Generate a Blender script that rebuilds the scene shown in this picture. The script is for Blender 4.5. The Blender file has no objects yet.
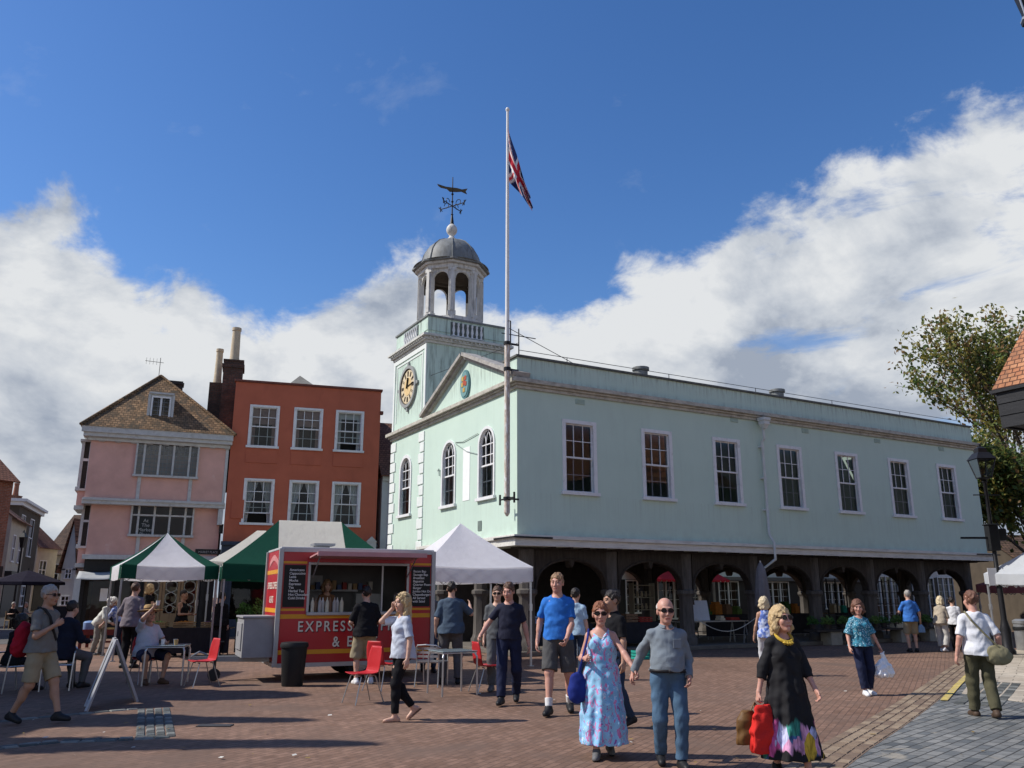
import bpy, bmesh, math, random
import numpy as np
from mathutils import Vector, Matrix, Euler
random.seed(7)
R = math.radians
PI = math.pi
sc = bpy.context.scene
COL = sc.collection

# ---------------------------------------------------------------- camera
FPX, CAMH, PITCH = 830.0, 1.65, math.atan(212/830)
_s, _c = math.sin(PITCH), math.cos(PITCH)
cam_d = bpy.data.cameras.new('camera'); cam = bpy.data.objects.new('camera', cam_d); COL.objects.link(cam)
cam_d.sensor_width = 36; cam_d.lens = FPX/1024*36; cam_d.clip_start = .1; cam_d.clip_end = 3000
cam.location = (0, 0, CAMH); cam.rotation_euler = (PI/2+PITCH, 0, 0)
sc.camera = cam

def ray(px, py):
    u = (px-512)/FPX; v = (384-py)/FPX
    return Vector((u, _c-v*_s, _s+v*_c))
def at(px, py, Y):
    r = ray(px, py); return Vector((0, 0, CAMH))+r*(Y/r.y)
def ground(px, py, z=0):
    r = ray(px, py); return Vector((0, 0, CAMH))+r*((z-CAMH)/r.z)

# ---------------------------------------------------------------- objects
def tag(o, label=None, cat=None, group=None, kind=None):
    if label: o['label'] = label
    if cat: o['category'] = cat
    if group: o['group'] = group
    if kind: o['kind'] = kind
    return o
def empty(name, loc, rz=0, label=None, cat=None, group=None):
    o = bpy.data.objects.new(name, None); COL.objects.link(o)
    o.location = loc; o.rotation_euler = (0, 0, rz); o.empty_display_size = .2
    return tag(o, label, cat, group)
def copy_tree(o, parent=None):
    c = o.copy(); COL.objects.link(c)
    if parent: c.parent = parent
    for ch in list(o.children): copy_tree(ch, c)
    return c

class MB:
    def __init__(s): s.v = []; s.f = []; s.m = []
    def add(s, vs, fs, mi=0, M=None):
        b = len(s.v)
        for p in vs:
            p = Vector(p)
            if M is not None: p = M @ p
            s.v.append(p)
        for k, f in enumerate(fs):
            s.f.append([b+i for i in f]); s.m.append(mi if not isinstance(mi, (list, tuple)) else mi[k])
        return s
    def bx(s, x0, x1, y0, y1, z0, z1, mi=0, M=None):
        if x0 > x1: x0, x1 = x1, x0
        if y0 > y1: y0, y1 = y1, y0
        if z0 > z1: z0, z1 = z1, z0
        vs = [(x0,y0,z0),(x1,y0,z0),(x1,y1,z0),(x0,y1,z0),(x0,y0,z1),(x1,y0,z1),(x1,y1,z1),(x0,y1,z1)]
        return s.add(vs, [(0,3,2,1),(4,5,6,7),(0,1,5,4),(1,2,6,5),(2,3,7,6),(3,0,4,7)], mi, M)
    def box(s, c, d, rz=0, mi=0, rx=0, ry=0):
        M = Matrix.Translation(c) @ Euler((rx, ry, rz)).to_matrix().to_4x4()
        return s.bx(-d[0]/2, d[0]/2, -d[1]/2, d[1]/2, -d[2]/2, d[2]/2, mi, M)
    def bar(s, a, b, w, h=None, mi=0, up=(0,0,1)):
        a = Vector(a); b = Vector(b); h = h or w; d = b-a; L = d.length
        z = d.normalized(); u = Vector(up)
        if abs(z.dot(u)) > .98: u = Vector((0,1,0))
        x = u.cross(z).normalized(); y = z.cross(x)
        M = Matrix((x, y, z)).transposed().to_4x4(); M.translation = a
        return s.bx(-w/2, w/2, -h/2, h/2, 0, L, mi, M)
    def tube(s, pts, r, n=8, mi=0, cap=True, closed=False):
        pts = [Vector(p) for p in pts]; m = len(pts)
        rs = r if isinstance(r, (list, tuple)) else [r]*m
        vs = []; prev = None
        for i, p in enumerate(pts):
            if closed: t = pts[(i+1) % m]-pts[i-1]
            else: t = pts[min(i+1, m-1)]-pts[max(i-1, 0)]
            t = t.normalized() if t.length > 1e-9 else Vector((0,0,1))
            if prev is None:
                u = Vector((0,0,1)) if abs(t.z) < .9 else Vector((1,0,0))
                x = u.cross(t).normalized()
            else:
                x = prev-t*prev.dot(t); x = x.normalized() if x.length > 1e-6 else Vector((1,0,0))
            y = t.cross(x); prev = x
            for k in range(n):
                a = 2*PI*k/n; vs.append(p+(x*math.cos(a)+y*math.sin(a))*rs[i])
        fs = []
        for i in range(m if closed else m-1):
            j = (i+1) % m
            for k in range(n):
                fs.append((i*n+k, i*n+(k+1) % n, j*n+(k+1) % n, j*n+k))
        if cap and not closed:
            fs.append(tuple(range(n))[::-1]); fs.append(tuple(range((m-1)*n, m*n)))
        return s.add(vs, fs, mi)
    def lathe(s, prof, c=(0,0,0), n=24, mi=0, a0=0, M=None, sx=1, sy=1):
        vs = []; fs = []
        for r, z in prof:
            for k in range(n):
                a = a0+2*PI*k/n; vs.append((c[0]+r*math.cos(a)*sx, c[1]+r*math.sin(a)*sy, c[2]+z))
        for i in range(len(prof)-1):
            for k in range(n):
                fs.append((i*n+k, i*n+(k+1) % n, (i+1)*n+(k+1) % n, (i+1)*n+k))
        fs.append(tuple(range(n))[::-1]); m = len(prof)-1; fs.append(tuple(range(m*n, m*n+n)))
        return s.add(vs, fs, mi, M)
    def prism(s, poly, y0, y1, mi=0, M=None):
        """polygon given as (x, z), extruded from y0 to y1"""
        n = len(poly); vs = [(x, y0, z) for x, z in poly]+[(x, y1, z) for x, z in poly]
        fs = [tuple(range(n)), tuple(range(2*n-1, n-1, -1))]+[(i, n+i, n+(i+1) % n, (i+1) % n) for i in range(n)]
        return s.add(vs, fs, mi, M)
    def slab(s, poly, z0, z1, mi=0, M=None):
        n = len(poly); vs = [(x, y, z0) for x, y in poly]+[(x, y, z1) for x, y in poly]
        fs = [tuple(range(n))[::-1], tuple(range(n, 2*n))]+[(i, (i+1) % n, n+(i+1) % n, n+i) for i in range(n)]
        return s.add(vs, fs, mi, M)
    def grid(s, fn, nu, nv, mi=0):
        vs = [fn(i/nu, j/nv) for j in range(nv+1) for i in range(nu+1)]
        fs = [(j*(nu+1)+i, j*(nu+1)+i+1, (j+1)*(nu+1)+i+1, (j+1)*(nu+1)+i) for j in range(nv) for i in range(nu)]
        mis = mi if not callable(mi) else [mi((i+.5)/nu, (j+.5)/nv) for j in range(nv) for i in range(nu)]
        return s.add(vs, fs, mis)
    def build(s, name, mats, parent=None, smooth=False, loc=None, rz=0, bevel=0, fix=True, solid=0, auto=None):
        me = bpy.data.meshes.new(name)
        me.from_pydata(s.v, [], s.f)
        ms = mats if isinstance(mats, (list, tuple)) else [mats]
        for m in ms: me.materials.append(m)
        me.polygons.foreach_set('material_index', s.m)
        if fix:
            bm = bmesh.new(); bm.from_mesh(me); bmesh.ops.recalc_face_normals(bm, faces=bm.faces); bm.to_mesh(me); bm.free()
        o = bpy.data.objects.new(name, me); COL.objects.link(o)
        if smooth: me.polygons.foreach_set('use_smooth', [True]*len(me.polygons))
        if auto is not None:
            me.polygons.foreach_set('use_smooth', [True]*len(me.polygons))
            me.set_sharp_from_angle(angle=R(auto))
        if parent: o.parent = parent
        if loc is not None: o.location = loc
        o.rotation_euler.z = rz
        if solid:
            md = o.modifiers.new('solid', 'SOLIDIFY'); md.thickness = solid; md.offset = 0
        if bevel:
            md = o.modifiers.new('bevel', 'BEVEL'); md.width = bevel; md.segments = 2; md.limit_method = 'ANGLE'; md.angle_limit = R(40)
        me.update()
        return o

def text(name, body, size, m, parent, loc, rot, align='LEFT', ext=.002, spacing=1.0, lead=1.0, xs=1.0, bold=0):
    c = bpy.data.curves.new(name, 'FONT'); c.body = body; c.size = size; c.extrude = ext
    c.align_x = align; c.align_y = 'TOP_BASELINE'; c.space_character = spacing; c.space_line = lead; c.offset = bold
    c.materials.append(m)
    o = bpy.data.objects.new(name, c); COL.objects.link(o)
    o.parent = parent; o.location = loc; o.rotation_euler = rot; o.scale = (xs, 1, 1)
    return o

# ---------------------------------------------------------------- materials
class NT:
    def __init__(s, name):
        s.m = bpy.data.materials.new(name); s.m.use_nodes = True; s.t = s.m.node_tree; s.t.nodes.clear()
        s.out = s.n('ShaderNodeOutputMaterial'); s.b = s.n('ShaderNodeBsdfPrincipled'); s.l(s.b.outputs[0], s.out.inputs[0])
    def n(s, t, **k):
        x = s.t.nodes.new(t)
        for a, v in k.items(): setattr(x, a, v)
        return x
    def l(s, a, b): s.t.links.new(a, b)
    def coord(s, scale=(1,1,1), rot=(0,0,0), kind='Object'):
        tc = s.n('ShaderNodeTexCoord'); mp = s.n('ShaderNodeMapping')
        mp.inputs['Scale'].default_value = scale; mp.inputs['Rotation'].default_value = rot
        s.l(tc.outputs[kind], mp.inputs[0]); return mp.outputs[0]
    def noise(s, co, scale, detail=4, rough=.55, dist=0):
        x = s.n('ShaderNodeTexNoise'); x.inputs['Scale'].default_value = scale; x.inputs['Detail'].default_value = detail
        x.inputs['Roughness'].default_value = rough; x.inputs['Distortion'].default_value = dist
        s.l(co, x.inputs['Vector']); return x.outputs['Fac']
    def ramp(s, f, stops, interp='LINEAR'):
        x = s.n('ShaderNodeValToRGB'); x.color_ramp.interpolation = interp
        e = x.color_ramp.elements
        while len(e) < len(stops): e.new(.5)
        for i, (p, c) in enumerate(stops):
            e[i].position = p; e[i].color = (*c, 1) if len(c) == 3 else c
        s.l(f, x.inputs[0]); return x.outputs[0]
    def mix(s, f, a, b, mode='MIX'):
        x = s.n('ShaderNodeMix'); x.data_type = 'RGBA'; x.blend_type = mode
        for v, i in ((f, 0), (a, 6), (b, 7)):
            if isinstance(v, (int, float)): x.inputs[i].default_value = v
            elif isinstance(v, (tuple, list)): x.inputs[i].default_value = (*v, 1)
            else: s.l(v, x.inputs[i])
        return x.outputs[2]
    def math(s, op, a, b=0, clamp=False):
        x = s.n('ShaderNodeMath'); x.operation = op; x.use_clamp = clamp
        for v, i in ((a, 0), (b, 1)):
            if isinstance(v, (int, float)): x.inputs[i].default_value = v
            else: s.l(v, x.inputs[i])
        return x.outputs[0]
    def bump(s, h, strength=.3, dist=.02):
        x = s.n('ShaderNodeBump'); x.inputs['Strength'].default_value = strength; x.inputs['Distance'].default_value = dist
        s.l(h, x.inputs['Height']); s.l(x.outputs[0], s.b.inputs['Normal'])
    def set(s, col=None, rough=.6, metal=0, spec=None):
        if col is not None:
            if isinstance(col, (tuple, list)): s.b.inputs['Base Color'].default_value = (*col, 1)
            else: s.l(col, s.b.inputs['Base Color'])
        s.b.inputs['Roughness'].default_value = rough; s.b.inputs['Metallic'].default_value = metal
        if spec is not None: s.b.inputs['Specular IOR Level'].default_value = spec
        return s.m

def sh(c, k): return tuple(min(1, max(0, x*k)) for x in c)
_mc = {}
def mat(name, col, rough=.6, var=.15, scale=3, bump=.15, bscale=60, metal=0, spec=None, stain=None, stretch=(1,1,1), dist=.01):
    if name in _mc: return _mc[name]
    t = NT(name); co = t.coord(stretch)
    f = t.noise(co, scale, 6, .6)
    c = t.ramp(f, [(.3, sh(col, 1-var)), (.7, sh(col, 1+var))])
    if stain:
        g = t.noise(t.coord(stain[1]), stain[2], 8, .65, .6)
        c = t.mix(t.ramp(g, [(stain[3], (0,0,0)), (stain[4], (1,1,1))]), c, stain[0])
    if bump: t.bump(t.noise(co, bscale, 3, .6), bump, dist)
    _mc[name] = t.set(c, rough, metal, (.22 if metal == 0 else .5) if spec is None else spec); return _mc[name]

def brickmat(name, c1, c2, mort, bw, bh, ms=.01, plane='xz', rot=0, bump=.4, rough=.85, big=.25, patch=None, offset=.5, smooth=.1, spots=None):
    if name in _mc: return _mc[name]
    t = NT(name); tc = t.n('ShaderNodeTexCoord'); sp = t.n('ShaderNodeSeparateXYZ'); cb = t.n('ShaderNodeCombineXYZ')
    t.l(tc.outputs['Object'], sp.inputs[0]); ax = {'x': 0, 'y': 1, 'z': 2}
    if plane == 'walls':
        t.l(t.math('ADD', sp.outputs[0], sp.outputs[1]), cb.inputs[0]); t.l(sp.outputs[2], cb.inputs[1])
    else:
        t.l(sp.outputs[ax[plane[0]]], cb.inputs[0]); t.l(sp.outputs[ax[plane[1]]], cb.inputs[1])
    mp = t.n('ShaderNodeMapping'); mp.inputs['Rotation'].default_value = (0, 0, rot); t.l(cb.outputs[0], mp.inputs[0])
    # waviness
    nz = t.n('ShaderNodeTexNoise'); nz.inputs['Scale'].default_value = 1.3/bw*.25; t.l(mp.outputs[0], nz.inputs['Vector'])
    va = t.n('ShaderNodeVectorMath'); va.operation = 'MULTIPLY_ADD'; va.inputs[1].default_value = (bh*.25,)*3
    t.l(nz.outputs['Color'], va.inputs[0]); t.l(mp.outputs[0], va.inputs[2])
    b = t.n('ShaderNodeTexBrick'); b.offset = offset
    for k, v in (('Scale', 1), ('Mortar Size', ms), ('Mortar Smooth', smooth), ('Bias', 0), ('Brick Width', bw), ('Row Height', bh)): b.inputs[k].default_value = v
    b.inputs['Color1'].default_value = (*c1, 1); b.inputs['Color2'].default_value = (*c2, 1); b.inputs['Mortar'].default_value = (*mort, 1)
    t.l(va.outputs[0], b.inputs['Vector'])
    c = b.outputs['Color']
    f = t.noise(mp.outputs[0], big, 6, .6)
    c = t.mix(1.0, c, t.ramp(f, [(.3, (.72,.72,.72)), (.7, (1.2,1.2,1.2))]), 'MULTIPLY')
    f2 = t.noise(mp.outputs[0], 9/bw*.2, 3)
    c = t.mix(1.0, c, t.ramp(f2, [(.3, (.8,.8,.8)), (.7, (1.15,1.15,1.15))]), 'MULTIPLY')
    if patch:
        g = t.noise(mp.outputs[0], patch[1], 7, .65, .4)
        c = t.mix(t.ramp(g, [(patch[2], (0,0,0)), (patch[3], (1,1,1))]), c, patch[0])
    if spots:
        for sc_v, lo_, hi_, col_, am_ in spots:
            vo = t.n('ShaderNodeTexVoronoi'); vo.inputs['Scale'].default_value = sc_v; t.l(mp.outputs[0], vo.inputs['Vector'])
            c = t.mix(t.math('MULTIPLY', t.ramp(vo.outputs['Distance'], [(lo_, (1,1,1)), (hi_, (0,0,0))]), am_), c, col_)
    inv = t.math('SUBTRACT', 1, b.outputs['Fac']); hh = t.math('ADD', t.math('MULTIPLY', inv, 1.0), t.math('MULTIPLY', f2, .5))
    t.bump(hh, bump, ms*1.2)
    _mc[name] = t.set(c, rough, 0, .25); return _mc[name]

def glassmat(name='window_glass', tint=(.75,.8,.8), refl=1.0):
    if name in _mc: return _mc[name]
    t = NT(name); t.t.nodes.remove(t.b)
    tr = t.n('ShaderNodeBsdfTransparent'); tr.inputs[0].default_value = (*tint, 1)
    gl = t.n('ShaderNodeBsdfGlossy'); gl.inputs['Roughness'].default_value = .02
    fr = t.n('ShaderNodeFresnel'); fr.inputs[0].default_value = 1.5
    bp = t.n('ShaderNodeBump'); bp.inputs['Strength'].default_value = .06; bp.inputs['Distance'].default_value = .05
    t.l(t.noise(t.coord(), 2.2, 2), bp.inputs['Height']); t.l(bp.outputs[0], gl.inputs['Normal']); t.l(bp.outputs[0], fr.inputs['Normal'])
    mx = t.n('ShaderNodeMixShader'); t.l(t.math('MULTIPLY', fr.outputs[0], .9*refl, True), mx.inputs[0]); t.l(tr.outputs[0], mx.inputs[1]); t.l(gl.outputs[0], mx.inputs[2])
    t.l(mx.outputs[0], t.out.inputs[0]); _mc[name] = t.m; return t.m

def clothmat(name, col, rough=.85, var=.12, weave=0, col2=None):
    """plain cloth with soft creases"""
    if name in _mc: return _mc[name]
    t = NT(name); co = t.coord()
    f = t.noise(co, 5, 5)
    c = t.ramp(f, [(.3, sh(col, 1-var)), (.7, sh(col, 1+var))])
    if weave:
        w = t.n('ShaderNodeTexWave'); w.wave_type = 'BANDS'; w.bands_direction = 'X'; w.inputs['Scale'].default_value = weave
        t.l(co, w.inputs[0]); w2 = t.n('ShaderNodeTexWave'); w2.bands_direction = 'Z'; w2.inputs['Scale'].default_value = weave; t.l(co, w2.inputs[0])
        c = t.mix(t.math('MULTIPLY', t.math('ADD', w.outputs['Fac'], w2.outputs['Fac']), .3), c, col2)
    cr = t.noise(t.coord((1,1,.5)), 8, 2, .5, .6); t.bump(t.math('ADD', cr, t.math('MULTIPLY', t.noise(co, 170, 2), .15)), .6, .03)
    _mc[name] = t.set(c, rough, 0, .10)
    return t.m
# ---------------------------------------------------------------- figures: smooth implicit surfaces meshed in numpy
def surfnet(f, lo, h):
    nx, ny, nz = f.shape; s = f < 0
    cnt = np.zeros((nx-1, ny-1, nz-1), np.int8)
    for a in (0, 1):
        for b in (0, 1):
            for c in (0, 1): cnt += s[a:nx-1+a, b:ny-1+b, c:nz-1+c]
    idx = np.argwhere((cnt > 0) & (cnt < 8)); n = len(idx)
    acc = np.zeros((n, 3)); k = np.zeros(n)
    cs = [(a, b, c) for a in (0,1) for b in (0,1) for c in (0,1)]
    val = {q: f[idx[:,0]+q[0], idx[:,1]+q[1], idx[:,2]+q[2]] for q in cs}
    for q in cs:
        for ax in range(3):
            if q[ax] == 0:
                r = list(q); r[ax] = 1; r = tuple(r)
                a, b = val[q], val[r]; m = (a < 0) != (b < 0)
                t = np.where(m, a/np.where(m, a-b, 1), 0)
                p = np.array(q, float)[None, :]+np.zeros((n, 3)); p[:, ax] += t
                acc[m] += p[m]; k[m] += 1
    v = lo+h*(idx+acc/k[:, None])
    ids = -np.ones((nx-1, ny-1, nz-1), np.int64); ids[idx[:,0], idx[:,1], idx[:,2]] = np.arange(n)
    fs = []
    for ax in range(3):
        o = [1, 2, 0][ax], [2, 0, 1][ax]
        sl0 = [slice(1, -1)]*3; sl1 = [slice(1, -1)]*3
        sl0[ax] = slice(0, -1); sl1[ax] = slice(1, None)
        A, B = s[tuple(sl0)], s[tuple(sl1)]
        e = np.argwhere(A != B)
        if len(e) == 0: continue
        ins = A[e[:,0], e[:,1], e[:,2]]
        base = e.copy()
        def cell(du, dv):
            g = base.copy(); g[:, o[0]] += du; g[:, o[1]] += dv
            return ids[g[:,0], g[:,1], g[:,2]]
        q = np.stack([cell(0,0), cell(1,0), cell(1,1), cell(0,1)], 1)
        q[~ins] = q[~ins][:, ::-1]; fs.append(q)
    q = np.concatenate(fs); q = q[(q >= 0).all(1)]
    return v, q

def npmesh(name, v, q, mats, mi=None):
    me = bpy.data.meshes.new(name)
    me.vertices.add(len(v)); me.vertices.foreach_set('co', v.astype(np.float32).ravel())
    me.loops.add(q.size); me.loops.foreach_set('vertex_index', q.astype(np.int32).ravel())
    me.polygons.add(len(q)); me.polygons.foreach_set('loop_start', np.arange(0, q.size, 4, dtype=np.int32))
    for m in mats: me.materials.append(m)
    if mi is not None: me.polygons.foreach_set('material_index', mi.astype(np.int32))
    me.polygons.foreach_set('use_smooth', np.ones(len(q), bool))
    me.update(calc_edges=True)
    return me

V = lambda *a: np.array(a, float)
def unit(a): return a/max(1e-9, np.linalg.norm(a))
class Prim:
    pass
def rcone(a, b, ra, rb, k=.03, cut=None, flat=None):
    """tapered capsule; cut = (point, normal): keeps the side against the normal"""
    a = np.asarray(a, float); b = np.asarray(b, float); p = Prim(); r = max(ra, rb); p.k = k
    p.lo = np.minimum(a, b)-r; p.hi = np.maximum(a, b)+r
    ba = b-a; l2 = max(1e-9, ba@ba)
    def fn(X, Y, Z, inf=0):
        x, y, z = X-a[0], Y-a[1], Z-a[2]
        t = np.clip((x*ba[0]+y*ba[1]+z*ba[2])/l2, 0, 1)
        d = np.sqrt((x-ba[0]*t)**2+(y-ba[1]*t)**2+(z-ba[2]*t)**2)-(ra+(rb-ra)*t)-inf
        if cut is not None:
            c, n = cut; d = np.maximum(d, (X-c[0])*n[0]+(Y-c[1])*n[1]+(Z-c[2])*n[2])
        return d
    p.fn = fn; return p
def ell(c, r, M=None, k=.03):
    c = np.asarray(c, float); r = np.asarray(r, float); p = Prim(); p.k = k
    m = max(r) if M is not None else r; p.lo = c-m; p.hi = c+m
    def fn(X, Y, Z, inf=0):
        x, y, z = X-c[0], Y-c[1], Z-c[2]
        if M is not None:
            x, y, z = (M[0,0]*x+M[1,0]*y+M[2,0]*z, M[0,1]*x+M[1,1]*y+M[2,1]*z, M[0,2]*x+M[1,2]*y+M[2,2]*z)
        q = r+inf
        k0 = np.sqrt((x/q[0])**2+(y/q[1])**2+(z/q[2])**2)+1e-6
        k1 = np.sqrt((x/q[0]**2)**2+(y/q[1]**2)**2+(z/q[2]**2)**2)+1e-6
        return k0*(k0-1)/k1
    p.fn = fn; return p
def column(prof, c, folds=0, famp=0, k=.03, M=None, ph=0):
    """elliptical column: prof = [(z, rx, ry, offy)], local frame M (3x3), centre c; folds grow downwards"""
    c = np.asarray(c, float); p = Prim(); p.k = k
    zs = np.array([q[0] for q in prof]); rx = np.array([q[1] for q in prof]); ry = np.array([q[2] for q in prof]); oy = np.array([q[3] if len(q) > 3 else 0 for q in prof])
    m = V(max(rx)+.09, max(ry)+.09+abs(oy).max(), 0)
    if M is None: p.lo = c-m+V(0,0,zs.min()); p.hi = c+m+V(0,0,zs.max())
    else:
        e = max(abs(zs).max(), m.max()); p.lo = c-e; p.hi = c+e
    o = np.argsort(zs); z0, z1 = zs.min(), zs.max()
    def fn(X, Y, Z, inf=0):
        x, y, z = np.broadcast_arrays(X-c[0], Y-c[1], Z-c[2])
        if M is not None:
            x, y, z = (M[0,0]*x+M[1,0]*y+M[2,0]*z, M[0,1]*x+M[1,1]*y+M[2,1]*z, M[0,2]*x+M[1,2]*y+M[2,2]*z)
        ax = np.interp(z, zs[o], rx[o])+inf; ay = np.interp(z, zs[o], ry[o])+inf; yy = y-np.interp(z, zs[o], oy[o])
        q = np.sqrt((x/ax)**2+(yy/ay)**2)
        d = (q-1)*np.minimum(ax, ay)
        if folds:
            th = np.arctan2(yy/ay, x/ax); w = np.clip((z1-z)/(z1-z0), 0, 1)
            d = d+famp*w*(np.sin(folds*th+ph+1.3*np.sin(z*4))*.6+.4*np.sin((folds*1.7)*th+2+ph-z*3))
        return np.maximum(d, np.maximum(z-z1, z0-z))
    p.fn = fn; return p

class Field:
    def __init__(s, prims, h, pad=.08, inf=0):
        s.h = h; s.lo = np.min([p.lo for p in prims], 0)-pad; hi = np.max([p.hi for p in prims], 0)+pad
        s.n = np.ceil((hi-s.lo)/h).astype(int)+1
        s.f = np.full(s.n, 9., np.float32)
        for p in prims: s.op(p, inf)
    def blk(s, p, mg):
        a = np.clip(np.floor((p.lo-mg-s.lo)/s.h).astype(int), 0, s.n); b = np.clip(np.ceil((p.hi+mg-s.lo)/s.h).astype(int)+1, 0, s.n)
        sl = tuple(slice(a[i], b[i]) for i in range(3))
        ax = [s.lo[i]+s.h*np.arange(a[i], b[i]) for i in range(3)]
        return sl, ax[0][:,None,None], ax[1][None,:,None], ax[2][None,None,:]
    def op(s, p, inf=0, mode='u', k=None):
        k = p.k if k is None else k
        sl, X, Y, Z = s.blk(p, k+3*s.h+inf)
        if 0 in s.f[sl].shape: return s
        d = p.fn(X, Y, Z, inf); f = s.f[sl]
        if mode == 'u':
            t = np.clip(.5+.5*(f-d)/k, 0, 1); s.f[sl] = f*(1-t)+d*t-k*t*(1-t)
        elif mode == 's':
            d = -d; t = np.clip(.5-.5*(f-d)/k, 0, 1); s.f[sl] = f*(1-t)+d*t+k*t*(1-t)
        return s
    def axes(s):
        ax = [s.lo[i]+s.h*np.arange(s.n[i]) for i in range(3)]
        return ax[0][:,None,None], ax[1][None,:,None], ax[2][None,None,:]
    def plane(s, c, n):
        X, Y, Z = s.axes(); s.f = np.maximum(s.f, ((X-c[0])*n[0]+(Y-c[1])*n[1]+(Z-c[2])*n[2]).astype(np.float32)); return s
    def wrinkle(s, amp, fr=(9,9,14), ph=0):
        X, Y, Z = s.axes()
        s.f = s.f+(amp*(np.sin(fr[0]*X+2.2*np.sin(fr[2]*.7*Z+ph)+ph)*np.sin(fr[2]*Z+1.7*np.sin(fr[1]*Y+ph)-ph)+.6*np.sin(fr[2]*1.9*Z+3*np.sin(fr[0]*1.1*X)+ph*2))).astype(np.float32); return s
    def mesh(s): return surfnet(s.f, s.lo, s.h)

def ik(a, t, l1, l2, pole):
    d = t-a; L = min(np.linalg.norm(d), (l1+l2)*.999); u = unit(d)
    x = (l1*l1-l2*l2+L*L)/(2*L); hgt = math.sqrt(max(0, l1*l1-x*x))
    p = pole-u*(pole@u); return a+u*x+unit(p)*hgt, a+u*L

def rotx(a): return np.array([[1,0,0],[0,math.cos(a),-math.sin(a)],[0,math.sin(a),math.cos(a)]])
def rotz(a): return np.array([[math.cos(a),-math.sin(a),0],[math.sin(a),math.cos(a),0],[0,0,1]])

SKIN = {}
def skinmats(tone):
    if tone not in SKIN:
        col = {'fair': (.56,.34,.25), 'pink': (.54,.29,.22), 'tan': (.42,.24,.16), 'pale': (.6,.4,.32)}[tone]
        t = NT('skin_'+tone); co = t.coord(); f = t.noise(co, 9, 4)
        c = t.ramp(f, [(.3, sh(col, .9)), (.7, sh(col, 1.08))]); t.set(c, .5, 0, .35)
        t.b.inputs['Subsurface Weight'].default_value = .12; t.b.inputs['Subsurface Radius'].default_value = (.02,.008,.004); t.b.inputs['Subsurface Scale'].default_value = .5
        t.bump(t.noise(co, 90, 2), .12, .004)
        SKIN[tone] = [t.m, mat('lip_'+tone, (col[0]*.75, col[1]*.5, col[2]*.5), .45, .05, 20, 0), mat('eyebrow', (.09,.06,.04), .9, .1, 20, 0), mat('eye', (.05,.04,.035), .15, .02, 20, 0)]
    return SKIN[tone]
def hairmat(name, col):
    if name in _mc: return _mc[name]
    t = NT(name); co = t.coord((1,1,.22)); f = t.noise(co, 95, 4, .6, .5); g = t.noise(t.coord(), 14, 3)
    c = t.mix(g, t.ramp(f, [(.3, sh(col, .55)), (.7, sh(col, 1.25))]), sh(col, .9)); t.bump(f, .9, .012)
    _mc[name] = t.set(c, .5, 0, .4); return t.m
HAIR = {'brown': (.11,.055,.03), 'dark': (.025,.018,.014), 'grey': (.36,.33,.3), 'white': (.72,.68,.62), 'blonde': (.56,.4,.2), 'auburn': (.25,.09,.04), 'palebl': (.68,.56,.36), 'sandy': (.32,.19,.1), 'redbrown': (.17,.075,.045)}

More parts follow.
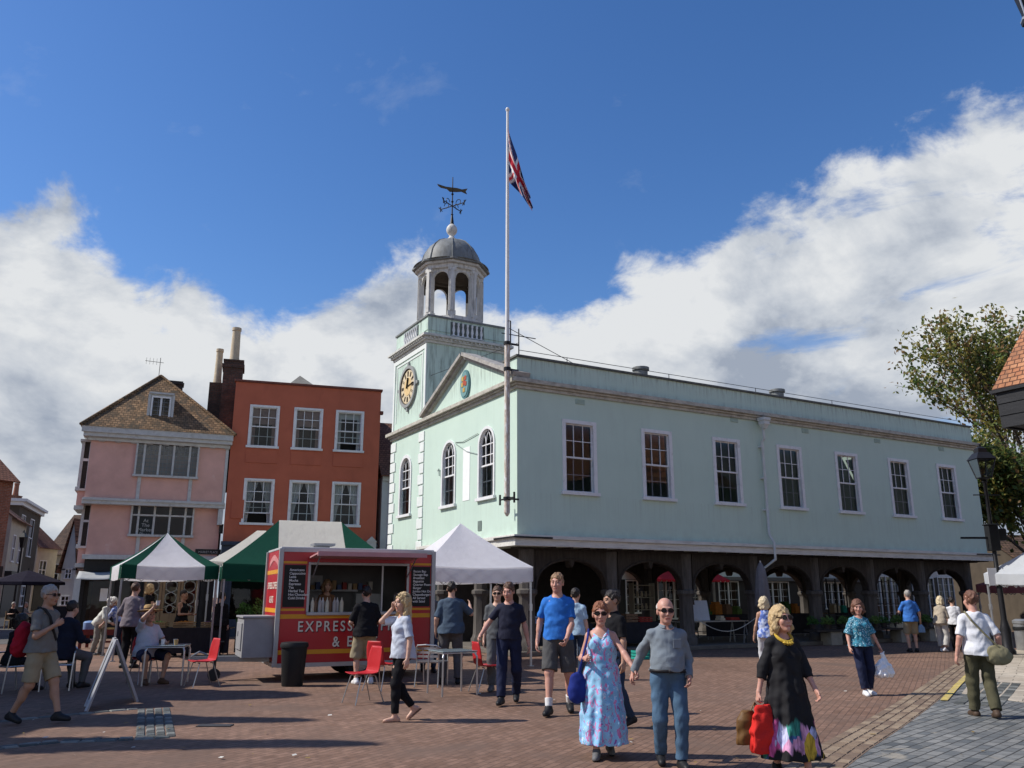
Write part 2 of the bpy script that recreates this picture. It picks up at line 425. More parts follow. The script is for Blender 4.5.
def person(foot, top, rot, label, H=None, tone='fair', sex='m', build=1.0, belly=0, hair='short', hcol='brown',
           feet=((.1,-.12,0), (-.1,.14,.03)), hands=None, lean=0, hyaw=0, hpitch=0, hroll=0, seat=None, top_g=None, leg_g=None, shoes=None,
           glasses=None, h=None, curl=(25,35), thumbs=None, tw=0, elbows=None, scale=None, group=None):
    """foot, top: picture points of the ground contact and of the crown. local frame: faces -y, +x is the figure's left"""
    g = ground(*foot) if not isinstance(foot, Vector) else foot
    if H is None: H = at(foot[0], top, g.y).z
    s = H/1.77; pz = .95 if seat is None else seat
    if h is None: h = .0065 if g.y < 10.5 else .0075 if g.y < 13 else .010 if g.y < 19 else .016
    fem = sex == 'f'
    o_pel = V(0, 0, pz); ML = rotz(tw) @ rotx(lean)
    up = lambda p: o_pel + ML @ (np.asarray(p, float)-V(0, 0, .95))
    MT = ML
    P = {}
    build *= .95; sw = (.140 if fem else .160)*(.5+.5*build); b = build
    hip_w = .105 if fem else .095
    tor = [ell(o_pel+V(0,.01,0), V(.165*b, .118*b, .115), k=.05), ell(o_pel+V(-.07,.055,-.03), V(.09,.095,.1)*b, k=.04), ell(o_pel+V(.07,.055,-.03), V(.09,.095,.1)*b, k=.04),
           ell(up((0,-.005-.35*belly,1.11)), V((.142 if fem else .152)*b, .105*b+belly*.7, .16), MT, k=.07), ell(up((0,.005,1.29)), V((.15 if fem else .168)*b, .112*b, .185), MT, k=.06),
           rcone(up((0,.014,1.415)), up((-sw+.03,.012,1.378)), .058, .050, k=.05), rcone(up((0,.014,1.415)), up((sw-.03,.012,1.378)), .058, .050, k=.05)]
    if fem: tor += [ell(up((q*.075,-.085*b,1.27)), V(.07,.065,.07)*b, MT, k=.04) for q in (-1, 1)]
    neck = [rcone(up((0,.018,1.42)), up((0,.0,1.56)), .064 if not fem else .054, .056 if not fem else .047, k=.035)]
    # head
    MH = ML @ rotz(hyaw) @ rotx(hpitch) @ np.array([[math.cos(hroll),0,math.sin(hroll)],[0,1,0],[-math.sin(hroll),0,math.cos(hroll)]])
    hc = up((0,-.008,1.548))
    HS = 1.085/s**.6
    hd = lambda p: hc + MH @ ((np.asarray(p, float)+V(0,-.01,.078))*HS)
    ellh = lambda c, r, M, k: ell(c, r*HS, M, k)
    head = [ellh(hd((0,.018,.03)), V(.079,.097,.096), MH, k=.02), ellh(hd((0,-.028,-.045)), V(.06 if not fem else .056,.066,.078), MH, k=.03), ellh(hd((0,-.068,-.098)), V(.026,.024,.022), MH, k=.025),
            ellh(hd((-.038,-.066,-.028)), V(.026,.026,.03), MH, k=.02), ellh(hd((.038,-.066,-.028)), V(.026,.026,.03), MH, k=.02),
            rcone(hd((-.036,-.079,.026)), hd((.036,-.079,.026)), .013, .013, k=.012)]
    nose = [rcone(hd((0,-.088,.012)), hd((0,-.106,-.03)), .007, .011, k=.012), ellh(hd((-.011,-.101,-.037)), V(.009,.009,.008), MH, k=.006), ellh(hd((.011,-.101,-.037)), V(.009,.009,.008), MH, k=.006),
            rcone(hd((-.021,-.088,-.064)), hd((.021,-.088,-.064)), .0075, .0075, k=.008), rcone(hd((-.017,-.088,-.074)), hd((.017,-.088,-.074)), .008, .008, k=.006)]
    ears = [ellh(hd((q*.077,.012,-.008)), V(.012,.022,.033), MH, k=.008) for q in (-1, 1)]
    eyes_p = [hd((q*.032,-.082,.004)) for q in (-1, 1)]
    # legs
    l1, l2 = .43, .42
    legs = []; J = {}
    for q, nm, ft in ((1, 'L', feet[0]), (-1, 'R', feet[1])):
        hip = o_pel+V(q*hip_w, 0, -.03)
        yawf = ft[3] if len(ft) > 3 else q*.12
        fdir = rotz(yawf) @ V(0,-1,0)
        pit = ft[4] if len(ft) > 4 else min(1.0, ft[2]*4)   # heel lift pitch
        fd = fdir*math.cos(pit)-V(0,0,1)*math.sin(pit); fu = V(0,0,1)*math.cos(pit)+fdir*math.sin(pit)
        ank = V(ft[0], ft[1], ft[2]+.085)
        kn, ank = ik(hip, ank, l1, l2, unit(fdir*1.0+V(q*.08,0,.1)))
        J['hip'+nm], J['knee'+nm], J['ank'+nm], J['fd'+nm], J['fu'+nm] = hip, kn, ank, fd, fu
        lb = .6+.4*b
        legs.append((nm, [rcone(hip, kn, .094*b, .056*lb, k=.04), rcone(hip*.55+kn*.45+V(0,-.012,0), kn+V(0,-.004,0), .066*b, .053*lb, k=.04)],
                     [rcone(kn, ank, .054*lb, .036, k=.03), ell(kn*.68+ank*.32-fdir*.018, V(.05*lb,.052*lb,.105), None, k=.03)],
                     [rcone(ank+V(0,0,0), ank-fu*.05-fd*.045, .034, .03, k=.02), rcone(ank-fu*.055-fd*.045, ank-fu*.062+fd*.12, .029, .026, k=.02), rcone(ank-fu*.035, ank-fu*.065+fd*.15, .034, .019, k=.02)]))
    # arms
    arms = []; hands_p = []
    hd_def = ((.232,-.03,.845), (-.232,-.03,.845))
    hands = hands or hd_def
    for i, (q, nm) in enumerate(((1, 'L'), (-1, 'R'))):
        sh_ = up((q*sw,.012,1.382)); tgt = np.asarray(hands[i][:3] if hands[i] is not None else hd_def[i], float)
        if hands[i] is None: tgt = up(tgt)
        pole = V(q*.5, 1, -.3) if not elbows or elbows[i] is None else np.asarray(elbows[i], float)
        el, wr = ik(sh_, tgt, .29, .255, pole)
        ab = (.041 if fem else .047)*(.5+.5*b)
        J['sh'+nm], J['el'+nm], J['wr'+nm] = sh_, el, wr
        ua = [ell(sh_+V(0,0,-.015), V(.052,.054,.060)*(ab/.052), None, k=.04), rcone(sh_, el, ab, .04*(ab/.05), k=.03)]
        fa = [rcone(el, el*.6+wr*.4, .041*(ab/.05), .039*(ab/.05), k=.02), rcone(el, wr, .041*(ab/.05), .026, k=.02)]
        arms.append((nm, ua, fa))
        d = unit(wr-el)
        if thumbs and thumbs[i] is not None and len(thumbs[i]) > 3: d = unit(np.asarray(thumbs[i][3:6], float))
        w = np.asarray(thumbs[i][:3] if thumbs and thumbs[i] is not None else (0,-1,.1), float); w = unit(w-d*(w@d))
        n = np.cross(d, w); n = n if n@V(-q,0,0) > 0 or (thumbs and thumbs[i] is not None) else -n
        if thumbs and thumbs[i] is not None and n@(V(0,0,1.2)-wr if False else V(-q,-.2,0)) < 0: n = -n
        c1, c2 = curl[i] if isinstance(curl[0], (tuple, list)) else curl
        Mh = np.stack([w, n, d], 1); hs = .92 if fem else 1.0
        hp = [ell(wr+d*.052*hs, V(.041,.017,.055)*hs, Mh, k=.012), rcone(wr-d*.01, wr+d*.03, .025, .022, k=.012)]
        for j, (off, ln) in enumerate(((.030,.068), (.010,.076), (-.010,.071), (-.029,.056))):
            a0 = wr+d*(.092-.004*abs(j-1))*hs+w*off*hs; a1_, a2_ = R(c1+4*j), R(c1+c2+6*j)
            m1 = a0+(d*math.cos(a1_)+n*math.sin(a1_)+w*(off*.8))*ln*.5*hs; m2 = m1+(d*math.cos(a2_)+n*math.sin(a2_))*ln*.55*hs
            hp += [rcone(a0-d*.03, a0, .009, .0092, k=.004), rcone(a0, m1, .0092, .0084, k=.003), rcone(m1, m2, .0084, .007, k=.003)]
        t0 = wr+d*.025*hs+w*.024*hs; t1 = t0+(d*.7+w*.62+n*.3)*.038*hs; t2 = t1+(d*.93+w*.2+n*.35)*.034*hs
        hp += [rcone(t0, t1, .0135, .0105, k=.008), rcone(t1, t2, .0105, .0082, k=.003)]
        hands_p.append(hp); J['hd'+nm] = wr+d*.1
        J['pn'+nm] = n
    allp = tor+neck+head+ears
    for nm, t, c, f in legs: allp += t+c+f
    for nm, u, f in arms: allp += u+f
    F = Field(allp, h)
    for p in nose: F.op(p)
    for e in eyes_p:
        F.op(ell(e+MH @ V(0,-.012,0), V(.017,.012,.011), MH, k=.008), mode='s'); F.op(ell(e, V(.0125,.0125,.0125), MH, k=.002))
    for hp in hands_p:
        for p in hp: F.op(p)
    F.plane((0,0,.004), (0,0,-1))
    v, q = F.mesh()
    cen = v[q].mean(1); loc = (cen-hc) @ MH/HS - V(0,-.01,.078)
    mi = np.zeros(len(q), int)
    fr = loc[:,1] < -.06
    mi[fr & (abs(loc[:,0]) < .024) & (abs(loc[:,2]+.069) < .010)] = 1
    mi[fr & (abs(abs(loc[:,0])-.034) < .02) & (abs(loc[:,2]-.026) < .006)] = 2
    mi[fr & (abs(abs(loc[:,0])-.032) < .0125) & (abs(loc[:,2]-.003) < .006)] = 3
    me = npmesh('person', v*s, q, skinmats(tone), mi)
    root = bpy.data.objects.new('person', me); COL.objects.link(root)
    root.location = (g.x, g.y, g.z); root.rotation_euler = (0, 0, R(rot))
    tag(root, label, 'person', group)
    J.update(up=up, hd=hd, MH=MH, ML=ML, s=s, root=root, h=h)
    def child(name, F, mats, mi=None):
        v, q = F.mesh() if isinstance(F, Field) else F
        ob = bpy.data.objects.new(name, npmesh(name, v*s, q, mats if isinstance(mats, list) else [mats], mi(v[q].mean(1)) if mi else None)); COL.objects.link(ob); ob.parent = root; return ob
    J['child'] = child
    hh = max(h, .0075)
    # hair
    if hair:
        m = hairmat('hair_'+hcol, HAIR[hcol])
        cap = [ellh(hd((0,.02,.036)), V(.084,.104,.103) if hair != 'crop' else V(.082,.101,.099), MH, .02)]
        if hair in ('bob', 'long', 'shag'):
            cap = [ellh(hd((0,.022,.034)), V(.090,.108,.104), MH, .02)]
            dn = {'bob': -.11, 'shag': -.13, 'long': -.24}[hair]
            for qq in (-1, 1):
                cap += [rcone(hd((qq*.078,.006,.03)), hd((qq*.089,.0,dn*.6)), .028, .032, k=.03), rcone(hd((qq*.084,-.012,dn*.6)), hd((qq*.072,.01,dn)), .032, .016, k=.03), rcone(hd((qq*.055,.06,0)), hd((qq*.06,.07,dn)), .05, .032, k=.03)]
            cap += [rcone(hd((0,.075,0)), hd((0,.08,dn)), .05, .04, k=.03)]
        FH = Field(cap, max(h*.9, .006))
        if hair == 'bald': FH.plane(hd((0,0,.03)), MH @ V(0,-.5,.87)); FH.plane(hd((0,.0,.0)), MH @ V(0,-1,0))
        c0, nn = hd((0,-.078,.058)), MH @ unit(V(0,-.74,-.80))
        if hair in ('short', 'crop', 'bald'):
            FH.plane(c0, nn)
        else:
            # face window
            FH.op(ell(hd((0,-.105,-.03)), V(.070 if hair != 'shag' else .078,.078,.102), MH, k=.015), mode='s'); FH.op(rcone(hd((0,-.08,-.1)), hd((0,-.05,-.3)), .07, .08), mode='s', k=.02)
        FH.wrinkle(.0055, (44,50,34), len(label)*.9); FH.wrinkle(.003, (95,90,60), len(label)*.3)
        child('hair', FH, m)
    if glasses:
        gm = MB(); 
        for qq in (-1, 1):
            pts = [(qq*(.036+.030*math.cos(a)), -.104+.010*abs(math.cos(a))*(1 if qq*math.cos(a) > 0 else 0), .006+.022*math.sin(a)) for a in np.linspace(0, 2*PI, 13)[:-1]]
            vs = [hd(p) for p in pts]+[hd((p[0], p[1]+.006, p[2])) for p in pts]
            gm.add(vs, [tuple(range(12)), tuple(range(23,11,-1))]+[(i, 12+i, 12+(i+1) % 12, (i+1) % 12) for i in range(12)])
            gm.bar(hd((qq*.062,-.094,.012)), hd((qq*.082,.01,.012)), .004, .009)
        gm.bar(hd((-.012,-.108,.012)), hd((.012,-.108,.012)), .004, .004)
        gm.v = [x*s for x in gm.v]
        gm.build('sunglasses', mat('dark_lens', (.02,.012,.012), .08, .05, 10, 0), root)
    # upper garment
    if top_g:
        t = dict(inf=.010, sleeve=.6, hem=.86, m=None, loose=.014, folds=0, nk=.078, name='shirt', flare=0, famp=.012); t.update(top_g)
        pr = list(tor); lo = t['loose']
        if t.get('skirt') is None:
            z0 = t['hem']; dz = z0-.95
            pr += [column([(.47, .05, .04, .01), (.40, .125*b, .088*b, .004), (.30, .148*b+lo*.5, .105*b+lo*.4, 0), (.20, (.150)*b+lo, .115*b+lo+belly*.3, -.2*belly), (.10, .158*b+lo, .122*b+lo+belly*.8, .005-.35*belly), (.03, .178*b+lo, .138*b+lo+belly*.6, .016-.2*belly), (min(dz,.02), .186*b+lo+t['flare'], .150*b+lo+belly*.5+t['flare'], .022-.2*belly)], o_pel, t['folds'], t['famp'], .05, ML)]
        else:
            pr += [column(t['skirt'], o_pel, t['folds'], t['famp'], .04, None, t.get('ph', 0))]
        def sleevep(nm, inf_):
            out = []
            for n2, ua, fa in arms:
                if n2 != nm: continue
                sh_, el, wr = J['sh'+nm], J['el'+nm], J['wr'+nm]
                sv = t['sleeve'] if not isinstance(t['sleeve'], tuple) else t['sleeve'][0 if nm == 'L' else 1]
                if sv > 0:
                    e = sh_+(el-sh_)*min(1, sv); d = unit(el-sh_)
                    out.append(rcone(sh_, sh_+(el-sh_)*min(1, sv+.12), ab+.004, ab*.92+.006+t.get('sl', 0.004), k=.018, cut=(e, d) if sv < 1 else None)); out.append(ua[0])
                if sv > 1:
                    e = el+(wr-el)*(sv-1); d = unit(wr-el); out.append(rcone(el, e+d*.05, ab*.85, .028+t.get('cuff', .004), k=.02, cut=(e, d)))
            return out
        sp = sleevep('L', 0)+sleevep('R', 0)
        FS = Field(pr+sp, hh, inf=t['inf']); FS.f[:] = 9.
        for p in pr: FS.op(p, t['inf'])
        if t.get('skirt') is None: FS.plane(up((0,0,t['hem'])), ML @ V(0,0,-1))
        else: FS.plane(V(0,0,pz+t['skirt'][-1][0]), V(0,0,-1))
        for p in sp: FS.op(p, t['inf'])
        FS.op(rcone(up((0,-.02,1.48 if not t.get('vneck') else 1.44)), up((0,.0,1.62)), t['nk'], t['nk']+.03), mode='s', k=.012)
        if t.get('vneck'): FS.op(rcone(up((0,-.1,1.44)), up((0,-.13,1.44-t['vneck'])), .06, .012), mode='s', k=.01)
        if t.get('strap'):
            for qq in (-1, 1): FS.op(ell(up((qq*(sw+.025),0,1.39)), V(.075,.14,.12), None), mode='s', k=.02)
        FS.wrinkle(t.get('wr', .0045), (11,11,17), len(label)*.7); FS.wrinkle(.0028, (23,21,31), len(label)*.4)
        J['shirt'] = child(t['name'], FS, t['m'], t.get('mi'))
        if t.get('collar'):
            c = MB(); rr = .066
            def cf(u, v_):
                a = -PI/2+.25+u*(2*PI-.5); r2 = rr+.012*(1-v_)+(.010 if v_ < .3 else 0); p = up((r2*math.cos(a), .012+r2*1.05*math.sin(a), 1.468+.034*v_-.03*(math.sin(a) < -.3)*0-.02*max(0,-math.sin(a)))); return p*s
            c.grid(cf, 24, 3); c.build('collar', t['m'], root, True, solid=.006)
    if leg_g:
        t = dict(kind='trousers', m=None, inf=.010, hem=.03, waist=1.03, wide=.0, name='trousers', wr=.003); t.update(leg_g)
        pr = list(tor[:3])+[ell(o_pel+V(0,.0,.06), V(.155*b,.115*b+belly*.4,.1), None, k=.05)]
        for nm, th, ca, ft in legs:
            hip, kn, an = J['hip'+nm], J['knee'+nm], J['ank'+nm]; lb = .6+.4*b
            if t['kind'] == 'shorts':
                e = hip+(kn-hip)*t.get('len', .85); d = unit(kn-hip)
                pr += [rcone(hip, kn+d*.02, .098*b, .074*lb+t['wide'], k=.035, cut=(e, d))]
                if t.get('len', .85) > 1: pr += [rcone(kn, an, .07+t['wide'], .07+t['wide'], k=.03, cut=(kn+(an-kn)*(t['len']-1), unit(an-kn)))]
            else:
                d = unit(an-kn); e = kn+(an-kn)*t.get('leg', .97)
                pr += [rcone(hip, kn, .098*b, .062*lb+t['wide']*.6, k=.035), rcone(kn, an+d*.05, .062*lb+t['wide']*.6, .043+t['wide'], k=.03, cut=(e, d)), ca[1]]
        FP = Field(pr, hh, inf=t['inf'])
        FP.plane(V(0,0,pz+t['waist']-.95), V(0,0,1))
        FP.wrinkle(t['wr'], (10,10,19), len(label)*1.3); FP.wrinkle(.002, (27,31,23), len(label)*.6)
        J['trousers'] = child(t['name'], FP, t['m'])
    if shoes:
        t = dict(m=None, sole=None, kind='shoe', sock=None); t.update(shoes)
        for nm, th, ca, ft in legs:
            an, fd, fu = J['ank'+nm], J['fd'+nm], J['fu'+nm]
            if t['kind'] == 'flipflop':
                sid = np.cross(fu, fd); f2 = MB()
                f2.box(Vector((an-fu*.084+fd*.05)*s), (.08*s, .26*s, .014), 0); 
                ob = f2.build('flip_flop', t['m'], root); M = Matrix((Vector(sid), Vector(fd), Vector(fu))).transposed()
                cc = Vector((an-fu*.084+fd*.045)*s)
                for vv in ob.data.vertices: vv.co = cc+M @ (vv.co-Vector((an-fu*.084+fd*.05)*s))
                continue
            pr = [rcone(an+fu*(.0 if t['kind'] == 'shoe' else .015), an-fu*.05-fd*.04, .04, .036, k=.02), rcone(an-fu*.05-fd*.045, an-fu*.06+fd*.13, .034, .033, k=.02), rcone(an-fu*.03+fd*.02, an-fu*.06+fd*.155, .04, .025, k=.02)]
            FS = Field(pr, hh*.9, inf=.008); FS.plane(an-fu*.088, -fu); FS.plane(an+fu*.035, fu)
            shm = [t['m'], t['sole'] or t['m']]
            child('shoe', FS, shm, lambda c, an=an, fu=fu: (((c-an) @ fu) < -.066).astype(int))
            if t['sock']:
                kn = J['knee'+nm]; FK = Field([rcone(an, an+(kn-an)*.42, .038, .05, k=.02, cut=(an+(kn-an)*t.get('sockh', .28), unit(kn-an)))], hh*.9, inf=.006); child('sock', FK, t['sock'])
    return J
def belt(J, m, z=1.0, w=.035, b=1.0):
    s = J['s']; k = MB(); 
    k.add([], []); n = 28; vs = []
    for zz in (z-w/2, z+w/2):
        for i in range(n):
            a = 2*PI*i/n; vs.append(tuple(Vector((.178*b*math.cos(a), .135*b*math.sin(a)-.004, zz))*s))
    k.add(vs, [(i, (i+1) % n, n+(i+1) % n, n+i) for i in range(n)]); return k.build('belt', m, J['root'], True, solid=.006)
# ---------------------------------------------------------------- light and sky
SUN_EL = R(45); SUN_AZ = R(-91)          # azimuth clockwise from +Y
sund = Vector((math.sin(SUN_AZ)*math.cos(SUN_EL), math.cos(SUN_AZ)*math.cos(SUN_EL), math.sin(SUN_EL)))
sl = bpy.data.lights.new('sun', 'SUN'); so = bpy.data.objects.new('sun', sl); COL.objects.link(so)
sl.energy = 5.0; sl.angle = R(.53); sl.color = (1, .945, .87); so.rotation_euler = sund.to_track_quat('Z', 'Y').to_euler(); so.location = (-30, 0, 40)

w = bpy.data.worlds.new('World'); sc.world = w; w.use_nodes = True
nt = w.node_tree; nt.nodes.clear()
def wn(t, **k):
    x = nt.nodes.new(t)
    for a, v in k.items(): setattr(x, a, v)
    return x
def wl(a, b): nt.links.new(a, b)
def wm(op, a, b=0, clamp=False):
    x = wn('ShaderNodeMath', operation=op, use_clamp=clamp)
    for v, i in ((a, 0), (b, 1)):
        if isinstance(v, (int, float)): x.inputs[i].default_value = v
        else: wl(v, x.inputs[i])
    return x.outputs[0]
def wmix(f, a, b, mode='MIX'):
    x = wn('ShaderNodeMix'); x.data_type = 'RGBA'; x.blend_type = mode
    for v, i in ((f, 0), (a, 6), (b, 7)):
        if isinstance(v, (int, float)): x.inputs[i].default_value = v
        elif isinstance(v, tuple): x.inputs[i].default_value = (*v, 1)
        else: wl(v, x.inputs[i])
    return x.outputs[2]
out = wn('ShaderNodeOutputWorld'); bg = wn('ShaderNodeBackground'); wl(bg.outputs[0], out.inputs[0])
bg.inputs[1].default_value = .1
sky = wn('ShaderNodeTexSky'); sky.sky_type = 'NISHITA'; sky.sun_disc = False; sky.sun_elevation = SUN_EL; sky.sun_rotation = SUN_AZ
sky.air_density = 1.0; sky.dust_density = .3; sky.ozone_density = 3.0; sky.altitude = 50
tc = wn('ShaderNodeTexCoord'); dirv = tc.outputs['Generated']
sp = wn('ShaderNodeSeparateXYZ'); wl(dirv, sp.inputs[0])
az = wm('ARCTAN2', sp.outputs[0], sp.outputs[1]); el = wm('ARCSINE', sp.outputs[2])
azn = wm('ADD', wm('MULTIPLY', az, 1/(2*PI)), .5)
fc = wn('ShaderNodeFloatCurve'); cur = fc.mapping.curves[0]
edge = [(0,190),(65,193),(88,222),(125,262),(165,292),(200,277),(240,284),(280,300),(320,297),(358,285),(385,258),(425,252),(470,300),(512,322),(542,316),(575,318),(596,300),(640,266),(690,255),(716,226),(740,195),(788,170),(860,148),(918,126),(953,110),(1023,97)]
pts = [(0, .36), (.12, .36), (.25, .38), (.33, .40)]
for px, py in edge:
    r = ray(px, py).normalized(); pts.append((math.atan2(r.x, r.y)/(2*PI)+.5, math.asin(r.z)))
pts += [(.64, .50), (.72, .38), (.85, .34), (1, .36)]
pts.sort()
while len(cur.points) < len(pts): cur.points.new(.5, .5)
for p, (a, b) in zip(cur.points, pts): p.location = (a, b); p.handle_type = 'VECTOR'
fc.mapping.update(); wl(azn, fc.inputs[1])
def wnoise(scale, detail, rough, dist=0, off=(0,0,0), st=(1,1,1.5)):
    mp = wn('ShaderNodeMapping'); mp.inputs['Scale'].default_value = st; mp.inputs['Location'].default_value = off; wl(dirv, mp.inputs[0])
    x = wn('ShaderNodeTexNoise'); x.inputs['Scale'].default_value = scale; x.inputs['Detail'].default_value = detail; x.inputs['Roughness'].default_value = rough; x.inputs['Distortion'].default_value = dist
    wl(mp.outputs[0], x.inputs['Vector']); return x.outputs['Fac']
n1 = wnoise(9, 12, .62, .25); n2 = wnoise(3.4, 10, .58, .3, (3.1,1.2,.4)); n2b = wnoise(3.4, 10, .58, .3, (3.1+.05,1.2,.4-.07)); n3 = wnoise(6, 8, .6, .4, (7,2,5), (1,1,2.2))
d = wm('ADD', wm('SUBTRACT', fc.outputs[0], el), wm('MULTIPLY', wm('SUBTRACT', n1, .5), .20))
m1 = wn('ShaderNodeMapRange'); m1.interpolation_type = 'SMOOTHSTEP'
m1.inputs['From Min'].default_value = -.008; m1.inputs['From Max'].default_value = .036; wl(d, m1.inputs[0])
hole = wn('ShaderNodeMapRange'); hole.interpolation_type = 'SMOOTHSTEP'; hole.inputs['From Min'].default_value = .30; hole.inputs['From Max'].default_value = .44; wl(n3, hole.inputs[0])
right = wn('ShaderNodeMapRange'); right.inputs['From Min'].default_value = 0.0; right.inputs['From Max'].default_value = .15; wl(az, right.inputs[0])
hole2 = wm('SUBTRACT', 1, wm('MULTIPLY', wm('SUBTRACT', 1, hole.outputs[0]), wm('MULTIPLY', right.outputs[0], .75)))
wisp = wn('ShaderNodeMapRange'); wisp.inputs['From Min'].default_value = .62; wisp.inputs['From Max'].default_value = .85; wl(n1, wisp.inputs[0])
mask = wm('MULTIPLY', m1.outputs[0], hole2, True)
mask = wm('MAXIMUM', mask, wm('MULTIPLY', wisp.outputs[0], .16), True)
# cloud tone: bright towards rims and sunward bulges, grey in the thick low parts
lit = wm('MULTIPLY', wm('SUBTRACT', n2, n2b), 3.6)
thick = wn('ShaderNodeMapRange'); thick.inputs['From Min'].default_value = .04; thick.inputs['From Max'].default_value = .30; wl(d, thick.inputs[0])
tone = wm('SUBTRACT', wm('ADD', wm('ADD', wm('ADD', .84, wm('MULTIPLY', wm('SUBTRACT', n1, .5), .7)), lit), wm('MULTIPLY', wm('SUBTRACT', n2, .5), 1.1)), wm('MULTIPLY', thick.outputs[0], .50))
cr = wn('ShaderNodeValToRGB'); e = cr.color_ramp.elements
e[0].position = .08; e[0].color = (3.4, 3.9, 4.8, 1); e[1].position = .95; e[1].color = (7.6, 7.8, 8.0, 1)
x = e.new(.5); x.color = (5.6, 6.0, 6.6, 1)
wl(tone, cr.inputs[0])
hs = wn('ShaderNodeHueSaturation'); hs.inputs['Hue'].default_value = .508; hs.inputs['Saturation'].default_value = 1.24; hs.inputs['Value'].default_value = 1.46; wl(sky.outputs[0], hs.inputs['Color'])
wl(wmix(mask, hs.outputs[0], cr.outputs[0]), bg.inputs[0])

sc.view_settings.view_transform = 'Standard'; sc.view_settings.look = 'None'; sc.view_settings.exposure = 0; sc.view_settings.gamma = 1
sc.render.engine = 'CYCLES'; sc.cycles.use_denoising = True; sc.cycles.max_bounces = 8; sc.cycles.transparent_max_bounces = 12
sc.cycles.sample_clamp_indirect = 6; sc.cycles.caustics_reflective = False; sc.cycles.caustics_refractive = False

# ---------------------------------------------------------------- ground
def structure(o): o['kind'] = 'structure'; return o
def gxy(px, py): g = ground(px, py); return (g.x, g.y)
pav = brickmat('paver_brick', (.180,.106,.072), (.250,.152,.107), (.11,.07,.054), .20, .095, .006, 'xy', R(-63), .5, .85, .22, ((.15,.10,.076), .55, .48, .70), spots=((3.2, .05, .075, (.075,.055,.045), .6), (1.1, .012, .02, (.34,.31,.28), .7), (.45, .10, .30, (.12,.08,.06), .35)))
structure(MB().add([(-400,-60,0),(400,-60,0),(400,900,0),(-400,900,0)], [(0,1,2,3)]).build('plaza', pav))
asph = mat('asphalt', (.11,.105,.10), .9, .2, .6, .3, 90)
structure(MB().slab([(-60,38),(-60,29.2),(-19.5,29.2),(-17.5,31.2),(-19,38),(-24,90),(-34,90),(-26,38)], .001, .006).build('street', asph))
setm = brickmat('granite_setts', (.105,.115,.118), (.235,.235,.22), (.055,.055,.05), .27, .135, .009, 'xy', R(-46), .9, .7, .5, ((.30,.275,.225), 1.7, .60, .68), .5, .3)
slabm = brickmat('pale_slabs', (.42,.36,.28), (.50,.44,.35), (.22,.19,.15), .5, .42, .010, 'xy', R(32), .3, .85, .3)
kerb_pts = [(812,790),(835,768),(862,748),(895,727),(922,708),(945,690),(966,672),(980,661),(992,651)]
K = [Vector((*gxy(*p), 0)) for p in kerb_pts]
poly = [(p.x, p.y) for p in K]+[(26, 27), (30, 4), (4.2, 4)]
structure(MB().slab(poly, .0, .008).build('setts_pavement', setm))
sl_ = [gxy(*p) for p in [(962,694),(985,664),(996,650)]]+[(24,26),(24,13.4),gxy(1024,703)]
structure(MB().slab(sl_, .004, .016).build('slab_pavement', slabm))
def spline(P, step):
    out = []; 
    for i in range(len(P)-1):
        n = max(1, int((P[i+1]-P[i]).length/step)); out += [P[i].lerp(P[i+1], k/n) for k in range(n)]
    return out+[P[-1]]
rng = random.Random(3)
def stones(mb, P, rows, wdt, ln, z, nm, off=0, gap=.012):
    """single cut stones laid along a line"""
    for r in range(rows):
        pos = rng.random()*ln; i = 0; cum = 0
        segs = [(P[k], P[k+1], (P[k+1]-P[k]).length) for k in range(len(P)-1)]
        for a, b, L in segs:
            dv = (b-a).normalized(); nv = Vector((-dv.y, dv.x, 0)); t = 0
            while t < L-.04:
                l = min(ln*rng.uniform(.8, 1.25), L-t)
                c = a+dv*(t+l/2)+nv*(off+(r+.5)*wdt); t += l
                zz = z+rng.uniform(-.002, .003); hx, hy = l/2-gap/2, wdt/2-gap/2
                ang = math.atan2(dv.y, dv.x)+rng.uniform(-.02, .02); M = Matrix.Translation(c) @ Matrix.Rotation(ang, 4, 'Z')
                e = .012
                vs = [(-hx,-hy,0),(hx,-hy,0),(hx,hy,0),(-hx,hy,0),(-hx+e,-hy+e,zz),(hx-e,-hy+e,zz),(hx-e,hy-e,zz),(-hx+e,hy-e,zz)]
                mb.add(vs, [(4,5,6,7),(0,1,5,4),(1,2,6,5),(2,3,7,6),(3,0,4,7)], rng.randrange(nm), M)
kst = [mat('kerb_stone%s' % c, col, .85, .2, 9, .4, 60) for c, col in (('', (.225,.165,.115)), (' pale', (.28,.215,.15)), (' dull', (.18,.13,.095)))]
mb = MB()
for i in range(len(K)-1):
    dv = (K[i+1]-K[i]).normalized(); nv = Vector((-dv.y, dv.x, 0)); z_ = Vector((0,0,.010)); mb.add([K[i]+nv*(-.10)+z_, K[i+1]+nv*(-.10)+z_, K[i+1]+nv*.43+z_, K[i]+nv*.43+z_], [(0,1,2,3)], 2)
stones(mb, K, 4, .13, .22, .017, 3, -.09, .007); structure(mb.build('kerb', kst, fix=False))
gst = [mat('granite_stone%s' % c, col, .75, .25, 9, .5, 70) for c, col in (('', (.115,.12,.112)), (' pale', (.19,.195,.18)), (' dark', (.075,.08,.075)), (' blue', (.10,.112,.11)))]
mb = MB()
stones(mb, [Vector((*gxy(*p), 0)) for p in [(-60,762),(0,748),(60,742),(118,740),(170,737)]], 2, .115, .19, .014, 4, -.10)
stones(mb, [Vector((*gxy(*p), 0)) for p in [(-60,733),(0,722),(60,716),(138,709)]], 1, .14, .22, .012, 2, -.05)
A, B = Vector((*gxy(156,738), 0)), Vector((*gxy(154,709), 0)); stones(mb, [A, B], 4, .115, .17, .014, 4, -.23)
structure(mb.build('sett_strip', gst, fix=False))
